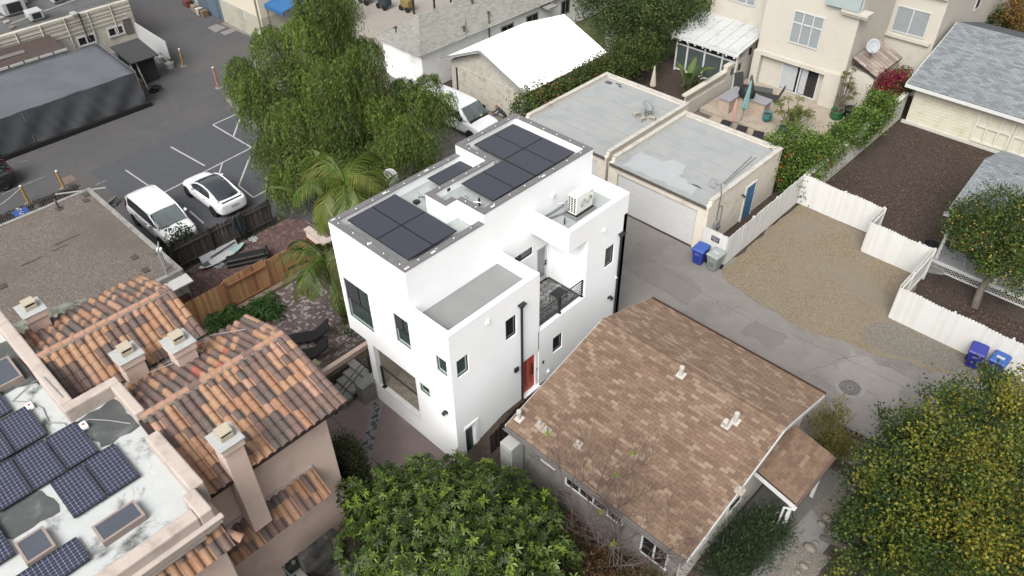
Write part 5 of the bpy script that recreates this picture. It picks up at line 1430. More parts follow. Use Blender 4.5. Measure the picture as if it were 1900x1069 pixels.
bl = MB().box(-.06, .06, -.06, .06, 0, .5).mesh('baluster', M_ch)
for k in range(20): piece('baluster', bl, dw, (-23.95, 40.6 + k * .235, 1.05))
for (y, z) in ((45.7, 1.2), (46.6, 1.2), (47.8, 1.95), (48.7, 1.95)): cb('slot', M_dglass, dw, -23.8, -23.79, y, y + .35, z, z + .5)
kc = thing('barbecue_counter', 'L-shaped stucco barbecue counter with grey tiled top on the patio', 'counter', (-21.5, 43.8, .28))
b = MB(); b.box(-22.6, -21.8, 42.5, 44.5, .28, 1.15); b.box(-21.8, -19.9, 43.6, 44.4, .28, 1.15); b.build('base', pm('counter_stucco', S(214, 190, 168), .9, .1, 2, stain=S(180, 150, 120), stain_scale=2), kc)
b = MB(); b.box(-22.68, -21.75, 42.42, 44.58, 1.15, 1.22); b.box(-21.75, -19.82, 43.52, 44.48, 1.15, 1.22); b.build('top', pm('granite', S(165, 165, 172), .4, .25, 14), kc)
bq = thing('covered_barbecue', 'barbecue under a lumpy black cover on the tiled counter', 'barbecue', (-21.3, 43.9, 1.22))
b = MB(); n_ = 14
rs = random.Random(2)
prof = [(.45, 0), (.5, .1), (.48, .3), (.42, .5), (.3, .66), (.1, .72)]
vv = [(-21.4 + r_ * 1.15 * math.cos(2 * math.pi * k / n_) + rs.uniform(-.03, .03), 43.8 + r_ * .9 * math.sin(2 * math.pi * k / n_) + rs.uniform(-.03, .03), 1.22 + z) for r_, z in prof for k in range(n_)]
b.add(vv, [(i * n_ + k, i * n_ + (k + 1) % n_, (i + 1) * n_ + (k + 1) % n_, (i + 1) * n_ + k) for i in range(5) for k in range(n_)] + [tuple(5 * n_ + k for k in range(n_))]); b.build('cover', pm('black_cover', S(42, 42, 44), .6, .2, 4), bq, smooth=True)
def closed_umbrella(label, x, y, z, h, col, lean=(0, 0)):
    t = thing('patio_umbrella', label, 'umbrella', (x, y, z))
    b = MB(); b.tube([(x, y, z), (x + lean[0], y + lean[1], z + h)], .022, 8); b.build('pole', M_iron, t)
    b = MB(); n_ = 16; vv = []
    for i, (r_, f_) in enumerate([(.10, .32), (.17, .36), (.14, .55), (.10, .75), (.05, .93), (.02, .98)]):
        for k in range(n_):
            q = r_ * (1 + (.35 if k % 2 else -.2) * (1 - f_)); vv.append((x + lean[0] * f_ + q * math.cos(2 * math.pi * k / n_), y + lean[1] * f_ + q * math.sin(2 * math.pi * k / n_), z + h * f_))
    b.add(vv, [(i * n_ + k, i * n_ + (k + 1) % n_, (i + 1) * n_ + (k + 1) % n_, (i + 1) * n_ + k) for i in range(5) for k in range(n_)]); b.build('canopy', pm('umbrella_' + label.split()[1], col, .8, .08, 4), t)
    b = MB(); b.lathe([(.28, 0), (.28, .06), (.1, .1)], (x, y, z), 16); b.build('base', M_iron, t)
closed_umbrella('closed turquoise umbrella leaning over the barbecue counter', -20.7, 42.3, .1, 3.0, S(136, 186, 184), (.05, .3))
closed_umbrella('closed pink umbrella beside the dark patio loungers', -20.6, 41.0, .012, 2.4, S(222, 180, 160))
closed_umbrella('closed white umbrella on the left patio behind garage', -27.2, 41.6, .012, 2.3, S(226, 214, 194))
def potted(label, x, y, z, col, r=.3, h=.55):
    t = thing('plant_pot', label, 'pot', (x, y, z))
    b = MB(); b.lathe([(r * .7, 0), (r * 1.02, h * .55), (r * .95, h * .9), (r * 1.05, h), (r * .88, h), (r * .8, h * .8)], (x, y, z), 18); b.build('pot', pm('glaze_' + '_'.join(label.split()[:2]), col, .3, .1, 3), t, smooth=True)
    MB().lathe([(r * .85, h * .85), (r * .85, h * .87)], (x, y, z), 14).build('soil', M_mulch, t)
potted('turquoise glazed pot at the end of the barbecue counter', -19.5, 43.4, .28, S(60, 150, 152)); potted('tall teal pot under the spiky patio shrub', -17.9, 42.6, .28, S(40, 110, 108), .32, .5)
potted('green glazed pot by the vine wall', -16.4, 46.7, .1, S(50, 118, 66), .42, .75); potted('black pot with grey shrub beside the green pot', -15.9, 47.6, .1, S(45, 45, 46), .45, .7)
def lounger(label, x, y, z, rz, col, cat='lounger', nm='patio_lounger', back=55):
    t = thing(nm, label, cat, (x, y, z), rz)
    m_ = pm(nm + '_fabric_' + str(round(col[0], 3)), col, .8, .12, 5)
    b = MB(); b.box(-.95, .35, -.33, .33, .28, .36); b.build('seat', m_, t, bevel=.03)
    ca, sa = math.cos(R(back)), math.sin(R(back))
    b = MB(); b.slab((.33, -.33, .36), (.33 + .8 * ca, -.33, .36 + .8 * sa), (.33 + .8 * ca, .33, .36 + .8 * sa), (.33, .33, .36), .08); b.build('backrest', m_, t, bevel=.02)
    for sx in (-.85, .25):
        for sy in (-.3, .3): MB().tube([(sx, sy, 0), (sx, sy, .29)], .025, 6).build('leg', M_black, t)
lounger('grey cushioned patio chair by the sliding door', -21.9, 46.4, .28, R(200), S(96, 98, 98), 'chair', 'patio_chair', 70)
lounger('dark patio chair left of the grey cushioned one', -22.9, 45.9, .28, R(150), S(70, 68, 66), 'chair', 'patio_chair', 70)
lounger('dark patio chair in front of the sliding door', -20.6, 46.0, .28, R(20), S(60, 60, 60), 'chair', 'patio_chair', 70)
for k, l in enumerate(['leftmost dark sun chair below the patio step', 'middle dark sun chair below the patio step', 'rightmost dark sun chair below the patio step']):
    lounger(l, -20.9 + k * 1.2, 40.0 + .1 * k, .012, R(95 + 6 * k), S(42, 38, 38), 'chair', 'sun_chair', 25)

# ================================================================== grey-roofed house on the right
gh = thing('grey_roof_house', 'pale yellow house with blue-grey shingle roof and panelled doors', 'house', (-6, 53, 0))
M_gs = [pm('bshingle_a', S(146, 153, 157), .95, .1, 10), pm('bshingle_b', S(155, 162, 165), .95, .1, 10), pm('bshingle_c', S(134, 142, 147), .95, .1, 10), pm('bshingle_d', S(162, 169, 172), .95, .1, 10)]
M_yel = pm('pale_yellow', S(240, 234, 208, 1.05), .85, .03, 1, stain=S(228, 218, 188), stain_scale=1.2)
gx0, gx1, gy0, gyr, gy1, gz0, gzr = -13.6, 8, 49.1, 55.6, 62, 2.75, 4.7
b = MB(); b.slab((gx0, gy0, gz0), (gx1, gy0, gz0), (gx1, gyr, gzr), (gx0, gyr, gzr), .15); b.slab((gx1, gy1, gz0), (gx0, gy1, gz0), (gx0, gyr, gzr), (gx1, gyr, gzr), .15); b.build('roof_sheathing', pm('felt_blue', S(95, 100, 104), .95), gh)
shingle_roof(gh, (gx0, gy0, gz0), (0, gy0, gz0), (0, gyr, gzr), (gx0, gyr, gzr), .42, .19, M_gs, 260, .5, th=.016, weights=[4, 4, 3, 1.5])
w = MB(); w.box(-13.1, 7, 49.75, 49.95, 0, 2.7); w.box(-13.1, -12.9, 49.95, 61.5, 0, 2.7); w.add([(-13.1, 49.95, 2.7), (-13.1, 61.3, 2.7), (-13.1, 55.6, 4.5), (-12.95, 49.95, 2.7), (-12.95, 61.3, 2.7), (-12.95, 55.6, 4.5)], [(2, 1, 0), (3, 4, 5), (0, 3, 5, 2), (2, 5, 4, 1)]); wl_ = w.build('wall', M_yel, gh)
lap = MB().box(0, 3.9, -.02, 0, 0, .17).mesh('lap_board', M_yel)
for k in range(13): piece('lap_board', lap, wl_, (-13.05, 49.75, .1 + k * .2), (-.05, 0, 0))
MB().box(gx0 - .03, 7, gy0 - .06, gy0, gz0 - .22, gz0 - .02).build('fascia', M_wtrim, gh)
MB().slab((gx0 - .05, gy0, gz0 - .02), (gx0, gy0, gz0 - .02), (gx0, gyr, gzr - .02), (gx0 - .05, gyr, gzr - .02), .2).build('rake_board', M_wtrim, gh)
for i, x in enumerate((-9.15, -7.0)):
    b = MB(); b.box(x, x + 2.05, 49.66, 49.75, .25, .37); b.box(x, x + 2.05, 49.66, 49.75, 2.3, 2.42)
    for q in (0, .65, 1.3, 1.95): b.box(x + q, x + q + .1, 49.66, 49.75, .37, 2.3)
    b.box(x + .1, x + .65, 49.665, 49.745, 1.25, 1.37); b.box(x + .75, x + 1.3, 49.665, 49.745, 1.25, 1.37); b.box(x + 1.4, x + 1.95, 49.665, 49.745, 1.25, 1.37); b.build('panelled_door', pm('panel_cream', S(244, 240, 222, 1.05), .7, .03), gh)
MB().box(-13.3, 7, 49.55, 49.75, 0, .16).build('footing', pm('footing_white', S(225, 222, 210), .9, .06, 2), gh)

# ================================================================== small yellow house with porch
sh = thing('porch_cottage', 'small yellow cottage with grey roof and lattice-skirted porch', 'house', (-2, 40, 0))
sx0, sx1, sy0, syr, sy1, sz0, szr = -6.5, 9, 36.9, 40.8, 44.7, 2.75, 3.95
b = MB(); b.slab((sx0, sy0, sz0), (sx1, sy0, sz0), (sx1, syr, szr), (sx0, syr, szr), .12); b.slab((sx1, sy1, sz0), (sx0, sy1, sz0), (sx0, syr, szr), (sx1, syr, szr), .12); b.build('roof_sheathing', MATS['felt_blue'], sh)
shingle_roof(sh, (sx0, sy0, sz0), (4, sy0, sz0), (4, syr, szr), (sx0, syr, szr), .33, .15, M_gs, 0, weights=[4, 4, 2, 1]); shingle_roof(sh, (4, sy1, sz0), (sx0, sy1, sz0), (sx0, syr, szr), (4, syr, szr), .33, .15, M_gs, 0, weights=[4, 4, 2, 1])
w = MB(); w.box(-3.1, 7, 37.6, 37.8, .5, 2.75); w.box(-6.0, -5.8, 38.5, 44.3, 0, 2.7); w.box(-6, -3.1, 38.5, 38.7, .5, 2.75); w.box(-6, 7, 44.1, 44.3, 0, 2.7); wl_ = w.build('wall', pm('yellow_siding', S(236, 224, 170, 1.1), .85, .04, 1), sh)
lap = MB().box(0, 9, -.02, 0, 0, .14).mesh('lap_board', MATS['yellow_siding'])
for k in range(13): piece('lap_board', lap, wl_, (-3.1, 37.6, .55 + k * .16), (-.06, 0, 0))
b = MB(); b.box(-6.2, 7, 36.1, 37.6, .42, .52); b.build('porch_floor', pm('porch_grey', S(175, 178, 178), .8, .06), sh)
for x in (-5.95, -3.2): cb('porch_post', M_wtrim, sh, x - .07, x + .07, 36.2, 36.34, .52, 2.7)
b = MB(); b.box(-6.25, 7, 36.02, 36.1, .38, .53); b.box(-6.25, 7, 36.02, 36.08, 0, .06); b.build('porch_trim', M_wtrim, sh)
lat = MB()
for k in range(90):
    x = -6.2 + k * .15
    for s_ in (-1, 1):
        lat.slab((x - .012, 36.05 + .006 * s_, .05), (x + .012, 36.05 + .006 * s_, .05), (x + .35 * s_ + .012, 36.05 + .006 * s_, .38), (x + .35 * s_ - .012, 36.05 + .006 * s_, .38), .006)
tag(lat.build('lattice_slats', M_wtrim, sh), kind='stuff')
MB().box(sx0 - .05, sx1, sy0 - .06, sy0, sz0 - .2, sz0 - .02).build('fascia', M_wtrim, sh)
pt_ = thing('porch_chair', 'white wire chair on the cottage porch', 'chair', (-4.6, 36.9, .52), R(20))
b = MB(); b.box(-.28, .28, -.25, .25, .4, .44); b.build('seat', pm('slate_cushion', S(90, 95, 110), .8), pt_, bevel=.02)
b = MB()
for k in range(6): b.tube([(-.25 + k * .1, .25, .42), (-.25 + k * .1, .32, .9)], .01, 5)
b.tube([(-.27, .32, .9), (.27, .32, .9)], .015, 6); b.build('backrest', M_wtrim, pt_)
for sx in (-.25, .25):
    for sy in (-.22, .22): MB().tube([(sx, sy, 0), (sx, sy, .4)], .014, 6).build('leg', M_wtrim, pt_)
for k, (x, y, l) in enumerate([(-6.6, 37.3, 'black plastic tub beside the cottage corner')]):
    o = MB().lathe([(.3, 0), (.38, .4), (.4, .5), (.34, .5), (.3, .1)], (0, 0, 0), 16).build('plastic_tub', M_black); o.location = (x, y, .02); tag(o, l, 'tub')
for k, (x, y, s_, l) in enumerate([(-7.2, 36.9, .45, 'square grey paving slab left of the black tub'), (-5.9, 36.0, .5, 'grey paving slab at the foot of the porch')]):
    o = MB().box(-s_, s_, -s_ * .8, s_ * .8, 0, .12).build('paving_slab', M_concrete, bevel=.02); o.location = (x, y, .02); o.rotation_euler = (0, 0, .4); tag(o, l, 'slab')

# ================================================================== white board fences round the gravel pad
M_wf = [pm('white_fence_a', S(238, 237, 232, 1.15), .8, .03, 2), pm('white_fence_b', S(232, 231, 224, 1.15), .8, .04, 2)]
fb = [MB().prism([(-.068, -.01), (.068, -.01), (.068, .01), (-.068, .01)], 0, 1).mesh('board', m_) for m_ in M_wf]
# dog-eared board
def dog(m_):
    b = MB(); pr = [(-.068, 0), (.068, 0), (.068, .965), (.04, 1), (-.04, 1), (-.068, .965)]
    b.add([(p[0], -.01, p[1]) for p in pr] + [(p[0], .01, p[1]) for p in pr], [tuple(range(6)), tuple(range(11, 5, -1))] + [(i, i + 6, (i + 1) % 6 + 6, (i + 1) % 6) for i in range(6)])
    return b.mesh('board', m_)
fb = [dog(m_) for m_ in M_wf]
def fence(label, p0, p1, h0, h1, meshes, side, railmat, posts=True, name='board_fence', sag=.03):
    p0, p1 = Vector((*p0, 0)), Vector((*p1, 0)); L = (p1 - p0).length; d = (p1 - p0) / L; nn = Vector((-d.y, d.x, 0)) * side
    t = thing(name, label, 'fence', p0)
    n_ = max(1, int(round(L / .142))); ang = math.atan2(d.y, d.x); rs = random.Random(int(L * 100))
    for k in range(n_):
        p = p0 + d * ((k + .5) * L / n_)
        piece('board', meshes[rs.randrange(len(meshes))], t, (p.x + nn.x * (.03 + .005 * (k % 2)), p.y + nn.y * (.03 + .005 * (k % 2)), .02), (rs.uniform(-.006, .006), 0, ang), (L / n_ / .142 * 1.04, 1, h0 + (h1 - h0) * k / n_ + sag * math.sin(k * .35) + rs.uniform(-.012, .012)))
    for z in (.35, h0 - .35):
        a, b_ = p0 - nn * .02, p1 - nn * .02
        MB().slab(a + Vector((0, 0, z + .08)) + nn * .03, b_ + Vector((0, 0, z + .08)) + nn * .03, b_ + Vector((0, 0, z + .08)) - nn * .03, a + Vector((0, 0, z + .08)) - nn * .03, .09 if side < 0 else -.09).build('rail', railmat, t)
    if posts:
        for k in range(int(L / 2.4) + 2):
            q = min(L, k * 2.4); p = p0 + d * q - nn * .04
            cb('post', railmat, t, p.x - .045, p.x + .045, p.y - .045, p.y + .045, 0, h0 - .02)
    return t
fence('white board fence along the garage side of the gravel pad', (-13.7, 29.25), (-13.72, 36.7), 1.75, 1.85, fb, -1, M_wf[1])
fence('white board fence at the back of the gravel pad', (-13.7, 36.75), (-9.2, 36.7), 1.85, 1.8, fb, -1, M_wf[1])
fence('short white board fence return at the mulch yard corner', (-9.15, 36.65), (-9.15, 35.05), 1.85, 1.85, fb, -1, M_wf[1])
fence('white board fence between gravel pad and cottage', (-9.1, 35.0), (-5.95, 35.0), 1.85, 1.8, fb, -1, M_wf[1])
fence('white board fence stepping out toward the alley', (-5.95, 34.95), (-5.97, 31.15), 1.85, 1.85, fb, -1, M_wf[1])
fence('long white board fence behind the two blue bins', (-5.95, 31.1), (2.5, 31.1), 1.85, 1.75, fb, -1, M_wf[1])
fence('short white fence with small sign beside the garage corner', (-15.1, 29.2), (-13.75, 29.2), 1.75, 1.75, fb, -1, M_wf[1])
sg = thing('parking_sign', 'small dark blue sign with white lettering on the white fence', 'sign', (-14.35, 29.13, 1.2))
cb('plate', pm('sign_navy', S(62, 62, 88, 1.2), .5), sg, -14.58, -14.12, 29.1, 29.12, 1.2, 1.5)
text_part('lettering', 'PRIVATE', M_wtrim, sg, (-14.35, 29.095, 1.42), (math.pi / 2, 0, 0), .1); text_part('lettering', 'PARKING', M_wtrim, sg, (-14.35, 29.095, 1.33), (math.pi / 2, 0, 0), .09); text_part('lettering', 'ONLY', M_wtrim, sg, (-14.35, 29.095, 1.25), (math.pi / 2, 0, 0), .07)
vw = thing('garden_wall', 'white garden wall smothered by flowering vine beside the mulch yard', 'wall', (-13.6, 43, 0))
b = MB(); b.box(-13.75, -13.5, 37.0, 50.0, 0, 1.75); b.box(-13.8, -13.45, 37.0, 50.0, 1.75, 1.82); b.build('wall', pm('garden_wall_white', S(232, 228, 216, 1.1), .9, .08, 2, stain=S(190, 182, 165), stain_scale=1.5), vw)
# ================================================================== gravel-roofed building on the left
lf = thing('gravel_roof_building', 'low building with a flat brown gravel roof and pale edge flashing', 'building', (-34, 2, 0))
M_rg = speckle('roof_gravel', S(108, 97, 88), S(142, 130, 119), 26, big=S(118, 106, 96), bigscale=.3, c3=S(168, 156, 146), bump=.4)
b = MB(); b.box(-39.0, -29.4, -14, 8.85, 0, 3.12); b.build('wall', pm('offwhite_wall', S(196, 190, 180, 1.2), .9, .08, 1.5, stain=S(150, 142, 130), stain_scale=1.4), lf)
MB().box(-38.85, -29.55, -14, 8.7, 3.12, 3.16).build('roof', M_rg, lf)
M_fl = pm('edge_flashing', S(168, 166, 160), .7, .12, 2, stain=S(120, 115, 108), stain_scale=2.5)
for a in ((-39.05, -38.85, -14, 8.9), (-38.85, -29.35, 8.68, 8.9), (-29.57, -29.35, 4.5, 8.68)): cb('flashing', M_fl, lf, a[0], a[1], a[2], a[3], 3.08, 3.22, bevel=.015)
b = MB(); b.slab((-29.35, 7.3, 2.95), (-28.75, 7.3, 2.85), (-28.75, 8.95, 2.85), (-29.35, 8.95, 2.95), .08); b.build('awning', pm('awning_white', S(215, 215, 210), .7, .08, 3), lf)
cb('meter_cupboard', pm('dark_red', S(82, 50, 44, 1.2), .8, .15, 3), lf, -29.39, -29.15, 8.0, 8.75, .3, 1.9)
for z in (1.0, 1.45): b = MB(); b.tube([(-29.15, 8.45, z), (-29.02, 8.45, z)], .11, 14); b.build('meter', M_dish, lf)
b = MB(); b.tube([(-29.45, 8.2, 3.2), (-29.45, 8.2, 4.6)], .04, 8); b.tube([(-29.45, 8.2, 4.5), (-29.7, 8.4, 4.75), (-29.95, 8.5, 4.65)], .03, 6); b.build('service_mast', pm('mast_pale', S(180, 180, 178), .5), lf)
b = MB(); b.tube([(-29.9, 8.4, 3.2), (-29.9, 8.4, 4.2)], .05, 8); b.build('vent_pipe', MATS['mast_pale'], lf); MB().lathe([(.02, 0), (.12, .03), (.13, .15), (.02, .2)], (-29.9, 8.4, 4.2), 12).build('vent_cap', M_trimw, lf)
b = MB()
for k in range(5):
    b.tube([(-29.42, 8.2, 4.5), (-29.6 - .04 * k, 8.0 + .1 * k, 4.3 + .05 * k), (-29.9 - .06 * k, 7.8 + .15 * k, 4.42 - .1 * (k % 2))], .012, 5)
b.tube([(-29.3, 8.0, 3.0), (-29.15, 8.3, 2.6), (-29.1, 8.6, 1.9)], .015, 5); b.build('service_cable', M_black, lf)
for (u, v) in ((110, 388), (160, 362), (250, 478), (160, 372), (5, 532), (270, 502)):
    p = P(u, v, 3.16); b = MB(); b.box(p.x - .18, p.x + .18, p.y - .14, p.y + .14, 3.161, 3.2)
    if u in (110,): b.tube([(p.x, p.y, 3.2), (p.x, p.y, 3.6), (p.x - .1, p.y, 3.7)], .05, 8)
    b.build('roof_vent', pm('vent_rust', S(92, 82, 74), .8, .2, 5), lf)
for (u, v, w_) in ((125, 445, .6), (112, 460, .35), (60, 485, .5)):
    p = P(u, v, 3.16); q = wob([(p.x - .04, p.y - w_), (p.x + .04, p.y - w_), (p.x + .04, p.y + w_), (p.x - .04, p.y + w_)], .15, .02, u)
    MB().add([(a[0], a[1], 3.166) for a in q], [tuple(range(len(q)))]).build('roof_crack', pm('tar', S(70, 62, 56), .8), lf)
q = wob([(-31.3, 2.2), (-30.2, 2.5), (-29.8, 4.0), (-30.1, 5.2), (-30.8, 4.8), (-31.2, 3.5)], .3, .12, 5)
MB().add([(a[0], a[1], 3.168) for a in q], [tuple(range(len(q)))]).build('lichen_patch', pm('lichen', S(150, 155, 140), .9, .15, 3, stain=S(105, 108, 92), stain_scale=2.5, stain_amt=(.45, .6)), lf)

# dark picket fence by the cars, cedar fence, wall bits ------------------
M_dk = [pm('grey_picket_%d' % k, c, .95, .25, 7) for k, c in enumerate([S(72, 66, 62, 1.2), S(60, 56, 54, 1.2), S(84, 76, 70, 1.2)])]
def picket(m_):
    b = MB(); pr = [(-.045, 0), (.045, 0), (.045, .94), (0, 1), (-.045, .94)]
    b.add([(p[0], -.01, p[1]) for p in pr] + [(p[0], .01, p[1]) for p in pr], [tuple(range(5)), tuple(range(9, 4, -1))] + [(i, i + 5, (i + 1) % 5 + 5, (i + 1) % 5) for i in range(5)])
    return b.mesh('picket', m_)
pk = [picket(m_) for m_ in M_dk]
df = thing('picket_fence', 'weathered dark grey picket fence in front of the parked cars', 'fence', (-33.6, 12.8, 0))
rs = random.Random(12)
for k in range(56):
    piece('picket', pk[rs.randrange(3)], df, (-33.62, 9.95 + k * .1, 0), (0, rs.uniform(-.02, .02), math.pi / 2 + rs.uniform(-.03, .03)), (1, 1, 1.62 + rs.uniform(-.06, .06)))
for z in (.3, 1.3): cb('rail', M_dk[0], df, -33.59, -33.53, 9.9, 15.55, z, z + .09)
for y in (9.9, 12.0, 13.8, 15.5): cb('post', M_dk[1], df, -33.6, -33.48, y - .06, y + .06, 0, 1.72)
M_ced = [pm('cedar_%d' % k, c, .85, .12, 6) for k, c in enumerate([S(196, 146, 92, 1.25), S(184, 132, 80, 1.25), S(206, 160, 106, 1.25), S(164, 108, 70, 1.2)])]
cd = [dog(m_) for m_ in M_ced]
cf = thing('cedar_fence', 'new orange cedar board fence with a gate beside the brick patio', 'fence', (-29.05, 11, 0))
for k in range(46):
    y = 8.25 + k * .142
    gate = 10.3 < y < 12.45
    piece('board', cd[3] if k % 11 == 3 else cd[rs.randrange(3)], cf, (-29.0 if not gate else -29.03, y, .12 if gate else .02), (0, 0, math.pi / 2), (1, 1, 1.72 + (.02 if gate else 0) + rs.uniform(-.01, .01)))
for (y0, y1, z) in ((10.3, 12.45, 1.42), (10.3, 12.45, .22)): cb('gate_rail', M_ced[3], cf, -28.985, -28.93, y0, y1, z, z + .1)
for (y0, y1) in ((8.2, 10.2), (12.5, 14.8)):
    for z in (.35, 1.35): cb('rail', M_ced[1], cf, -29.08, -29.03, y0, y1, z, z + .09)
for y in (8.2, 10.22, 12.5, 14.8): cb('post', M_ced[3], cf, -29.0, -28.9, y - .05, y + .05, 0, 1.82)
sl = MB().box(-28.9, -28.6, 10.2, 14.6, 0, .22).build('step_edge', pm('step_conc', S(150, 132, 115), .9, .1, 3), bevel=.02); tag(sl, 'long low concrete edging along the cedar gate', 'edging')
pw = thing('pink_wall', 'pink stucco wall stub between cedar fence and palms', 'wall', (-28.4, 15.3, 0))
b = MB(); b.box(-28.9, -27.2, 14.9, 15.15, 0, 2.3); b.box(-27.45, -27.2, 15.15, 19.5, 0, 2.3); b.build('wall', M_pink, pw); b = MB(); b.box(-28.95, -27.15, 14.85, 15.2, 2.3, 2.4); b.box(-27.5, -27.15, 15.2, 19.5, 2.3, 2.4); b.build('cap', M_pinkcap, pw)
MB().box(-28.9, -28.2, 14.86, 14.9, 0, 1.9).build('side_gate', pm('brown_gate', S(110, 76, 56), .8, .15, 4), pw)
rw = thing('retaining_wall', 'pink retaining wall with a square niche beside the steps', 'wall', (-22.4, 11.8, -1))
b = MB(); b.box(-22.45, -22.2, 10.2, 14.0, -1.0, .25); b.box(-22.5, -22.15, 9.6, 10.2, -1, .25); b.box(-22.5, -22.15, 9.6, 9.72, .25, .85); b.box(-22.5, -22.15, 10.5, 10.66, .25, .85); b.box(-22.5, -22.15, 9.72, 10.5, .7, .85); b.build('wall', M_pink, rw)
MB().box(-22.53, -22.12, 9.56, 10.7, .85, .95).build('cap', pm('mossy_cap', S(165, 155, 118), .9, .15, 4), rw)
lt = MB()
for k in range(34):
    for s_ in (-1, 1):
        y = 10.9 + k * .1
        if 10.9 <= y + s_ * .3 <= 14.0: lt.slab((-22.45 + .005 * s_, y - .01, .25), (-22.45 + .005 * s_, y + .01, .25), (-22.62 + .005 * s_, y + s_ * .3 + .01, .62), (-22.62 + .005 * s_, y + s_ * .3 - .01, .62), .008)
tag(lt.build('lattice_slats', pm('lattice_brown', S(82, 70, 60), .9), rw), kind='stuff')
b = MB(); b.tube([(-22.45, 10.85, .25), (-22.63, 10.85, .64), (-22.63, 14.05, .64), (-22.45, 14.05, .25), (-22.45, 10.85, .25)], .02, 6); b.build('lattice_frame', MATS['lattice_brown'], rw)
st = thing('concrete_steps', 'grey concrete steps with black handrail beside the white house', 'steps', (-21.3, 11.4, -1))
b = MB()
for k in range(5):
    b.box(-22.15, -20.9, 10.4 + k * .38, 12.4, -1 + k * .2, -1 + (k + 1) * .2 - .001)
    cb('step', pm('step_grey', S(158, 158, 154), .85, .1, 3, stain=S(130, 130, 126), stain_scale=3), st, -22.15, -20.9, 10.4 + k * .38, 10.4 + (k + 1) * .38 + .02, -1 + k * .2 + .001, -1 + (k + 1) * .2 + .012, bevel=.015)
b = MB(); b.box(-20.9, -20.37, 11.4, 12.4, -1, 0.02); b.build('landing', MATS['step_grey'], st)
for off_ in (0, -.35):
    b = MB(); b.tube([(-20.95, 12.35, .95 + off_), (-20.95, 12.25, .95 + off_), (-20.95, 10.2, -.12 + off_)], .025, 6); b.build('handrail', M_black, st)
for (y, z0, z1) in ((12.3, 0.02, .95), (10.25, -1, -.1)): cb('post', M_black, st, -20.98, -20.92, y - .03, y + .03, z0, z1); cb('foot', M_black, st, -21.03, -20.87, y - .08, y + .08, z0 + .001, z0 + .015)
lounger('black outdoor chaise longue on the brick patio behind the tile roof', -24.5, 11.6, .02, R(60), S(40, 40, 42), 'chaise', 'chaise_longue', 40)
lounger('second black chaise longue beside the niche wall', -23.6, 10.9, .02, R(60), S(38, 38, 40), 'chaise', 'chaise_longue', 40)
# surfboard, sofa, wetsuit, foam board, rags -----------------------------
M_wht = pm('board_white', S(214, 216, 214), .35, .04, 2)
sbd = thing('surfboard', 'white surfboard with aqua tail and grey pad lying by dark fence', 'surfboard', (-32.9, 12.1, 0))
def board_mesh(Lh, wd, th):
    b = MB(); vv = []; n_ = 16; m_ = 10
    for i in range(n_ + 1):
        t = i / n_; s_ = math.sin(math.pi * min(1, max(0, t))) ** .55; w_ = wd * max(.02, s_); zz = .06 + .12 * (2 * t - 1) ** 4
        for k in range(m_):
            a = 2 * math.pi * k / m_; vv.append(((t - .5) * Lh, w_ * math.cos(a), zz + th * s_ * math.sin(a)))
    b.add(vv, [(i * m_ + k, i * m_ + (k + 1) % m_, (i + 1) * m_ + (k + 1) % m_, (i + 1) * m_ + k) for i in range(n_) for k in range(m_)], 0)
    for i in range(n_):
        if i >= 11:
            for k in range(m_): b.m[i * m_ + k] = 1
    return b
bm2 = board_mesh(2.8, .32, .06); M_aqua = pm('board_aqua', S(176, 208, 206), .35, .05, 3)
d_ = Matrix.Rotation(R(95), 4, 'Z')
bm2.v = [tuple(Vector((-32.9, 12.05, .1)) + (d_ @ Vector(p))) for p in bm2.v]; bm2.build('hull', [M_wht, M_aqua], sbd, smooth=True)
b = MB(); q = [(-1.15, -.13), (-.8, -.17), (-.75, .17), (-1.15, .13)]; b.prism([(p[0], p[1]) for p in q], .17, .185); b.v = [tuple(Vector((-32.9, 12.05, .09)) + (d_ @ Vector(p))) for p in b.v]; b.build('traction_pad', pm('pad_grey', S(90, 94, 98), .9), sbd)
fb_ = thing('foam_panel', 'pale grey flat panel leaning low against the dark picket fence', 'panel', (-33.3, 12, 0))
MB().slab((-33.3, 11.1, .03), (-33.3, 13.2, .03), (-33.5, 13.2, .34), (-33.5, 11.1, .34), .03).build('panel', pm('panel_grey', S(205, 205, 210), .6, .04), fb_); MB().slab((-33.3, 11.6, .10), (-33.36, 13.1, .26), (-33.38, 13.1, .32), (-33.33, 11.6, .16), .012).build('stripe', pm('stripe_dark', S(90, 92, 98), .6), fb_)
so = thing('sofa', 'black upholstered sofa tipped on its back in the paved court', 'sofa', (-31.85, 12.85, 0), R(64))
M_blk = pm('black_vinyl', S(44, 42, 42), .45, .15, 4)
b = MB(); b.box(-1.0, 1.0, -.3, .25, .05, .42); b.build('backrest', M_blk, so, bevel=.1, seg=3); b = MB(); b.box(-1.02, 1.02, -.42, -.2, .0, .22); b.build('seat', M_blk, so, bevel=.07, seg=3)
b = MB(); b.box(.98, 1.14, -.42, .3, .02, .5); b.build('armrest', M_blk, so, bevel=.06, seg=3); b = MB(); b.box(-.01, .01, -.31, .26, .06, .43); b.build('seam', M_black, so)
ws = thing('wetsuit', 'dark wetsuit hanging over the picket fence', 'wetsuit', (-33.4, 13.6, .2))
b = MB(); vv = []; cols_ = 9; rows_ = 10
for i in range(rows_):
    for k in range(cols_):
        t = i / (rows_ - 1); w_ = .22 + .05 * math.sin(t * 5); vv.append((-33.46 + .04 * math.sin(k * 1.7) + .10 * t, 13.6 + (k / (cols_ - 1) - .5) * 2 * w_, 1.72 - 1.4 * t))
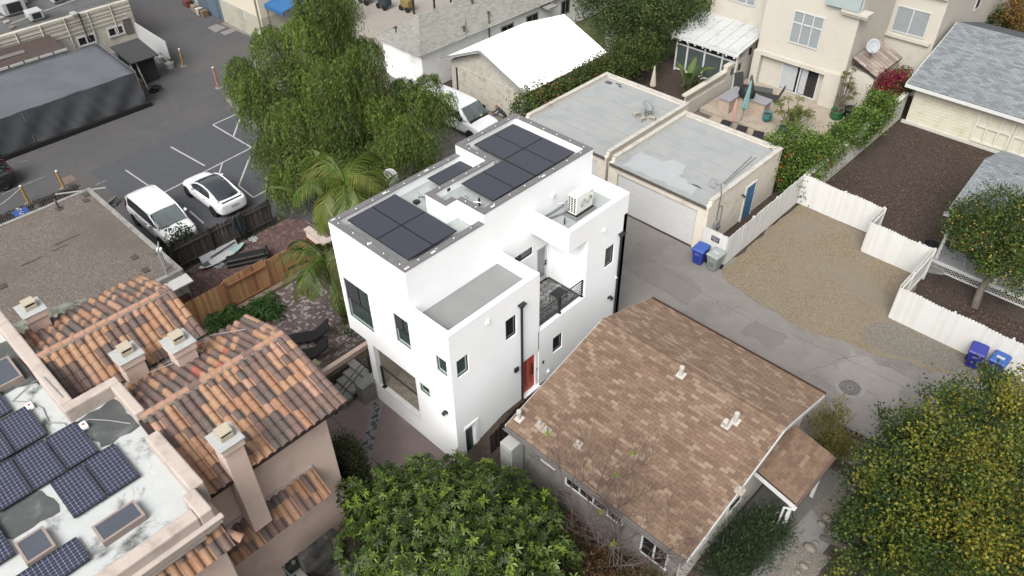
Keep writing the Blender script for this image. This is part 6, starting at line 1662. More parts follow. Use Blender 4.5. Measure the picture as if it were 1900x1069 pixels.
b.add(vv, [(i * cols_ + k, i * cols_ + k + 1, (i + 1) * cols_ + k + 1, (i + 1) * cols_ + k) for i in range(rows_ - 1) for k in range(cols_ - 1) if not (i > 5 and k == 4)]); o = b.build('body', pm('neoprene', S(54, 62, 66), .6, .2, 4), ws, smooth=True); o.modifiers.new('s', 'SOLIDIFY').thickness = .04
b = MB(); b.tube([(-33.42, 13.35, 1.6), (-33.36, 13.25, 1.0)], [.06, .045], 8); b.build('sleeve', MATS['neoprene'], ws)
def rag(label, u, v, s_, col):
    p = P(u, v, .05); b = MB(); n_ = 8; rs = random.Random(int(u)); vv = [(p.x + (i / n_ - .5) * s_ + rs.uniform(-.05, .05), p.y + (k / n_ - .5) * s_ * .8 + rs.uniform(-.05, .05), .03 + rs.uniform(0, .14) * s_) for i in range(n_ + 1) for k in range(n_ + 1)]
    b.add(vv, [(i * (n_ + 1) + k, (i + 1) * (n_ + 1) + k, (i + 1) * (n_ + 1) + k + 1, i * (n_ + 1) + k + 1) for i in range(n_) for k in range(n_)])
    o = b.build('crumpled_cloth', pm('rag_%d' % int(u), col, .9, .15, 8), smooth=True); tag(o, label, 'cloth')
rag('white crumpled cloth on the pavers right of the sofa', 470, 444, .55, S(176, 176, 174)); rag('crumpled pale rags below the surfboard tail', 405, 492, .6, S(150, 150, 148)); rag('small pale crumpled cloth by the building corner', 358, 503, .35, S(140, 138, 132))
yb_ = MB().box(-.15, .15, -.1, .1, 0, .3).build('yellow_box', pm('box_yellow', S(200, 190, 90), .6), bevel=.03); yb_.location = (*P(344, 514, .1).xy, 0.02); tag(yb_, 'small yellow box beside the meter cupboard', 'box')

# blue banner, bollards, bins by the lot ---------------------------------
M_yel2 = pm('bollard_yellow', S(190, 152, 66), .6, .12, 5, stain=S(150, 110, 60), stain_scale=6)
def bollard(label, x, y, h, mat, lean=0):
    t = thing('bollard', label, 'bollard', (x, y, 0), group='posts around the parking lot')
    MB().tube([(x, y, 0), (x + lean, y, h)], .075, 12).build('post', mat, t); MB().lathe([(.085, 0), (.085, .05), (.05, .09)], (x + lean, y, h), 12).build('cap', M_wht, t); MB().lathe([(.25, 0), (.22, .03)], (x, y, .012), 12).build('footing', M_concrete, t)
bollard('yellow bollard beside the storm drain', -45.8, 9.15, 1.15, M_yel2); bollard('yellow bollard holding a rope above the blue banner', -45.7, 7.1, 1.15, M_yel2); bollard('yellow bollard beyond the black shed', -55.9, 22.2, 1.3, M_yel2, .1)
bollard('orange topped short post by the curb', -50.7, 22.1, 1.5, pm('orange_post', S(190, 122, 84), .6, .2, 4, stain=S(210, 196, 160), stain_scale=3))
b = MB(); b.tube([(-45.7 - .0 * t, 7.1 - 3.2 * t, 1.1 - .55 * math.sin(math.pi * t * .9)) for t in np.linspace(0, 1, 12)], .025, 6); o = b.build('rope', pm('rope_pale', S(190, 188, 180), .9)); tag(o, 'slack pale rope running from the yellow bollard', 'rope')
bn = thing('banner', 'draped blue banner with white letters behind the gravel roof edge', 'banner', (-43.2, 6.1, 0))
b = MB(); vv = []
for i in range(11):
    for k in range(9):
        s_ = i / 10; vv.append((-43.75 + 1.0 * s_, 5.8 + .75 * k / 8, 1.0 + .14 * math.sin(math.pi * s_) - .4 * s_ * s_))
b.add(vv, [(i * 9 + k, (i + 1) * 9 + k, (i + 1) * 9 + k + 1, i * 9 + k + 1) for i in range(10) for k in range(8)]); b.build('cloth', pm('banner_blue', S(38, 84, 160, 1.0), .6, .08, 3), bn, smooth=True)
for k, ch_ in enumerate('ATUS'): text_part('letter', ch_, M_wht, bn, (-43.6 + k * .23, 6.1 + .05, 1.07 + .14 * math.sin(math.pi * (.15 + k * .23)) - .4 * (.15 + k * .23) ** 2 + .015), (0, .2 * (k - .3), -.35), .3, extrude=.004)
for (x, y) in ((-43.75, 5.8), (-42.75, 5.8), (-43.75, 6.55), (-42.75, 6.55)): MB().tube([(x, y, 0), (x, y, .95 if x < -43 else .6)], .02, 6).build('stake', M_iron, bn)
for k, (x, y, c_, h, l) in enumerate([(-43.9, 7.2, S(64, 60, 56), .8, 'dark heater stump behind the roof edge'), (-43.0, 7.9, S(52, 56, 52), .6, 'dark green bag heap behind the gravel roof'), (-43.2, 8.5, S(60, 66, 84), .7, 'navy bag heap behind the gravel roof'), (-43.3, 9.0, S(44, 44, 46), .75, 'round black bag behind the gravel roof')]):
    b = MB(); rs = random.Random(k); n_ = 12
    prof = [(.3, 0), (.42, .2), (.4, .5), (.25, .85), (.05, 1)]
    vv = [(x + r_ * math.cos(2 * math.pi * a / n_) * rs.uniform(.85, 1.1), y + r_ * math.sin(2 * math.pi * a / n_) * rs.uniform(.85, 1.1), z * h) for r_, z in prof for a in range(n_)]
    b.add(vv, [(i * n_ + a, i * n_ + (a + 1) % n_, (i + 1) * n_ + (a + 1) % n_, (i + 1) * n_ + a) for i in range(4) for a in range(n_)] + [tuple(4 * n_ + a for a in range(n_))]); o = b.build('bag_heap', pm('bag_%d' % k, c_, .6, .2, 4), smooth=True); tag(o, l, 'bag')
lowf = thing('low_picket_fence', 'low grey picket fence behind the blue banner', 'fence', (-44.4, 7, 0))
for k in range(42): piece('picket', pk[rng.integers(3)], lowf, (-44.4, 4.8 + k * .115, 0), (0, 0, math.pi / 2), (.9, 1, .75 + .05 * rs.random()))
for z in (.2, .55): cb('rail', M_dk[0], lowf, -44.38, -44.34, 4.7, 9.7, z, z + .06)
plk = MB().slab((-43.9, 8.2, .95), (-43.8, 8.2, .95), (-42.2, 10.4, 1.05), (-42.3, 10.4, 1.05), .04).build('plank', pm('plank_pale', S(190, 186, 176), .8)); tag(plk, 'long pale plank resting on junk behind the gravel roof', 'plank')
for k in range(4):
    o = MB().box(-.08, .08, -.9, .9, 0, .08).build('timber', pm('timber_grey', S(120, 116, 108), .9, .15, 5), bevel=.01); o.location = (-42.0 + .1 * k, 9.6 + .1 * k, .05 + .09 * k); o.rotation_euler = (0, 0, .25 * k - .3); tag(o, ['lowest grey timber in the small lumber heap', 'second grey timber from the bottom of the lumber heap', 'third grey timber from the bottom of the lumber heap', 'topmost grey timber on the lumber heap'][k], 'timber', 'lumber heap')

# ================================================================== commercial corner at the top left
cm = thing('commercial_building', 'grimy white flat-roofed commercial building with pipes and rooftop units', 'building', (-68, 12, 0))
M_cw = pm('grimy_white', S(208, 202, 186, 1.15), .9, .06, 1, stain=S(168, 160, 142), stain_scale=.8, stain_amt=(.5, .75))
b = MB(); b.box(-90, -62.0, -10, 22.0, 0, 3.3); b.build('wall', M_cw, cm)
MB().box(-90, -62.3, -10, 21.8, 3.3, 3.36).build('roof', pm('tar_roof', S(112, 112, 112), .9, .15, .6, stain=S(82, 78, 74), stain_scale=.4), cm)
for z, w_ in ((3.3, .35), (3.0, .06), (2.8, .05)): cb('parapet' if z > 3.2 else 'band', M_cw, cm, -62.0 - (.3 if z > 3.2 else 0), -62.0 + (.05 if z > 3.2 else w_), -10, 22.0, z, z + (.2 if z > 3.2 else .08))
for k in range(6):
    b = MB(); b.tube([(-61.9, 12 + k * 1.7, 3.5), (-61.9, 12 + k * 1.7, 1.6 - .2 * (k % 2))], .05, 8); b.build('downpipe', M_cw, cm)
for z in (2.5, 2.2): MB().tube([(-61.9, 10, z), (-61.9, 21.5, z + .1)], .03, 6).build('conduit', M_cw, cm)
for (y0, y1) in ((17.4, 18.8), (19.7, 21.0)):
    b = MB(); b.box(-62, -61.9, y0, y1, 1.2, 1.32); b.box(-62, -61.9, y0, y1, 1.85, 1.97); b.box(-62, -61.9, y0, y0 + .12, 1.32, 1.85); b.box(-62, -61.9, y1 - .12, y1, 1.32, 1.85); b.box(-62, -61.905, (y0 + y1) / 2 - .05, (y0 + y1) / 2 + .05, 1.32, 1.85); o = b.build('window', M_winw, cm); cb('pane', M_dglass, o, -61.99, -61.95, y0 + .12, y1 - .12, 1.32, 1.85)
cb('doorway', pm('door_shadow', S(120, 116, 110), .9), cm, -62, -61.97, 21.1, 21.7, 1.0, 2.2)
b = MB(); b.tube([(-64.5, 16.0, 3.5), (-63.5, 17.2, 4.2), (-62.6, 18.5, 4.6)], .06, 8) if False else b.tube([(-63.2, 14.0, 3.7), (-63.2, 22.6, 4.4)], .06, 8); b.build('roof_pipe', pm('pipe_pale', S(170, 170, 168), .6), cm)
MB().tube([(-61.8, 18.2, 3.6), (-61.8, 18.2, 1.9), (-61.6, 18.3, 1.6)], .05, 8).build('drop_pipe', M_black, cm)
cb('lamp_head', pm('lamp_grey', S(190, 190, 188), .6), cm, -62.2, -61.6, 17.7, 18.1, 3.55, 3.75, bevel=.05)
for (x, y, sx, sy, h, l) in [(-66.3, 15.2, .8, .8, .9, 'white boxy rooftop unit near the top left corner'), (-63.6, 15.8, .5, .5, .6, 'small grey cube vent on the tar roof'), (-68.3, 15.6, 1.2, 1.0, 1.2, 'large grey rooftop unit at the photo edge'), (-65.8, 18.2, .35, .35, .5, 'small white rooftop vent near the pipe')]:
    t = thing('rooftop_unit', l, 'rooftop unit', (x, y, 3.36), group='units on the commercial roof')
    cb('casing', pm('unit_%d' % int(sx * 100), S(205, 206, 204), .6, .06, 3), t, x - sx, x + sx, y - sy, y + sy, 3.5, 3.5 + h, bevel=.06); cb('stand', M_iron, t, x - sx * .8, x + sx * .8, y - sy * .8, y + sy * .8, 3.36, 3.5); cb('grille', M_black, t, x + sx, x + sx + .02, y - sy * .6, y + sy * .6, 3.6, 3.4 + h)
for k in range(14):
    x, y = -66.5 + rng.random() * 4, 10.5 + rng.random() * 4
    o = MB().box(-.2, .2, -.15, .15, 0, .15).build('roof_debris', pm('deb_%d' % (k % 3), [S(150, 130, 110), S(90, 75, 62), S(190, 186, 178)][k % 3], .9), bevel=.03); o.location = (x, y, 3.37); o.rotation_euler = (0, 0, k); tag(o, 'loose debris scrap on the rusty corner of the tar roof', 'debris', 'debris on the tar roof')
# trailer-like lean-to
tr = thing('storage_shed', 'long white lean-to with brown roof behind the tarp tent', 'shed', (-60.3, 10, 0))
cb('wall', pm('shed_white', S(226, 228, 226, 1.1), .7, .04), tr, -61.6, -59.7, 2, 15.6, 0, 2.4); MB().slab((-59.5, 1.9, 2.42), (-59.5, 15.75, 2.42), (-61.8, 15.75, 2.75), (-61.8, 1.9, 2.75), .1).build('roof', pm('brown_roof', S(92, 76, 70), .9, .15, 2), tr)
for k in range(8): cb('fascia_board', M_winw, tr, -59.48, -59.44, 8 + k, 8.9 + k, 2.25, 2.42)
MB().slab((-60.4, 1.9, 2.61), (-60.4, 13.5, 2.61), (-60.8, 13.5, 2.67), (-60.8, 1.9, 2.67), .03).build('roof_patch', pm('roof_patch_grey', S(132, 126, 120), .9), tr)
cb('opening', M_black, tr, -59.7, -59.68, 9, 13.6, 1.0, 1.5)
# tarp tent
tn = thing('tarp_tent', 'long charcoal tarp-covered tent beside the parking lot', 'tent', (-55, 8, 0))
M_tarp = pm('grey_tarp', S(110, 114, 121), .6, .08, .7, stain=S(98, 102, 109), stain_scale=.5)
M_tarp2 = pm('dark_tarp', S(74, 76, 79, 1.5), .55, .15, 1.2)
b = MB(); vv = []; nx, ny = 10, 40
for i in range(nx + 1):
    for k in range(ny + 1):
        s_ = i / nx; vv.append((-57.6 + 5.6 * s_, -4 + 21.4 * k / ny, 2.75 - .35 * s_ ** 1.5 + .03 * math.sin(k * 1.3) * math.sin(s_ * 3)))
b.add(vv, [(i * (ny + 1) + k, (i + 1) * (ny + 1) + k, (i + 1) * (ny + 1) + k + 1, i * (ny + 1) + k + 1) for i in range(nx) for k in range(ny)]); o = b.build('canopy', M_tarp, tn, smooth=True); o.modifiers.new('s', 'SOLIDIFY').thickness = .02
b = MB(); vv = []; nz, ny = 14, 90; rs = random.Random(5)
for i in range(nz + 1):
    for k in range(ny + 1):
        s_ = i / nz; y = -4 + 21.4 * k / ny
        wr = .05 * math.sin(y * 3.1 + s_ * 6) + .04 * math.sin(y * 7.7 - s_ * 9 + 2 * math.sin(y)) + .10 * math.sin(y * .9 + 1) * s_ * (1 - s_) * 2
        vv.append((-51.95 + wr * (.3 + s_) + .10 * s_, y, 2.42 - 2.3 * s_ + .05 * math.sin(y * 2)))
b.add(vv, [(i * (ny + 1) + k, (i + 1) * (ny + 1) + k, (i + 1) * (ny + 1) + k + 1, i * (ny + 1) + k + 1) for i in range(nz) for k in range(ny)]); o = b.build('side_tarp', M_tarp2, tn, smooth=True)
b = MB(); b.add([(-57.5, 17.3, 0), (-52.0, 17.3, 0), (-52.0, 17.3, 2.4), (-57.5, 17.3, 2.75)], [(0, 1, 2, 3)]); b.build('end_tarp', M_tarp2, tn)
cb('kick_board', pm('kick_black', S(30, 30, 33), .7), tn, -51.95, -51.6, -4, 17.6, .01, .3)
for (x, y, h) in ((-51.95, 17.35, 2.45), (-57.55, 17.35, 2.8), (-51.95, 10, 2.42)): MB().tube([(x, y, 0), (x, y, h)], .04, 8).build('pole', pm('pole_steel', S(150, 152, 155), .4, metal=.5), tn)
MB().tube([(-52.0, 17.38, 2.47), (-54, 17.38, 2.6), (-57.5, 17.38, 2.82)], .03, 6).build('rail', MATS['pole_steel'], tn)
# black shed
bs = thing('black_shed', 'small black shed with slanted lid roof beside the tarp tent', 'shed', (-56, 19.2, 0))
M_bsh = pm('shed_black', S(52, 52, 54, 1.3), .8, .15, 3)
cb('wall', M_bsh, bs, -57.2, -55.2, 18.3, 20.0, 0, 1.95)
for k in range(9): cb('cladding', M_bsh, bs, -55.2, -55.17, 18.32 + k * .186, 18.48 + k * .186, .05, 1.9)
MB().slab((-54.6, 18.1, 1.95), (-54.6, 20.2, 1.95), (-57.5, 20.2, 2.35), (-57.5, 18.1, 2.35), .08).build('roof', pm('shed_roof', S(72, 73, 75), .8, .1, 2), bs)
# leaning white panels
def leaner(nm, label, p0, p1, h, th, mat, lean):
    p0, p1 = Vector((*p0, 0.02)), Vector((*p1, .02)); up = Vector((lean[0], lean[1], h)); t = thing(nm, label, 'panel', p0)
    nn = (p1 - p0).cross(up).normalized() * th
    MB().add([p0, p1, p1 + up, p0 + up, p0 + nn, p1 + nn, p1 + up + nn, p0 + up + nn], [(0, 1, 2, 3), (7, 6, 5, 4), (0, 4, 5, 1), (1, 5, 6, 2), (2, 6, 7, 3), (3, 7, 4, 0)]).build('sheet', mat, t)
    MB().tube([p0 + up * .5, p0 + up * .5 + Vector((0, .01, .1))], .02, 6).build('grip', M_iron, t)
leaner('privacy_panel', 'long white privacy panel standing beyond the black shed', (-61.6, 21.75), (-56.4, 21.6), 1.9, .06, M_wht, (0, .05))
leaner('plywood_sheet', 'tan plywood sheet leaning at the end of the tarp tent', (-55.0, 17.75), (-53.0, 17.75), 1.25, .02, pm('plywood', S(190, 176, 142, 1.2), .8, .08, 3), (-.1, .25)); leaner('white_plank', 'white plank leaning on the black shed, nearest the plywood', (-54.7, 18.2), (-54.5, 18.2), 1.9, .05, M_wht, (-.6, .1)); leaner('white_plank', 'longer white plank leaning on the black shed beside tyres', (-54.4, 18.6), (-54.2, 18.6), 1.9, .05, M_wht, (-.7, 0))
for (x, y, l) in ((-56.3, 21.35, 'white planter drum at the near end of the privacy panel'), (-57.8, 21.4, 'white planter drum in the middle of the privacy panel')):
    t = thing('planter_drum', l, 'planter', (x, y, 0)); MB().lathe([(.28, 0), (.32, .4), (.34, .42), (.28, .42)], (x, y, .01), 16).build('drum', pm('drum_white', S(210, 208, 204), .6, .15, 5), t); leaf_cloud('leaves', *ball(60, (x, y, .5), (.25, .25, .15)), .14, .06, [leafmat('lf_dk', S(58, 74, 38))], np.zeros(60), t)
for (x, y, z, l) in ((-53.6, 18.7, 0, 'lower dark tyre by the white planks'), (-53.5, 18.9, .2, 'upper dark tyre by the white planks')):
    b = MB(); n_, m_ = 20, 8; b.add([(x + (.25 + .09 * math.cos(2 * math.pi * k / m_)) * math.cos(2 * math.pi * i / n_), y + (.25 + .09 * math.cos(2 * math.pi * k / m_)) * math.sin(2 * math.pi * i / n_), z + .1 + .09 * math.sin(2 * math.pi * k / m_)) for i in range(n_) for k in range(m_)], [(i * m_ + k, ((i + 1) % n_) * m_ + k, ((i + 1) % n_) * m_ + (k + 1) % m_, i * m_ + (k + 1) % m_) for i in range(n_) for k in range(m_)]); o = b.build('tyre', pm('rubber', S(38, 37, 37), .9, .1), smooth=True); tag(o, l, 'tyre')
# pale green building and blue door, white container, awning, yard -------
gb = thing('green_wall_building', 'building with cream upper and grey-green lower wall beside the street', 'building', (-58, 31, 0))
cb('wall', pm('greywall', S(186, 184, 164, 1.15), .9, .05, .8, stain=S(170, 166, 146), stain_scale=.8), gb, -61.2, -54.9, 28.75, 32.0, 0, 1.9); cb('upper_wall', pm('creamwall', S(224, 216, 194, 1.15), .9, .04, .8), gb, -61.2, -54.9, 28.77, 32.0, 1.9, 5.0)
cb('notice', M_wht, gb, -57.5, -57.25, 28.73, 28.75, 1.2, 1.8); cb('notice', M_wht, gb, -59.9, -59.6, 28.73, 28.75, 1.5, 1.8)
b = MB(); b.tube([(-55.2, 28.68, 0), (-55.2, 28.68, 4.8)], .06, 8); b.build('downpipe', pm('pipe_tan', S(170, 155, 130), .7), gb)
bd = thing('blue_garage', 'slate blue garage front at the top edge by the street', 'garage', (-65, 29, 0))
cb('wall', pm('slate_blue', S(88, 104, 120, 1.2), .8, .1, 1.5), bd, -75, -61.25, 28.8, 32, 0, 3.6); cb('door', pm('slate_door', S(96, 112, 128, 1.2), .6, .08), bd, -63.4, -61.9, 28.74, 28.8, .05, 2.3); cb('jamb', M_wht, bd, -65.6, -65.3, 28.7, 28.8, 0, 2.4)
for k, (x, y, c_, l) in enumerate([(-65.0, 28.3, S(150, 140, 120), 'cardboard box on the kerb by the blue garage'), (-64.0, 28.2, S(196, 196, 190), 'white box with yellow side by the blue garage'), (-63.5, 28.2, S(140, 118, 90), 'brown carton right of the white box'), (-66.6, 28.4, S(120, 66, 52), 'red brown crate at the top edge of the street')]):
    t = thing('carton', l, 'box', (x, y, 0)); cb('box', pm('carton_%d' % k, c_, .8, .1, 3), t, x - .35, x + .35, y - .25, y + .25, .01, .55); MB().slab((x - .35, y - .3, .5), (x + .35, y - .3, .5), (x + .35, y - .25, .56), (x - .35, y - .25, .56), .02).build('flap', MATS['carton_%d' % k], t)
ct = thing('white_container', 'tall white ribbed container half hidden by the pepper tree', 'container', (-55.5, 33, 0))
cb('body', pm('container_white', S(226, 228, 228, 1.1), .6, .05), ct, -58.6, -52.6, 32.6, 35.2, 0, 3.0)
for k in range(20): cb('rib', MATS['container_white'], ct, -58.5 + k * .3, -58.35 + k * .3, 32.55, 32.6, .1, 2.9)
cb('door', pm('rusty_edge', S(190, 150, 110), .8, .2, 5), ct, -52.6, -52.55, 32.7, 35.1, .1, 2.9)
aw = thing('blue_awning', 'bright blue awning at the top edge above the pepper tree', 'awning', (-54, 31, 2.6))
MB().slab((-55.0, 29.3, 2.9), (-52.4, 29.3, 2.9), (-52.4, 31.6, 3.4), (-55.0, 31.6, 3.4), .06).build('canopy', pm('awning_blue', S(34, 116, 180, 1.0), .6, .06), aw); MB().box(-55.0, -52.4, 29.26, 29.3, 2.6, 2.9).build('valance', MATS['awning_blue'], aw)
for x in (-54.9, -52.5): MB().tube([(x, 29.4, 0), (x, 29.4, 2.85)], .04, 8).build('post', M_iron, aw)
sheet('yard_pavement', [(-58, 35.3), (-44, 31), (-44, 60), (-62, 60)], .03, pm('yard_conc', S(178, 170, 158), .9, .08, 1))
sheet('lawn_ground', [(-39, 44.5), (-30, 44.5), (-30, 70), (-40, 70)], .014, M_grass)
for k, (x, y, c_, l) in enumerate([(-55.5, 39.2, S(120, 90, 70), 'brown junk heap in the yard at the top edge'), (-53.4, 39.5, S(60, 76, 80), 'dark teal cart in the yard behind the container'), (-51.6, 40.5, S(150, 132, 66), 'yellow machine in the yard at the top edge')]):
    t = thing('yard_equipment', l, 'equipment', (x, y, 0)); cb('body', pm('yard_%d' % k, c_, .8, .2, 3), t, x - .5, x + .5, y - .4, y + .4, .3, 1.0, bevel=.1); 
    for sx in (-.4, .4): b = MB(); b.tube([(x + sx - .05, y - .45, .25), (x + sx - .05, y - .35, .25)], .24, 12); b.build('wheel', MATS['rubber'], t)
for (x, y), l_ in zip(((-50.6, 40.3), (-49.8, 41.9), (-49.5, 43.5)), ('nearest', 'middle', 'farthest')): o = MB().tube([(0, 0, 0), (0, 0, 1.6)], .09, 8).build('black_post', M_black); o.location = (x, y, .03); tag(o, l_ + ' black post standing in the yard behind the hip roof', 'post', 'black yard posts')
# satellite dish on the old wall stub beside the palms
dsp = thing('satellite_dish', 'small white satellite dish on a pole beside the palm tops', 'satellite dish', (-27.3, 19.3, 2.4))
dish(dsp, (-27.2, 19.2, 4.1), .42, (.55, -.75, .35), (-27.3, 19.4, 2.4), pm('dish_white', S(215, 215, 213), .4)); MB().tube([(-27.7, 19.0, 2.4), (-27.7, 19.0, 4.2)], .03, 8).build('spare_pole', MATS['mast_pale'], dsp)

# ------------------------------------------------ things below the skirt roof
acu = thing('condenser', 'grey box air-conditioner condenser on the ground below the tile skirt', 'air conditioner', (-13.6, 4.0, -1))
p0 = P(545, 1045, -.2)
M_cond = pm('cond_green', S(140, 150, 142), .6, .06); cx, cy = p0.x, p0.y
acu.location = (cx, cy, -1); ORG[acu.name] = (cx, cy, -1)
b = MB()
for (sx, sy) in ((-1, -1), (1, -1), (1, 1), (-1, 1)): b.box(cx + sx * .36 - .03, cx + sx * .36 + .03, cy + sy * .36 - .03, cy + sy * .36 + .03, -1, -.2)
b.box(cx - .39, cx + .39, cy - .39, cy - .33, -.22, -.16); b.box(cx - .39, cx + .39, cy + .33, cy + .39, -.22, -.16); b.box(cx - .39, cx - .33, cy - .33, cy + .33, -.22, -.16); b.box(cx + .33, cx + .39, cy - .33, cy + .33, -.22, -.16); b.build('frame', M_cond, acu)
cb('coil', pm('coil_dark', S(90, 98, 94), .8, .1, 20), acu, cx - .34, cx + .34, cy - .34, cy + .34, -1, -.35); MB().lathe([(.3, 0), (.3, .1)], (cx, cy, -.3), 20).build('fan_well', M_black, acu); MB().lathe([(.08, 0), (.08, .08)], (cx, cy, -.2), 12).build('fan_hub', M_cond, acu)
for a in range(4): MB().slab((cx + .08 * math.cos(a * 1.57), cy + .08 * math.sin(a * 1.57), -.16), (cx + .28 * math.cos(a * 1.57), cy + .28 * math.sin(a * 1.57), -.16), (cx + .28 * math.cos(a * 1.57 + .5), cy + .28 * math.sin(a * 1.57 + .5), -.19), (cx + .08 * math.cos(a * 1.57 + .8), cy + .08 * math.sin(a * 1.57 + .8), -.19), .01).build('fan_blade', pm('blade', S(70, 72, 72), .5), acu)
ld = thing('step_ladder', 'faded pink step ladder standing between wall and condenser', 'ladder', (0, 0, -1))
q0 = P(505, 1050, -.6); q1 = P(512, 1020, .6)
lx, ly = q0.x, q0.y
ld.location = (lx, ly, -1); ORG[ld.name] = (lx, ly, -1)
M_lad = pm('ladder_pink', S(170, 140, 136), .6, .1, 4)
for s_ in (-.2, .2): MB().tube([(lx - .1, ly + s_, -1), (lx - .35, ly + s_ * .7, .75)], .035, 6).build('stile', M_lad, ld)
for k in range(6): t_ = (k + .7) / 6.5; MB().slab((lx - .1 - .25 * t_ + .06, ly - .2 + .06 * t_, -1 + 1.75 * t_), (lx - .1 - .25 * t_ + .06, ly + .2 - .06 * t_, -1 + 1.75 * t_), (lx - .1 - .25 * t_ - .06, ly + .2 - .06 * t_, -1 + 1.75 * t_), (lx - .1 - .25 * t_ - .06, ly - .2 + .06 * t_, -1 + 1.75 * t_), .03).build('tread', M_lad, ld)
for s_ in (-.2, .2): MB().tube([(lx - .85, ly + s_, -1), (lx - .38, ly + s_ * .7, .72)], .025, 6).build('rear_stile', M_lad, ld)
fp = thing('stone_fire_pit', 'sooty stone garden fireplace between pink wall and shrubs', 'fireplace', (-13.6, 5.6, -1))
M_soot = pm('soot_stone', S(96, 92, 86), .95, .3, 3, stain=S(46, 45, 45), stain_scale=1.4, stain_amt=(.45, .62))
b = MB(); b.box(-15.3, -13.3, 6.0, 6.3, -1, .9); b.build('side_wall', M_soot, fp, bevel=.04); b = MB(); b.box(-15.3, -13.0, 4.55, 4.8, -1, .1); b.build('low_wall', pm('flake_stone', S(150, 148, 138), .95, .2, 5), fp, bevel=.04); b = MB(); b.box(-15.3, -15.0, 4.8, 6.0, -1, .9); b.build('back_wall', M_soot, fp, bevel=.04); b = MB(); b.box(-15.0, -12.9, 4.8, 6.0, -1, -.8); b.build('hearth', pm('hearth_grey', S(120, 119, 116), .9, .2, 3, stain=S(48, 47, 47), stain_scale=1.2), fp)
# ================================================================== vehicles
M_carw = pm('car_white', (0.52, 0.53, 0.53), .28, .02, 1, spec=.5, coat=.4)
M_card = pm('car_dark', S(46, 52, 50), .3, .05, 1, spec=.5, coat=.5)
M_tyre = pm('tyre', S(36, 36, 37), .9, .08)
M_rim = pm('rim', S(60, 60, 62), .35, .1, metal=.6)
M_rims = pm('rim_silver', S(190, 190, 192), .3, .05, metal=.7)
M_cglass = pm('car_glass', (0.018, 0.022, 0.026), .07, .1, 1, spec=.7)
M_wglass = pm('windscreen', (0.07, 0.085, 0.085), .08, .2, 2, spec=.7)
M_tail = pm('tail_red', S(150, 30, 34), .25, .05, spec=.6)
M_lamp = pm('head_lamp', S(170, 175, 178), .15, .05, spec=.7)
M_plastic = pm('black_plastic', S(38, 38, 39), .7, .1)
def loft(name, st, mats, parent, sub=2, cap=True, mi=None):
    """st: list of rings, each a list of (x, y, z) half-profile points from bottom centre to top centre"""
    b = MB(); n_ = len(st[0]); rings = []
    for r_ in st: rings.append(list(r_) + [(p[0], -p[1], p[2]) for p in r_[-2:0:-1]])
    m_ = len(rings[0])
    b.add([p for r_ in rings for p in r_], [(i * m_ + k, (i + 1) * m_ + k, (i + 1) * m_ + (k + 1) % m_, i * m_ + (k + 1) % m_) for i in range(len(rings) - 1) for k in range(m_)])
    if cap: b.add(rings[0], [tuple(range(m_))]); b.add(rings[-1], [tuple(range(m_ - 1, -1, -1))])
    o = b.build(name, mats, parent, smooth=True)
    if sub: sm = o.modifiers.new('sub', 'SUBSURF'); sm.levels = sub; sm.render_levels = sub
    w_ = o.modifiers.new('weld', 'WELD'); w_.merge_threshold = .001
    o.modifiers.move(len(o.modifiers) - 1, 0)
    return o
def wheel(t, x, y, r, side, rim=M_rims, ns=5):
    b = MB(); w_ = .2; n_ = 28
    pr = [(r * .62, 0), (r * .95, 0), (r, .03), (r, w_ - .03), (r * .95, w_), (r * .62, w_)]
    b.add([(x + a * math.cos(2 * math.pi * k / n_), y + side * q - side * w_, r + a * math.sin(2 * math.pi * k / n_)) for a, q in pr for k in range(n_)], [(i * n_ + k, i * n_ + (k + 1) % n_, (i + 1) * n_ + (k + 1) % n_, (i + 1) * n_ + k) for i in range(5) for k in range(n_)])
    o = b.build('wheel', M_tyre, t, smooth=True)
    b = MB(); yy = y - side * .035
    b.add([(x + r * .63 * math.cos(2 * math.pi * k / n_), yy - side * .03, r + r * .63 * math.sin(2 * math.pi * k / n_)) for k in range(n_)], [tuple(range(n_))]); b.build('disc', M_plastic, o)
    b = MB()
    for s_ in range(ns):
        a = 2 * math.pi * s_ / ns + .3
        d1, d2 = Vector((math.cos(a), 0, math.sin(a))), Vector((-math.sin(a), 0, math.cos(a)))
        c = Vector((x, yy, r)); b.add([c + d1 * .04 + d2 * .05, c + d1 * .04 - d2 * .05, c + d1 * r * .63 - d2 * .035, c + d1 * r * .63 + d2 * .035], [(0, 1, 2, 3)])
    b.tube([(x + r * .63 * math.cos(2 * math.pi * k / n_), yy, r + r * .63 * math.sin(2 * math.pi * k / n_)) for k in range(n_ + 1)], .018, 5, cap=False); b.tube([(x, yy - .02, r), (x, yy + .02, r)], .06, 10)
    b.build('rim', rim, o)
def arch(t, x, y, r, side, mat):
    b = MB(); n_ = 20; b.add([(x + r * 1.18 * math.cos(math.pi * k / n_), y, r + r * 1.18 * math.sin(math.pi * k / n_)) for k in range(n_ + 1)] + [(x - r * 1.18, y, .2), (x + r * 1.18, y, .2)], [tuple(range(n_ + 3))]); b.build('wheel_arch', M_plastic, t)
def ring(x, w, zb, zt, crown=.04, tuck=.9):
    zm = zb + (zt - zb) * .5
    return [(x, 0, zb), (x, w * .82, zb), (x, w * .97, zb + (zt - zb) * .18), (x, w, zm), (x, w * .985, zb + (zt - zb) * .8), (x, w * tuck, zt), (x, w * .5, zt + crown), (x, 0, zt + crown)]
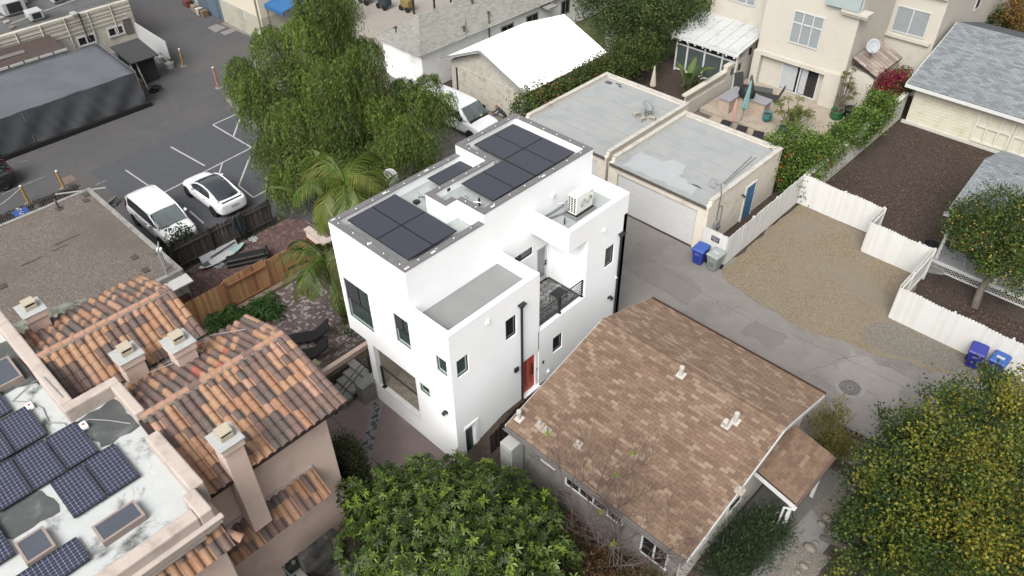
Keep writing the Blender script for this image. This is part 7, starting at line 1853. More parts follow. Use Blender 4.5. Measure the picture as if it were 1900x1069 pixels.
# --- white fastback sedan, nose to the left
sd = thing('parked_sedan', 'white fastback sedan with black glass roof parked in the lot', 'car', (-38.05, 14.62, 0.012), math.pi)
loft('body', [ring(2.34, .55, .35, .55, .02), ring(2.28, .72, .25, .62, .03), ring(1.9, .88, .2, .74), ring(1.3, .915, .19, .84), ring(.7, .92, .19, .92), ring(-.5, .925, .19, .97), ring(-1.4, .925, .2, 1.0, .03), ring(-1.95, .90, .24, 1.03, .02), ring(-2.25, .83, .3, 1.02, .0), ring(-2.33, .70, .38, .95, .0)], M_carw, sd)
def gring(x, wb, zb, wt, zt):
    return [(x, 0, zb - .1), (x, wb, zb - .1), (x, wb, zb), (x, (wb * .35 + wt * .65) + .03, zb + (zt - zb) * .62), (x, wt, zt - .02), (x, wt * .6, zt + .02), (x, 0, zt + .03)]
loft('greenhouse', [gring(1.28, .74, .88, .62, .895), gring(.75, .80, .92, .60, 1.16), gring(.25, .82, .95, .585, 1.36), gring(-.35, .83, .98, .575, 1.43), gring(-.9, .82, 1.0, .56, 1.37), gring(-1.45, .79, 1.02, .56, 1.2), gring(-1.95, .70, 1.04, .58, 1.05)], M_cglass, sd)
for s_ in (-1, 1):
    b = MB(); b.tube([(1.2, .79 * s_, .92), (.75, .70 * s_, 1.15), (.25, .655 * s_, 1.36), (-.35, .64 * s_, 1.425), (-.9, .635 * s_, 1.37), (-1.45, .66 * s_, 1.2), (-1.95, .7 * s_, 1.06)], [.03, .035, .04, .04, .045, .06, .06], 8); b.build('roof_rail', M_carw, sd, smooth=True)
    b = MB(); b.add([(-1.2, .80 * s_, 1.0), (-2.0, .80 * s_, 1.03), (-1.95, .66 * s_, 1.07), (-1.45, .67 * s_, 1.22), (-1.05, .655 * s_, 1.33)], [(0, 1, 2, 3, 4)]); b.build('quarter_panel', M_carw, sd)
    b = MB(); b.tube([(.55, .86 * s_, .98), (.5, 1.0 * s_, 1.02)], [.05, .08], 8); b.tube([(.58, .99 * s_, 1.03), (.44, .99 * s_, 1.03)], .07, 8); b.build('mirror', M_carw, sd, smooth=True)
    for z_, x0, x1 in ((.80, .35, .2), (.83, -.65, -.8)): b = MB(); b.box(x1, x0, .925 * s_ - .008, .925 * s_ + .008, z_, z_ + .03); b.build('handle', M_rims, sd)
    b = MB(); b.slab((-2.24, .52 * s_, .92), (-2.12, .84 * s_, .96), (-2.1, .84 * s_, .86), (-2.26, .52 * s_, .84), .03); b.build('tail_light', M_tail, sd)
    b = MB(); b.slab((2.27, .5 * s_, .62), (2.05, .80 * s_, .72), (2.1, .80 * s_, .64), (2.29, .5 * s_, .56), .02); b.build('headlight', M_lamp, sd)
    for x in (1.45, -1.42): arch(sd, x, .915 * s_, .34, s_, M_plastic); wheel(sd, x, .935 * s_, .34, s_, M_rim)
cb('licence_plate', M_wht, sd, -2.36, -2.34, -.2, .2, .72, .84); b = MB(); b.box(-2.2, -2.1, -.6, .6, 1.035, 1.055); b.build('spoiler_lip', M_plastic, sd)
b = MB(); b.tube([(-.02, .93, .3), (-.02, .93, .9)], .004, 4); b.build('door_seam', M_plastic, sd)
# --- white people carrier, nose toward the picket fence
sv = thing('parked_minivan', 'white minivan with dark side windows parked nose to the picket fence', 'car', (-37.55, 11.3, .012), 0)
loft('body', [ring(2.4, .62, .35, .72, .02), ring(2.32, .82, .25, .86, .03), ring(1.9, .92, .2, .97, .05), ring(1.2, .955, .19, 1.04, .05), ring(.5, .965, .19, 1.06), ring(-1.0, .965, .19, 1.08), ring(-2.0, .955, .2, 1.08, .02), ring(-2.35, .90, .28, 1.06, .0), ring(-2.43, .8, .38, 1.0, .0)], M_carw, sv)
loft('greenhouse', [gring(1.45, .80, 1.02, .70, 1.03), gring(.95, .86, 1.05, .70, 1.36), gring(.5, .88, 1.06, .70, 1.62), gring(-.6, .89, 1.08, .71, 1.70), gring(-1.7, .88, 1.08, .70, 1.66), gring(-2.2, .84, 1.06, .68, 1.52), gring(-2.36, .8, 1.04, .7, 1.1)], M_cglass, sv)
def roofpanel(t, st, mat):
    b = MB(); rows_ = []
    for (x, w_, z) in st: rows_.append([(x, w_ * f_, z + .035 - .035 * f_ * f_ + (-.035 if abs(f_) > .99 else 0)) for f_ in (-1, -.92, -.5, 0, .5, .92, 1)])
    n_ = 7; b.add([p for r_ in rows_ for p in r_], [(i * n_ + k, i * n_ + k + 1, (i + 1) * n_ + k + 1, (i + 1) * n_ + k) for i in range(len(st) - 1) for k in range(n_ - 1)]); o = b.build('roof', mat, t, smooth=True); o.modifiers.new('s', 'SOLIDIFY').thickness = .03
    return o
roofpanel(sv, [(.62, .72, 1.60), (.4, .75, 1.67), (-.6, .76, 1.725), (-1.7, .75, 1.69), (-2.15, .72, 1.58), (-2.32, .70, 1.42)], M_carw)
b = MB(); b.slab((1.47, -.72, 1.12), (1.47, .72, 1.12), (.66, .66, 1.625), (.66, -.66, 1.625), .05); b.build('windscreen', M_wglass, sv)
for s_ in (-1, 1):
    b = MB(); b.tube([(1.42, .80 * s_, 1.06), (.95, .79 * s_, 1.38), (.5, .755 * s_, 1.64), (-.6, .765 * s_, 1.70), (-1.7, .76 * s_, 1.66), (-2.2, .74 * s_, 1.5)], .04, 8); b.build('roof_rail', M_carw, sv, smooth=True)
    b = MB(); b.add([(-1.85, .90 * s_, 1.06), (-2.36, .82 * s_, 1.04), (-2.25, .76 * s_, 1.5), (-2.0, .775 * s_, 1.6)], [(0, 1, 2, 3)]); b.build('rear_pillar', M_carw, sv)
    b = MB(); b.tube([(.85, .9 * s_, 1.1), (.82, 1.06 * s_, 1.14)], [.06, .1], 8); b.tube([(.92, 1.05 * s_, 1.16), (.74, 1.05 * s_, 1.16)], .085, 8); b.build('mirror', M_carw, sv, smooth=True)
    b = MB(); b.slab((2.3, .5 * s_, .86), (1.98, .88 * s_, .93), (2.02, .9 * s_, .80), (2.36, .5 * s_, .74), .02); b.build('headlight', M_lamp, sv)
    b = MB(); b.slab((-2.36, .75 * s_, 1.3), (-2.2, .85 * s_, 1.3), (-2.25, .93 * s_, .85), (-2.42, .78 * s_, .85), .03); b.build('tail_light', M_tail, sv)
    for x0 in (.25, -.85): b = MB(); b.box(x0 - .2, x0, .965 * s_ - .01, .965 * s_ + .012, .93, .96); b.build('handle', M_rims, sv)
    for x in (1.5, -1.5): arch(sv, x, .958 * s_, .35, s_, M_plastic); wheel(sv, x, .97 * s_, .35, s_, M_rims)
b = MB(); b.box(2.36, 2.42, -.5, .5, .48, .7); b.build('grille', M_plastic, sv, bevel=.02); cb('licence_plate', M_wht, sv, 2.42, 2.43, -.2, .2, .42, .52)
for k in range(2): b = MB(); b.tube([(1.36, -.5 + k * .6, 1.1), (1.15, -.1 + k * .6, 1.24)], .01, 4); b.build('wiper', M_plastic, sv)
# --- dark crossover cut by the photo's left edge
dk = thing('parked_crossover', 'dark green crossover with red tail lamp cut by the left photo edge', 'car', (-48.95, 5.4, .01), -math.pi / 2)
loft('body', [ring(2.2, .6, .35, .75, .02), ring(2.1, .82, .25, .9, .03), ring(1.6, .9, .22, .98, .04), ring(.6, .93, .22, 1.03), ring(-.8, .93, .22, 1.06), ring(-1.7, .92, .24, 1.08), ring(-2.1, .86, .32, 1.06, .0), ring(-2.2, .76, .42, .98, .0)], M_card, dk)
loft('greenhouse', [gring(1.2, .76, .98, .66, 1.0), gring(.5, .84, 1.03, .64, 1.48), gring(-.5, .85, 1.06, .64, 1.62), gring(-1.4, .83, 1.07, .62, 1.55), gring(-2.05, .78, 1.06, .62, 1.12)], M_cglass, dk)
roofpanel(dk, [(.4, .68, 1.46), (-.5, .70, 1.64), (-1.4, .68, 1.57), (-1.75, .66, 1.42)], M_card)
for s_ in (-1, 1):
    b = MB(); b.slab((-2.12, .55 * s_, 1.12), (-1.85, .86 * s_, 1.16), (-1.95, .9 * s_, .88), (-2.2, .6 * s_, .88), .03); b.build('tail_light', M_tail, dk)
    b = MB(); b.tube([(1.1, .82 * s_, 1.0), (.5, .72 * s_, 1.48), (-.5, .71 * s_, 1.6), (-1.4, .70 * s_, 1.53), (-2.0, .72 * s_, 1.12)], .04, 8); b.build('roof_rail', M_card, dk, smooth=True)
    for x in (1.35, -1.35): arch(dk, x, .928 * s_, .35, s_, M_plastic); wheel(dk, x, .94 * s_, .35, s_, M_rims)
cb('rear_plate', M_wht, dk, -2.23, -2.215, -.2, .2, .75, .86)
# --- white full-size van
vn = thing('parked_van', 'white full-size van with hood toward the old garage door', 'van', (-34.0, 29.95, .01), R(2))
def vring(x, w, zb, zt): return [(x, 0, zb), (x, w * .9, zb), (x, w, zb + .15), (x, w, zb + (zt - zb) * .5), (x, w * .99, zb + (zt - zb) * .75), (x, w * .95, zt), (x, w * .6, zt + .03), (x, 0, zt + .04)]
loft('body', [vring(2.75, .8, .4, .95), vring(2.68, .93, .32, 1.02), vring(2.2, .985, .3, 1.10), vring(1.75, .99, .3, 1.16), vring(1.0, 1.0, .3, 1.18), vring(-2.6, 1.0, .3, 1.18), vring(-2.75, .95, .35, 1.12)], M_carw, vn)
def uring(x, wb, wt, zb, zt): return [(x, 0, zb), (x, wb, zb), (x, wb * .99, zb + (zt - zb) * .35), (x, (wb + wt) / 2 + .03, zb + (zt - zb) * .75), (x, wt, zt - .03), (x, wt * .7, zt + .02), (x, 0, zt + .04)]
loft('cabin', [uring(1.72, .92, .86, 1.1, 1.14), uring(1.3, .96, .84, 1.12, 1.52), uring(.95, .985, .82, 1.12, 1.90), uring(.4, .99, .82, 1.12, 2.0), uring(-2.3, .99, .82, 1.12, 2.0), uring(-2.72, .97, .80, 1.12, 1.85)], M_carw, vn)
b = MB(); b.slab((1.70, -.80, 1.19), (1.70, .80, 1.19), (1.02, .74, 1.86), (1.02, -.74, 1.86), .03); b.v = [(p[0] + .03, p[1], p[2] + .03) for p in b.v]; b.build('windscreen', M_wglass, vn)
b = MB(); b.slab((1.9, -.84, 1.17), (1.9, .84, 1.17), (1.70, .80, 1.235), (1.70, -.80, 1.235), .02); b.build('cowl', M_plastic, vn)
for s_ in (-1, 1):
    def sidewin(nm, xs):
        b = MB(); b.add([(x, (1.0 if z < 1.3 else .92) * s_ + .012 * s_, z) for x, z in xs], [tuple(range(len(xs)))]); b.build(nm, M_cglass, vn)
    sidewin('side_window', [(1.28, 1.27), (1.0, 1.72), (.45, 1.74), (.4, 1.27)]); sidewin('side_window', [(.2, 1.27), (.2, 1.76), (-1.0, 1.76), (-1.0, 1.27)]); sidewin('side_window', [(-1.2, 1.27), (-1.2, 1.76), (-2.5, 1.74), (-2.5, 1.27)])
    b = MB(); b.box(1.05, 1.3, 1.06 * s_ - .1, 1.06 * s_ + .1, 1.22, 1.45); b.build('mirror', M_plastic, vn, bevel=.03)
    b = MB(); b.box(.5, .62, 1.0 * s_ - .015, 1.0 * s_ + .015, .95, 1.02); b.build('handle', M_plastic, vn); b = MB(); b.box(.12, .24, 1.0 * s_ - .015, 1.0 * s_ + .015, .95, 1.02); b.build('handle', M_plastic, vn)
    b = MB(); b.box(2.68, 2.76, .55 * s_ - .15, .55 * s_ + .15, .7, .9); b.build('headlight', M_lamp, vn, bevel=.02)
    for x in (1.95, -1.6): arch(vn, x, .998 * s_, .36, s_, M_plastic); wheel(vn, x, 1.0 * s_, .36, s_, M_rims, 6)
cb('bumper', M_plastic, vn, 2.74, 2.84, -.9, .9, .35, .6, bevel=.03); cb('grille', M_plastic, vn, 2.74, 2.78, -.36, .36, .66, .92)
for k in range(2): b = MB(); b.tube([(1.8, -.4 + .8 * k, 1.24), (1.6, -.1 + .8 * k, 1.36)], .012, 4); b.build('wiper', M_plastic, vn)
b = MB(); b.slab((1.80, .15, 1.26), (1.80, .35, 1.26), (1.72, .35, 1.3), (1.72, .15, 1.3), .01); b.build('paper', pm('paper_yellow', S(214, 208, 140), .8), vn)

# ================================================================== wheelie bins
def wheelie(label, x, y, rz, col, lidcol, sticker=None):
    t = thing('wheelie_bin', label, 'bin', (x, y, .012), rz, 'wheelie bins along the alley')
    mb_ = pm('bin_%s' % label.split()[0] + str(round(col[2], 2)), col, .5, .06, 3); ml_ = pm('lid_%s' % label.split()[0] + str(round(lidcol[2], 3)), lidcol, .45, .05, 3)
    b = MB(); b.add([(-.23, -.24, .05), (.23, -.24, .05), (.23, .26, .05), (-.23, .26, .05), (-.32, -.34, .92), (.32, -.34, .92), (.32, .38, .92), (-.32, .38, .92), (-.27, -.29, .5), (.27, -.29, .5), (.27, .32, .5), (-.27, .32, .5)], [(3, 2, 1, 0), (0, 1, 9, 8), (1, 2, 10, 9), (2, 3, 11, 10), (3, 0, 8, 11), (8, 9, 5, 4), (9, 10, 6, 5), (10, 11, 7, 6), (11, 8, 4, 7)]); b.build('body', mb_, t, bevel=.04, seg=3)
    b = MB(); b.box(-.345, .345, -.37, .41, .88, .94); b.build('rim', mb_, t, bevel=.015)
    b = MB(); b.add([(-.35, -.4, .94), (.35, -.4, .94), (.35, .42, .96), (-.35, .42, .96), (-.3, -.33, 1.02), (.3, -.33, 1.02), (.3, .36, 1.05), (-.3, .36, 1.05)], [(3, 2, 1, 0), (4, 5, 6, 7), (0, 1, 5, 4), (1, 2, 6, 5), (2, 3, 7, 6), (3, 0, 4, 7)]); lid = b.build('lid', ml_, t, bevel=.03, seg=3)
    MB().tube([(-.26, .45, .96), (.26, .45, .96)], .022, 8).build('handle', mb_, t)
    for sx in (-.28, .28): b = MB(); b.tube([(sx - .03, .28, .13), (sx + .03, .28, .13)], .13, 14); b.build('wheel', M_tyre, t)
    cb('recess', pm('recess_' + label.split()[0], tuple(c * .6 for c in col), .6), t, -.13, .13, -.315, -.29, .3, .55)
    if sticker: cb('sticker', M_wht, t, -.16, .16, -.1, .06, 1.034, 1.042)
    text_part('stamp', 'CITY', M_wht, t, (0, -.345, .72), (math.pi / 2 - .12, 0, 0), .09)
    return t
BLUE = S(34, 66, 176, 1.15); LID = S(56, 104, 204, .9)
wheelie('blue recycling bin beside the grey bin at the garage corner', -14.72, 28.5, R(3), BLUE, LID)
wheelie('grey wheelie bin with white lid sticker by the sign fence', -13.9, 28.6, R(-4), S(160, 168, 164), S(178, 186, 182), True)
wheelie('dark blue wheelie bin, left of the pair by the long fence', -2.05, 30.55, R(6), S(34, 44, 148, 1.1), S(58, 66, 178, .95))
wheelie('blue wheelie bin with white lid label beside the tree', -1.2, 30.6, R(-2), S(32, 52, 160, 1.1), S(50, 108, 205, .95), True)

# ================================================================== person beside the van
pe = thing('person', 'person in a dark shirt bending over the front of the white van', 'person', (-31.55, 31.55, .01))
def body_mesh(name, joints, edges, mat, parent, root=0, sub=2):
    me = bpy.data.meshes.new(name); off = ORG.get(parent.name, (0, 0, 0))
    me.from_pydata([tuple(Vector(j[0]) - Vector(off)) for j in joints], edges, []); me.materials.append(mat)
    o = bpy.data.objects.new(name, me); COL.objects.link(o); o.parent = parent
    sk = o.modifiers.new('skin', 'SKIN'); sk.use_smooth_shade = True
    for i, j in enumerate(joints):
        v = me.skin_vertices[0].data[i]; v.radius = (j[1], j[1]) if not isinstance(j[1], tuple) else j[1]; v.use_root = (i == root)
    sb = o.modifiers.new('sub', 'SUBSURF'); sb.levels = sub; sb.render_levels = sub
    return o
M_shirt = pm('shirt_dark', S(70, 70, 82), .9, .12, 5); M_skin = pm('skin', S(206, 140, 112), .6, .05, 6); M_jean = pm('trousers', S(58, 54, 56), .9, .12, 6)
bx_, by_ = -31.55, 31.55
def w_(x, y, z): return (bx_ + x, by_ + y, z)
# leans forward toward -x/-y over the hood
J = [(w_(.05, .12, .93), (.15, .12)), (w_(-.02, .06, 1.08), (.15, .11)), (w_(-.12, -.04, 1.24), (.17, .12)), (w_(-.22, -.14, 1.38), (.15, .10)), (w_(-.27, -.19, 1.45), .06),
     (w_(-.08, -.30, 1.36), .075), (w_(-.14, -.52, 1.16), .055), (w_(-.32, -.66, 1.14), .042), (w_(-.40, -.02, 1.40), .075), (w_(-.56, -.20, 1.18), .055), (w_(-.62, -.40, 1.15), .042)]
shirt = body_mesh('shirt', J, [(0, 1), (1, 2), (2, 3), (3, 4), (3, 5), (5, 6), (6, 7), (3, 8), (8, 9), (9, 10)], M_shirt, pe)
Jl = [(w_(.05, .12, .95), (.14, .12)), (w_(.12, .02, .88), .10), (w_(.10, -.02, .50), .07), (w_(.14, .02, .12), .05), (w_(.04, -.06, .05), .04), (w_(-.04, .20, .88), .10), (w_(-.06, .16, .50), .07), (w_(-.02, .22, .12), .05), (w_(-.12, .14, .05), .04)]
body_mesh('trousers', Jl, [(0, 1), (1, 2), (2, 3), (3, 4), (0, 5), (5, 6), (6, 7), (7, 8)], M_jean, pe)
hd = MB(); vv = []; n_, m_ = 14, 10; hc = Vector(w_(-.36, -.28, 1.58))
for i in range(m_ + 1):
    ph = math.pi * i / m_
    for k in range(n_):
        th = 2 * math.pi * k / n_; r_ = math.sin(ph); vv.append(hc + Vector((.085 * r_ * math.cos(th), .10 * r_ * math.sin(th) * (1.05 if math.sin(th) < 0 else .95), .125 * math.cos(ph) * (1 if math.cos(ph) > 0 else 1.05))))
hd.add(vv, [(i * n_ + k, i * n_ + (k + 1) % n_, (i + 1) * n_ + (k + 1) % n_, (i + 1) * n_ + k) for i in range(m_) for k in range(n_)]); head = hd.build('head', M_skin, pe, smooth=True)
b = MB(); b.tube([w_(-.30, -.22, 1.46), w_(-.34, -.26, 1.53)], .055, 10); b.build('neck', M_skin, pe, smooth=True)
b = MB(); b.tube([hc + Vector((-.03, -.10, .01)), hc + Vector((-.045, -.125, -.03))], [.014, .02], 6); b.build('nose', M_skin, head)
for s_ in (-1, 1):
    b = MB(); b.lathe([(.004, 0), (.012, .006), (.004, .012)], hc + Vector((-.02 + .035 * s_, -.093, .015)), 8); b.build('eye', M_plastic, head)
    b = MB(); b.lathe([(.01, -.03), (.022, 0), (.01, .03)], hc + Vector((.085 * s_, 0, -.01)), 8); b.build('ear', M_skin, head)
b = MB(); b.box(hc.x - .04, hc.x + .02, hc.y - .1, hc.y - .09, hc.z - .062, hc.z - .052); b.build('mouth', M_tail, head)
b = MB(); b.lathe([(.088, .02), (.09, .06), (.07, .11), (.02, .132)], hc + Vector((.004, .018, 0)), 14); b.build('hair', pm('hair_reddish', S(150, 96, 74), .8, .15, 20), head, smooth=True)
for (hx, hy, hz, dx) in ((-.34, -.68, 1.135, -1), (-.63, -.44, 1.14, -1)):
    base = Vector(w_(hx, hy, hz)); hj = [(base, .04), (base + Vector((-.05, -.05, -.01)), .045)]; he = [(0, 1)]
    for f_ in range(4):
        sp_ = Vector((.025 * (f_ - 1.5), -.025 * (f_ - 1.5), 0)); L_ = (.085, .1, .095, .075)[f_]; i0 = len(hj)
        hj += [(base + Vector((-.05, -.05, -.01)) + sp_, .012), (base + Vector((-.05 - L_ * .4, -.05 - L_ * .4, -.005)) + sp_, .011), (base + Vector((-.05 - L_ * .65, -.05 - L_ * .65, -.035)) + sp_, .009)]
        he += [(1, i0), (i0, i0 + 1), (i0 + 1, i0 + 2)]
    i0 = len(hj); hj += [(base + Vector((-.01, -.055, -.01)), .013), (base + Vector((-.03, -.10, -.02)), .011)]; he += [(0, i0), (i0, i0 + 1)]
    body_mesh('hand', hj, he, M_skin, pe, 0, 1)
for (fx, fy) in ((.08, -.03), (-.09, .17)):
    b = MB(); b.box(bx_ + fx - .15, bx_ + fx + .09, by_ + fy - .05, by_ + fy + .05, .01, .09); b.build('shoe', M_plastic, pe, bevel=.03, seg=3)
# ================================================================== vegetation
M_bark = pm('bark', S(96, 84, 74), .95, .25, 6, bump=.5, bscale=20)
M_barkg = pm('bark_grey', S(128, 118, 108), .95, .2, 6, bump=.4, bscale=20)
def lm(pre, cols, **k): return [leafmat('%s_%d' % (pre, i), SL(*c), **k) for i, c in enumerate(cols)]
UP = np.array([0, 0, 1.0])
def upn(n, a=.8, b=.7): return UP * a + rng.normal(size=(n, 3)) * b
def tagc(o): return tag(o, kind='stuff')
def trunk(t, base, tips, r0, mat=M_bark, r1=.03, split=None, name='trunk', wig=.12):
    """tapered trunk with limbs that bend to each tip"""
    base = Vector(base); b = MB(); rs = random.Random(int(abs(base.x) * 10))
    c = sum((Vector(p) for p in tips), Vector()) / len(tips)
    sp_ = Vector(split) if split else base.lerp(c, .45)
    mid = base.lerp(sp_, .5) + Vector((rs.uniform(-wig, wig), rs.uniform(-wig, wig), 0))
    b.tube([base, mid, sp_], [r0, r0 * .8, r0 * .62], 10)
    for p in tips:
        p = Vector(p); q = sp_.lerp(p, .5) + Vector((rs.uniform(-.3, .3), rs.uniform(-.3, .3), rs.uniform(0, .35))) * min(1, (p - sp_).length / 2)
        b.tube([sp_ - (sp_ - mid) * .1, q, p], [r0 * .42, r0 * .26, r1], 6)
    return b.build(name, mat, t, smooth=True)
def foliage(t, lumps, per, ln, wd, mats, wfun, name='crown', droop=0.0, shell=.45, na=.9, spr=.13, kd=42, mp=.74):
    C, D, I = [], [], []
    for (c, r) in lumps:
        rr = np.asarray(r, float) * np.ones(3); n = int(per * (rr[0] * rr[1] + rr[0] * rr[2] + rr[1] * rr[2]) / 3)
        # sub-clumps make light and dark tufts
        k = max(4, n // kd); cc, dd = ball(k, c, rr, shell)
        idx = rng.integers(0, k, n); p = cc[idx] + rng.normal(size=(n, 3)) * (spr * rr.mean() + ln * .6)
        d = dd[idx] * .8 + rng.normal(size=(n, 3)) * .7; d[:, 2] -= droop
        w = np.array([wfun(q) for q in cc]); w = w / w.sum(1, keepdims=True); cum = w.cumsum(1)
        main = (rng.random(k)[:, None] > cum).sum(1); mi = np.where(rng.random(n) < mp, main[idx], (rng.random(n)[:, None] > cum[idx]).sum(1))
        C.append(p); D.append(d); I.append(np.clip(mi, 0, len(mats) - 1))
    C, D, I = np.concatenate(C), np.concatenate(D), np.concatenate(I)
    return tagc(leaf_cloud(name, C, D, ln, wd, mats, I, t, upn(len(C), na)))
def plant(name, label, cat, base, group=None): return thing(name, label, cat, base, group=group)

# --- the big weeping pepper tree
pp_ = plant('pepper_tree', 'huge weeping pepper tree with drooping green strands beside the parking lot', 'tree', (-34.6, 21.6, 0))
PL = [(600, 10, 42, 1.5), (565, 60, 41.5, 1.6), (612, 75, 42, 1.6), (500, 75, 42, 1.3), (672, 95, 42.2, 1.45), (645, 105, 41.4, 1.3), (530, 140, 40.5, 1.9), (600, 150, 39.5, 2.1), (670, 150, 41, 1.9), (455, 150, 41, 1.35), (480, 190, 40.5, 1.4), (545, 215, 38.6, 1.8), (610, 230, 38, 1.8), (690, 205, 39.5, 1.7),
      (750, 165, 41.6, 1.1), (775, 190, 40.5, 1.5), (805, 205, 40.5, 1.3), (740, 240, 38.6, 1.6), (505, 270, 38.8, 1.4), (560, 300, 37.2, 1.5), (640, 290, 37, 1.3), (710, 280, 37, 1.3), (780, 265, 38.2, 1.2), (525, 320, 37.4, 1.1), (722, 185, 40.2, 1.1), (620, 40, 42.5, 1.2), (570, 5, 42.3, 1.0), (640, 5, 42.6, .9), (795, 150, 42, .8), (825, 180, 41, .7), (440, 120, 41.5, .8), (515, 345, 37.6, .8), (790, 310, 37.8, .8)]
PL = [(PD(u, v, d), r) for u, v, d, r in PL]
trunk(pp_, (-34.6, 21.6, 0), [p for p, r in PL[::1]], .5, split=(-34.4, 21.4, 2.6), mat=M_bark)
C, D, I, li = [], [], [], 0
for (c, r) in PL:
    r *= .8; ns = int(185 * r * r); li += 1
    d = norm(rng.normal(size=(ns, 3)) + np.array([0, 0, .55])); st_ = np.array(c) + d * (r * (.55 + .45 * rng.random((ns, 1)))) * np.array([1, 1, .75])
    hl = rng.uniform(.6, 2.1, ns) * (.75 + .3 * r); m0 = rng.choice(6, ns, p=[[.3, .25, .2, .15, .06, .04], [.2, .35, .05, .3, .0, .1], [.3, .2, .27, .05, .15, .03], [.15, .3, .05, .38, .0, .12]][(li * 7) % 4])
    hor = norm(d * np.array([1, 1, 0]) + rng.normal(size=(ns, 3)) * .25 * np.array([1, 1, 0]))
    K = 13
    for k in range(K):
        t = k / (K - 1)
        pos = st_ + hor * (.35 * math.sin(t * 1.4))[..., None] if False else st_ + hor * (.38 * math.sin(t * 1.5)) + np.stack([np.zeros(ns), np.zeros(ns), .12 * math.sin(t * 3.0) - hl * t ** 1.5], 1)
        for s_ in (-1, 1):
            side = np.stack([-hor[:, 1] * s_, hor[:, 0] * s_, np.full(ns, -1.3)], 1) + rng.normal(size=(ns, 3)) * .3
            C.append(pos + rng.normal(size=(ns, 3)) * .03); D.append(side); I.append(np.where(rng.random(ns) < .8, m0, rng.integers(0, 5, ns)))
C, D, I = np.concatenate(C), np.concatenate(D), np.concatenate(I); C[:, 2] = np.maximum(C[:, 2], .15)
PM = lm('pepper', [(132, 158, 82), (114, 142, 72), (152, 178, 92), (78, 98, 54), (168, 192, 92), (130, 122, 84)], trans=.45)
tagc(leaf_cloud('crown', C, D, .2, .036, PM, I, pp_, rng.normal(size=(len(C), 3)) + UP * .5))

# --- loquat with leaf rosettes
def rosettes(t, cen, axis, nl, ln, wd, mats, midx, name='crown', spread=1.0, droop=.35):
    V, I = [], []
    n = len(cen); ax = norm(axis); a1 = norm(np.cross(ax, rng.normal(size=(n, 3)))); a2 = np.cross(ax, a1); off = np.array(ORG.get(t.name, (0, 0, 0)))
    for k in range(nl):
        th = 2 * math.pi * (k * .382) + rng.uniform(-.3, .3, n); el = rng.uniform(.1, .9, n) * spread
        d = norm((a1 * np.cos(th)[:, None] + a2 * np.sin(th)[:, None]) + ax * (1.1 - el)[:, None] * .8)
        s = norm(np.cross(d, ax)); nn = np.cross(s, d); l = (ln * rng.uniform(.65, 1.15, n))[:, None]; w = (wd * rng.uniform(.75, 1.2, n))[:, None]
        g = np.array([0, 0, -1.0]) * l * droop
        b0 = cen - off; m1 = b0 + d * l * .38 + g * .12; m2 = b0 + d * l * .74 + g * .5; tp = b0 + d * l + g
        V.append(np.stack([b0, m1 + s * w * .42, m2 + s * w * .5, tp, m2 - s * w * .5, m1 - s * w * .42], 1)); I.append(np.where(rng.random(n) < .85, midx, rng.integers(0, max(1, min(len(mats), 5)), n)))
    V = np.stack(V, 1).reshape(-1, 3); I = np.stack(I, 1).reshape(-1)
    me = quads_mesh(name, V, 6, mats, I); o = bpy.data.objects.new(name, me); COL.objects.link(o); o.parent = t; return tagc(o)
lq = plant('loquat_tree', 'dense loquat tree with long leathery leaf rosettes at the bottom centre', 'tree', (-12.2, 9.0, -1))
LL = [((-14.0, 8.6, 1.2), 1.2), ((-13.2, 9.6, 1.1), 1.15), ((-12.2, 10.4, 1.1), 1.1), ((-11.1, 11.0, .9), 1.0), ((-13.2, 8.0, 1.6), 1.4), ((-12.0, 9.0, 1.8), 1.5), ((-10.8, 10.0, 1.5), 1.3), ((-9.7, 10.9, 1.2), 1.05), ((-12.2, 7.3, 1.7), 1.5), ((-11.0, 8.2, 2.0), 1.6), ((-9.7, 9.3, 1.7), 1.4), ((-8.7, 10.3, 1.2), 1.1), ((-11.2, 6.5, 1.5), 1.5), ((-9.9, 7.5, 1.8), 1.5), ((-8.6, 8.8, 1.4), 1.3), ((-14.7, 7.6, .8), 1.0), ((-13.6, 6.7, 1.0), 1.2), ((-14.3, 9.6, 1.5), .7), ((-13.4, 10.5, 1.5), .75), ((-12.6, 11.2, 1.3), .6), ((-14.9, 8.6, 1.5), .6), ((-11.6, 11.6, 1.4), .6), ((-10.4, 11.7, 1.3), .6), ((-15.2, 7.4, 1.6), .6), ((-12.9, 9.2, 2.4), .7), ((-11.6, 10.0, 2.6), .7), ((-10.2, 8.6, 2.9), .8)]
trunk(lq, (-11.8, 8.8, -1), [c for c, r in LL], .16, M_bark)
LL = [((c[0], c[1], c[2] + .25), r) for c, r in LL]; C = np.concatenate([ball(int(165 * r * r), c, (r, r, r * .8), .7)[0] for c, r in LL]); cc = np.concatenate([np.repeat([c], int(165 * r * r), 0) for c, r in LL])
mi = rng.choice(6, len(C), p=[.27, .26, .19, .2, .078, .002])
LM = lm('loquat', [(94, 117, 58), (78, 100, 52), (117, 142, 66), (57, 76, 43), (148, 172, 76), (196, 166, 60)], trans=.3, rough=.45)
rosettes(lq, C, (C - cc) * .8 + UP * .6 + rng.normal(size=C.shape) * .5, 9, .245, .055, LM, mi)
n_ = 2500; q = np.concatenate([ball(n_ // len(LL), c, (r * .75,) * 3, .2)[0] for c, r in LL]); tagc(leaf_cloud('inner_leaves', q, rng.normal(size=q.shape), .28, .09, LM[1:4], rng.integers(0, 3, len(q)), lq))
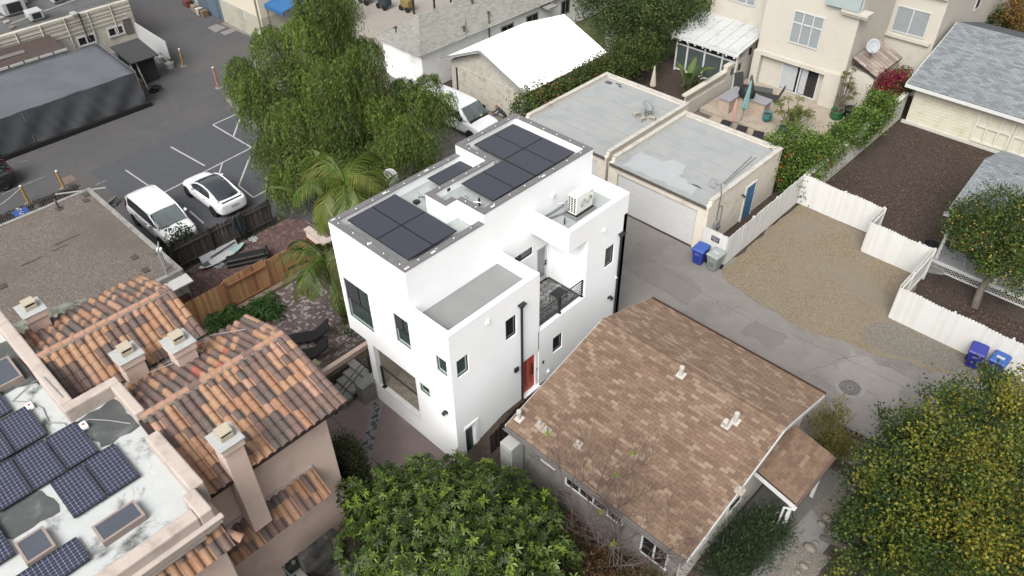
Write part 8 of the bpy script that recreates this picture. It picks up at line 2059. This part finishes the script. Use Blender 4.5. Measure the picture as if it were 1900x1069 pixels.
fl = C[rng.choice(len(C), 40)] + UP * .06; tagc(leaf_cloud('blossom', np.repeat(fl, 8, 0) + rng.normal(size=(320, 3)) * .04, rng.normal(size=(320, 3)), .06, .05, [leafmat('blossom', S(186, 196, 140))], np.zeros(320), lq))

# --- yellow-green tree, bottom right
yt = plant('yellowing_tree', 'broad tree with yellowing small leaves in the bottom right corner', 'tree', (.3, 20.8, 0))
YL = []
for (u, v, z, r) in [(1625, 890, 2.6, .95), (1640, 960, 2.4, 1.2), (1605, 1000, 1.8, .85), (1680, 830, 3.2, 1.2), (1700, 920, 3.6, 1.4), (1680, 1020, 3.0, 1.3), (1750, 790, 3.6, 1.2), (1770, 870, 4.3, 1.5), (1770, 970, 4.2, 1.5), (1780, 1050, 3.6, 1.4), (1820, 740, 3.4, 1.1), (1840, 810, 4.4, 1.4), (1860, 900, 4.8, 1.5), (1870, 1000, 4.6, 1.5), (1880, 730, 3.2, 1.0), (1910, 790, 4.2, 1.3), (1940, 880, 4.8, 1.5), (1960, 990, 4.6, 1.5), (1900, 1080, 3.8, 1.4), (1645, 800, 2.2, .7), (1600, 1050, 1.3, .8)]:
    YL.append((tuple(P(u, v, z)), r))
trunk(yt, (.6, 21.0, 0), [c for c, r in YL[:19]], .22, M_barkg)
YM = lm('yel', [(84, 108, 54), (68, 92, 48), (140, 144, 58), (176, 166, 66), (104, 124, 56), (56, 76, 42)], trans=.35)
_yl = P(1620, 900, 2); _yr = P(1880, 880, 4)
def yw(q):
    t = min(1, max(0, -.1 + ((q[0] - _yl.x) * .6 + (q[2] - 1.5) * .35 + .35 * math.sin(q[0] * 2.3) * math.sin(q[1] * 2.1)) / 2.6)); return [1.3 - .6 * t, 1.0 - .6 * t, .1 + .9 * t, .02 + .55 * t, .7, .6 - .4 * t]
foliage(yt, [(c, r) for c, r in YL], 2100, .108, .082, YM, yw, na=1.0, shell=.85, spr=.15, kd=120, mp=.85)

# --- orange tree by the cottage
ot = plant('orange_tree', 'round orange tree with leaning grey trunk before the cottage porch', 'tree', (-3.3, 34.4, 0))
OL = [(tuple(P(u, v, z)), r) for u, v, z, r in [(1800, 400, 3.2, .9), (1850, 385, 3.8, 1.0), (1790, 440, 2.8, .75), (1830, 440, 3.4, 1.0), (1880, 420, 3.9, 1.1), (1870, 480, 3.2, 1.0), (1910, 400, 4, 1.1), (1905, 470, 3.4, 1.1), (1900, 515, 2.8, .8), (1835, 480, 2.7, .6), (1780, 420, 2.9, .55)]]
trunk(ot, (-3.3, 34.4, 0), [c for c, r in OL], .2, M_barkg, split=tuple(P(1842, 505, 1.5)))
OM = lm('orange', [(86, 108, 52), (70, 92, 46), (110, 130, 58), (58, 76, 40), (150, 140, 60)], trans=.25)
foliage(ot, OL, 2000, .13, .07, OM, lambda q: [1, 1, .7, .6, .25])
fr = np.concatenate([ball(11, c, r * .97, .95)[0] for c, r in OL]); b = MB()
for p in fr: b.lathe([(.01, -.045), (.045, 0), (.01, .045)], p, 6)
tagc(b.build('oranges', pm('orange_peel', S(206, 150, 50), .5), ot))

# --- palms
def palm(label, crown, base, nf, ln, mats, r0=.12, tilt=(0, 0), seed=1, name='palm_tree', elev=(-.2, 1.1), lw=.035):
    t = plant(name, label, 'palm', base); rs = random.Random(seed); c = Vector(crown)
    b = MB(); b.tube([base, Vector(base).lerp(c, .5), c], [r0 * 1.2, r0, r0 * .9], 10); b.build('trunk', M_barkg, t, smooth=True)
    for f in range(nf):
        az = 2 * math.pi * f / nf + rs.uniform(-.25, .25); e0 = rs.uniform(*elev); L = ln * rs.uniform(.8, 1.1)
        h = Vector((math.cos(az), math.sin(az), 0)); pts = []; p = c.copy(); e = e0; K = 16
        for k in range(K + 1):
            pts.append(p.copy()); p = p + (h * math.cos(e) + Vector((0, 0, math.sin(e)))) * (L / K); e -= (.09 + .07 * k / K) * (1.25 if e0 > .5 else 1)
        b = MB(); b.tube(pts, [.03 - .024 * k / K for k in range(K + 1)], 5); fr_ = b.build('frond', mats[0], t)
        C, D, N = [], [], []
        sv_ = Vector((-h.y, h.x, 0))
        for k in range(2, K * 3):
            u = k / 3; i = min(K - 1, int(u)); q = pts[i].lerp(pts[i + 1], u - i); dr = (pts[i + 1] - pts[i]).normalized()
            for s_ in (-1, 1): C.append(q); D.append(dr * .55 + sv_ * s_ * .8 + Vector((0, 0, -.28 + rs.uniform(-.15, .15)))); N.append(dr.cross(sv_))
        n = len(C); prof = np.array([math.sin(math.pi * (.12 + .86 * (k // 2) / (n / 2))) for k in range(n)]); Cn, Dn = np.array([tuple(x) for x in C]), norm(np.array([tuple(x) for x in D]))
        off = np.array(ORG[t.name]); s = norm(np.cross(Dn, np.array([tuple(x) for x in N]))); l = (ln * .27 * prof * rng.uniform(.85, 1.1, n))[:, None]; w = lw
        g = np.array([0, 0, -1.]) * l * .35; c0 = Cn - off
        V = np.stack([c0 - s * w * .3, c0 + s * w * .3, c0 + Dn * l * .55 + s * w * .5 + g * .25, c0 + Dn * l + g, c0 + Dn * l * .55 - s * w * .5 + g * .25], 1).reshape(-1, 3)
        me = quads_mesh('leaflets', V, 5, mats, rng.choice(len(mats), n) if f % 4 else np.full(n, len(mats) - 1)); o = bpy.data.objects.new('leaflets', me); COL.objects.link(o); o.parent = fr_; tagc(o)
    return t
PM2 = lm('palm', [(116, 144, 62), (96, 126, 56), (140, 166, 72), (146, 154, 82)], trans=.4, rough=.4)
palm('tall feather palm beside the white house roof corner', (-25.1, 15.3, 6.5), (-24.9, 15.4, 0), 20, 3.1, PM2, seed=2, elev=(-.1, 1.2))
palm('lower feather palm hanging over the brick patio', (-24.6, 13.3, 3.6), (-24.3, 13.5, 0), 16, 2.7, lm('palmb', [(104, 128, 60), (84, 108, 52), (128, 150, 66), (122, 126, 78)], trans=.35), seed=5)
palm('small green palm behind the flat garages', (-30.4, 45.6, 1.6), (-30.4, 45.6, 0), 12, 1.6, lm('palmc', [(92, 110, 62), (76, 94, 54), (110, 126, 72)]), .1, seed=7)
def strelitzia(label, base, n, h, ln, seed, mats):
    t = plant('bird_of_paradise', label, 'plant', base); rs = random.Random(seed); base = Vector(base)
    for k in range(n):
        az = rs.uniform(0, 6.28); le = rs.uniform(.15, .75); d = Vector((math.cos(az) * le, math.sin(az) * le, 1)).normalized(); H_ = h * rs.uniform(.6, 1.0)
        p1 = base + d * H_ * .55; p2 = base + d * H_; b = MB(); b.tube([base, p1, p2], [.04, .03, .02], 6); st = b.build('stalk', mats[0], t)
        L = ln * rs.uniform(.75, 1.1); w = L * .125; hz = Vector((d.x, d.y, 0)).normalized(); sd_ = Vector((-hz.y, hz.x, 0)) * math.cos(rs.uniform(-.6, .6)) + Vector((0, 0, rs.uniform(-.3, .3))); vv = []; K = 7; e = math.atan2(d.z, math.hypot(d.x, d.y)); p = p2.copy()
        for i in range(K + 1):
            u = i / K; ww = w * math.sin(math.pi * (.06 + .92 * u)) ** .7; vv += [p - sd_ * ww + Vector((0, 0, ww * .35)), p, p + sd_ * ww + Vector((0, 0, ww * .35))]; p = p + (hz * math.cos(e) + Vector((0, 0, math.sin(e)))) * (L / K); e -= .16
        b = MB(); b.add(vv, [(3 * i, 3 * i + 1, 3 * i + 4, 3 * i + 3) for i in range(K)] + [(3 * i + 1, 3 * i + 2, 3 * i + 5, 3 * i + 4) for i in range(K)]); b.build('leaf', mats[rs.randrange(len(mats))], st, smooth=True)
SM = lm('strel', [(96, 116, 70), (82, 104, 62), (116, 136, 84)], rough=.4)
strelitzia('giant bird of paradise above the palm beside the pepper tree', (-27.0, 16.6, 0), 15, 5.3, 1.5, 3, SM); strelitzia('broad-leaved bird of paradise at the corner of the divider wall', (-25.3, 42.9, .01), 16, 1.7, 1.5, 4, SM); strelitzia('bird of paradise clump behind the white roof hedge', (-31.0, 43.6, 0), 13, 1.8, 1.4, 8, SM)

# --- hedges, vines, shrubs
GM = lm('green', [(84, 106, 52), (68, 90, 46), (102, 124, 60), (56, 74, 40), (122, 142, 68)], trans=.3)
def bush(name, label, cat, base, lumps, per, ln, wd, mats, wf, stemmat=M_bark, r0=.05, **k):
    t = plant(name, label, cat, base); trunk(t, base, [c for c, r in lumps], r0, stemmat, .01, name='stem'); foliage(t, lumps, per, ln, wd, mats, wf, name='foliage', **k); return t
def line_lumps(a, b_, n, r, z, j=.25):
    a, b_ = Vector(a), Vector(b_); rs = random.Random(n + int(r * 100)); return [((a.lerp(b_, k / max(1, n - 1)).x + rs.uniform(-j, j), a.lerp(b_, k / max(1, n - 1)).y + rs.uniform(-j, j), z * rs.uniform(.8, 1.15)), r * rs.uniform(.8, 1.2)) for k in range(n)]
hg = bush('garage_hedge', 'mixed flowering hedge between white metal roof and flat garage', 'hedge', (-29.4, 37, 0), line_lumps((-29.6, 31.4, 0), (-29.4, 43, 0), 14, 1.15, 2.05), 1500, .13, .08, GM + lm('hedgex', [(150, 120, 80)]), lambda q: [1, 1, .7, .8, .5, .5])
n_ = 60; fq = np.array([(-29.0, 35, 2.9)]) + rng.normal(size=(n_, 3)) * np.array([.5, 1.6, .5]); tagc(leaf_cloud('flowers', fq, rng.normal(size=(n_, 3)), .12, .1, lm('redfl', [(200, 70, 60)]), np.zeros(n_), hg))
vn_ = bush('trumpet_vine', 'green vine with orange-red trumpet flowers covering the garden wall', 'vine', (-14.2, 38.2, 0), [((-14.9, 37.7, 1.5), 1.35), ((-14.3, 38.3, 1.7), 1.45), ((-15.2, 38.5, 2.1), 1.3), ((-14.2, 37.3, 1.0), 1.1), ((-16.0, 37.3, 2.6), .6), ((-15.4, 36.5, 2.9), .35)] + line_lumps((-14.2, 39.5, 0), (-13.9, 47.2, 0), 12, .85, 1.75, .12), 2600, .12, .09, lm('vine', [(108, 138, 62), (90, 120, 56), (128, 158, 72), (70, 94, 48), (148, 174, 80)], trans=.3), lambda q: [1, 1, .8, .7, .4], na=.6)
fq = np.concatenate([np.array(c) + norm(rng.normal(size=(1, 3)) + np.array([[.5, -.8, .6]])) * 1.35 + rng.normal(size=(6, 3)) * .1 for c in [(-14.9, 37.6, 1.4)] * 9 + [(-14.3, 38.3, 1.6)] * 5]); tagc(leaf_cloud('flowers', fq, rng.normal(size=fq.shape), .14, .09, lm('orfl', [(214, 84, 52)]), np.zeros(len(fq)), vn_))
bg = bush('bougainvillea', 'magenta bougainvillea at the far end of the garden wall', 'shrub', (-14.6, 49, 0), [((-14.6, 48.9, 1.6), .95), ((-14.5, 49.9, 2.0), .9), ((-14.3, 50.9, 2.0), .8), ((-14.2, 47.8, 1.3), .7)], 2200, .12, .09, lm('boug', [(100, 118, 58), (84, 100, 50), (124, 140, 66), (140, 60, 60)]), lambda q: [1, 1, .7, .25])
fq = np.concatenate([np.array(c) + rng.normal(size=(n, 3)) * s_ for c, n, s_ in (((-14.7, 49.0, 2.5), 420, .38), ((-14.2, 49.7, 2.7), 260, .28), ((-14.0, 48.1, 1.75), 130, .25))]); tagc(leaf_cloud('flowers', fq, rng.normal(size=fq.shape), .13, .11, lm('magenta', [(176, 30, 88), (150, 24, 70)]), rng.integers(0, 2, len(fq)), bg))
def spiky(name, label, base, spots, nl, ln, wd, mats, cat='shrub', droop=.35):
    t = plant(name, label, cat, base); b = MB()
    for p in spots: b.tube([base, (Vector(base) + Vector(p)) / 2 + Vector((0, 0, -.05)), p], [.03, .025, .02], 6)
    b.build('stem', M_barkg, t); C = np.repeat(np.array(spots, float), 3, 0) + rng.normal(size=(len(spots) * 3, 3)) * .02; rosettes(t, C, rng.normal(size=C.shape) * .3 + UP, nl, ln, wd, mats, rng.integers(0, len(mats), len(C)), 'foliage', 1.3, droop)
rs = random.Random(6); DM = lm('dracaena', [(128, 138, 72), (108, 120, 62), (148, 152, 86)])
spiky('dragon_tree', 'spiky olive-green dragon tree shrub on the patio', (-17.7, 43.0, .7), [(-17.7 + rs.uniform(-1.1, 1.1), 43.2 + rs.uniform(-1.0, 1.0), 1.5 + rs.uniform(-.4, .7)) for k in range(22)], 12, .42, .035, DM)
spiky('potted_ficus', 'slender grey-green shrub rising from the green pot', (-16.4, 46.8, .7), [(-16.3 + .35 * rs.uniform(-1, 1) * (1 + k * .05), 47.0 + .35 * rs.uniform(-1, 1), 1.2 + k * .13) for k in range(18)], 10, .26, .05, lm('ficus', [(140, 140, 92), (122, 124, 80)]))
AM = lm('agap', [(74, 112, 56), (58, 94, 48), (92, 128, 66)], rough=.4)
for lb_, (x, y), r_ in (('strappy green agapanthus clump by the foot of the cedar fence', (-28.3, 9.5), .7), ('larger agapanthus clump beside the brick patio', (-27.5, 11.1), .75)):
    spiky('agapanthus', lb_, (x, y, .01), [(x + rs.uniform(-r_, r_), y + rs.uniform(-r_, r_), .25 + rs.uniform(0, .25)) for k in range(26)], 10, .5, .045, AM, 'plant', .6)
bush('box_column', 'dark clipped column hedge at the corner of the pink house', 'hedge', (-16.9, 8.3, -1), [((-16.9, 8.3, -.5 + .5 * k), (.62, .62, .55)) for k in range(6)], 9000, .07, .05, lm('boxl', [(70, 80, 50), (56, 66, 42), (86, 96, 58)]), lambda q: [1, 1, .6])
bush('rosemary_bush', 'dark upright rosemary bush beside the porch canopy', 'shrub', (-4.4, 16.0, 0), [((-4.3, 16.2, .8), (.9, 1.1, .8)), ((-4.5, 15.3, .6), (.8, .9, .7)), ((-4.2, 17.0, .7), .7), ((-4.6, 14.5, .5), .7)], 4200, .17, .03, lm('rosem', [(72, 92, 64), (58, 78, 54), (92, 110, 78)]), lambda q: [1, 1, .5], droop=-1.2)
bush('alley_shrub', 'straggly olive shrub at the rear corner of the brown house', 'shrub', (-4.6, 22.0, 0), [((-4.8, 22.3, .9), .7), ((-4.3, 21.7, .7), .7), ((-4.0, 22.3, .6), .6), ((-4.9, 22.7, 1.4), .5)], 3000, .15, .03, lm('olive', [(128, 124, 62), (106, 104, 54), (142, 134, 74)]), lambda q: [1, 1, .6], droop=-.4)
bush('patio_tree', 'small dark leafy shrub in front of the white minivan hood', 'shrub', (-34.3, 10.5, 0), [((-34.5, 10.5, 1.1), .6), ((-34.3, 11.0, 1.7), .5), ((-34.2, 10.2, .8), .5), ((-34.3, 11.2, 1.2), .4)], 1200, .14, .08, lm('dkshrub', [(58, 76, 40), (46, 62, 34), (78, 98, 50)]), lambda q: [1, 1, .5])
bush('patio_shrub', 'small bright green shrub under the house overhang', 'shrub', (-23.7, 13.0, 0), [((-23.7, 12.9, .4), .4)], 1500, .1, .06, GM, lambda q: [1, 0, 1, 0, .6])
tt = bush('back_tree', 'large dark evergreen tree behind the sunroom at the top', 'tree', (-32.0, 47.2, 0), [(tuple(P(u, v, z)), r) for u, v, z, r in [(1110, 10, 3.5, 1.7), (1160, 20, 3.8, 1.8), (1210, 25, 4, 1.8), (1260, 15, 4, 1.7), (1150, 60, 2.4, 1.3), (1200, 65, 2.4, 1.3), (1240, 50, 2.8, 1.3), (1180, -20, 4.5, 2), (1250, -25, 4.5, 2), (1110, -30, 4, 1.8), (1290, 20, 3.2, 1.2)]], 1000, .19, .085, lm('back', [(94, 114, 62), (74, 94, 52), (116, 134, 72), (56, 72, 42)]), lambda q: [1, 1, .6, .9], r0=.25)
for i, (lb_, pts, ms) in enumerate([('dark cypress foliage behind the grey roof at top right', [(1810, 25, 1.5, 1.6), (1840, 50, 1.2, 1.4), (1800, -5, 1.5, 1.6), (1860, 5, 1.5, 1.8)], GM[1:4]), ('autumn orange tree in the top right corner', [(1890, 15, 3, 1.4), (1915, 45, 2.5, 1.3), (1900, 80, 1.5, 1.0)], lm('autumn', [(150, 108, 56), (124, 110, 58), (176, 130, 70)]))]):
    L_ = [(tuple(P(u, v, z)), r) for u, v, z, r in pts]; bush('corner_tree', lb_, 'tree', (L_[0][0][0], L_[0][0][1], 0), L_, 1000, .18, .1, ms, lambda q: [1, 1, .7], r0=.15)
iv = bush('roof_creeper', 'brown tangle of creeper at the back of the white metal roof', 'vine', (-33.5, 43.4, 0), line_lumps((-35.5, 42.5, 0), (-31.5, 43.6, 0), 5, .7, 1.0), 700, .12, .04, lm('brownv', [(120, 100, 72), (98, 84, 62), (140, 122, 86)]), lambda q: [1, 1, .5])
wall_ = MB().box(-34.2, -31.0, 45.2, 45.4, 0, 1.7).build('back_garden_wall', pm('grey_render', S(178, 178, 172, 1.1), .9, .1, 2)); tag(wall_, 'grey rendered garden wall behind the white metal roof', 'wall')
# --- bare tree and brown undergrowth in front of the brown house
bt = plant('bare_tree', 'leafless twiggy tree in front of the brown shingle roof', 'tree', (-8.2, 12.0, -.9)); M_twig = pm('twig', S(108, 92, 88), .9, .2, 8)
b = MB(); rs = random.Random(21); TIPS = []
def grow(p, d, L, r, lv):
    n_ = 4; pts = [p]; q = p.copy()
    for k in range(n_): d = (d + Vector((rs.uniform(-.18, .18), rs.uniform(-.18, .18), rs.uniform(-.05, .14)))).normalized(); q = q + d * (L / n_); pts.append(q.copy())
    b.tube(pts, [r * (1 - .6 * k / n_) for k in range(n_ + 1)], 5 if lv < 2 else 3, cap=False)
    if lv == 2: TIPS.append(pts[-1])
    if lv < 4:
        for k in range(rs.choice([3, 3, 4]) if lv < 3 else 3):
            u = rs.uniform(.35, 1.0); s_ = pts[min(n_, int(u * n_) + 1)]
            grow(s_, (d + Vector((rs.uniform(-.9, .9), rs.uniform(-.9, .9), rs.uniform(-.2, .7)))).normalized(), L * rs.uniform(.5, .72), max(r * .56, .0055), lv + 1)
for k in range(8): grow(Vector((-9.3 + k * .36, 11.9 + .15 * (k % 3), -.8)), Vector((rs.uniform(-.15, .45), rs.uniform(.0, .45), 1)).normalized(), rs.uniform(2.7, 3.9), .04, 0)
b.build('branches', M_twig, bt)
q = np.array([tuple(p) for p in TIPS])[[3, 17, 18, 40, 71]]; rosettes(bt, q, np.tile(UP, (5, 1)), 7, .16, .07, lm('fresh', [(150, 180, 66)]), np.zeros(5, int), 'fresh_leaves')
bush('brown_undergrowth', 'tangle of rusty brown and olive undergrowth below the bare tree', 'shrub', (-8.0, 11.3, -1), line_lumps((-9.8, 11.6, 0), (-6.2, 12.6, 0), 10, .8, .35, .4) + line_lumps((-8.6, 10.2, 0), (-5.4, 11.8, 0), 8, .9, .5, .4), 800, .12, .045, lm('rust', [(112, 86, 62), (92, 78, 56), (130, 104, 70), (100, 98, 56), (118, 74, 60)]), lambda q: [1, 1, .6, .7, .5], M_twig)
bush('ground_ivy', 'bright green ivy edge beside the stone fireplace', 'shrub', (-12.9, 5.2, -1), line_lumps((-13.3, 4.6, 0), (-12.2, 5.8, 0), 4, .5, -.6, .15), 1500, .09, .07, GM, lambda q: [1, .5, 1, .2, .8])
# --- front walk of the brown house
sheet('front_walk_pavement', [P(1520, 930).xy, P(1445, 1010).xy, P(1360, 1100).xy, P(1460, 1110).xy, P(1560, 985).xy], .012, M_concrete)
sheet('porch_slab_pavement', [(-5.4, 16.8), (-3.5, 16.8), (-3.0, 21.3), (-5.4, 21.3)], .008, pm('old_conc', S(128, 124, 118), .9, .12, 1.5))
sheet('pebble_bed_ground', wob([P(1580, 870).xy, P(1505, 945).xy, P(1545, 985).xy, P(1600, 900).xy], .3, .06, 3), .016, M_gravel_grey)
sheet('pebble_walk_ground', wob([P(1475, 1005).xy, P(1400, 1100).xy, P(1480, 1110).xy, P(1540, 1035).xy], .3, .06, 4), .018, M_gravel_grey)
ORD = 'first second third fourth fifth sixth seventh eighth ninth'.split()
for k in range(9):
    t_ = k / 8; a = P(1562, 800).lerp(P(1640, 838), t_); o = MB().box(-.16, .16, -.1, .1, 0, .22).build('edging_block', pm('edge_block', S(104, 98, 92), .9, .15, 4), bevel=.02); o.location = (a.x, a.y, .01); o.rotation_euler = (0, 0, .05 * k); tag(o, ORD[k] + ' dark edging block from the shrub along the alley verge', 'block', 'edging blocks by the alley')
for k in range(3):
    a, c_ = [(P(1530, 990), P(1600, 905)), (P(1520, 1000), P(1600, 1030)), (P(1570, 945), P(1590, 1010))][k]; dd = (c_ - a); o = MB().box(0, dd.length, -.06, .06, 0, .2).build('timber_edging', pm('timber_edge', S(112, 104, 96), .9, .15, 5), bevel=.015); o.location = (a.x, a.y, .01); o.rotation_euler = (0, 0, math.atan2(dd.y, dd.x)); tag(o, ['timber edging along the pebble bed of the front walk', 'timber edging crossing under the yellowing tree', 'short timber edging between walk and planting bed'][k], 'edging')
for k in range(7):
    a = P(1480 + k * 11, 1062 - k * 22 + (k % 2) * 12); o = MB().lathe([(.3, 0), (.42, .1), (.3, .22), (.1, .26)], seg=8).build('field_stone', pm('field_stone', S(150, 140, 126), .9, .15, 4), smooth=True); s_ = .28 + .16 * (k % 3); o.location = (a.x, a.y, .01); o.scale = (s_, s_ * .7, s_); tag(o, ORD[k] + ' rounded field stone from the bottom along the pebble walk', 'stone', 'field stones along the walk')
# fallen leaves over mulch and alley edges
n_ = 1500; q = np.stack([rng.uniform(-13, -3, n_), rng.uniform(37, 49.5, n_), np.full(n_, .03)], 1); q2 = np.stack([rng.uniform(-5.6, 2, n_ // 2), rng.uniform(31.3, 34.8, n_ // 2), np.full(n_ // 2, .035)], 1); q = np.concatenate([q, q2]); d = rng.normal(size=q.shape) * np.array([1, 1, .15]); tagc(tag(leaf_cloud('leaf_litter', q, d, .12, .05, lm('litter', [(150, 128, 100), (120, 92, 70), (96, 74, 62)]), rng.integers(0, 3, len(q)), None, upn(len(q), 1, .2)), 'dry leaf litter scattered over the dark bark mulch', 'leaf litter'))
n_ = 500; q = np.stack([rng.uniform(-12.5, 2, n_), rng.normal(28.4, .7, n_), np.full(n_, .03)], 1); tagc(tag(leaf_cloud('pebble_scatter', q, rng.normal(size=q.shape) * np.array([1, 1, .1]), .07, .05, [M_gravel, M_gravel_grey], rng.integers(0, 2, n_), None, upn(n_, 1, .2)), 'loose pebbles strayed from the gravel pad onto the alley', 'pebbles'))
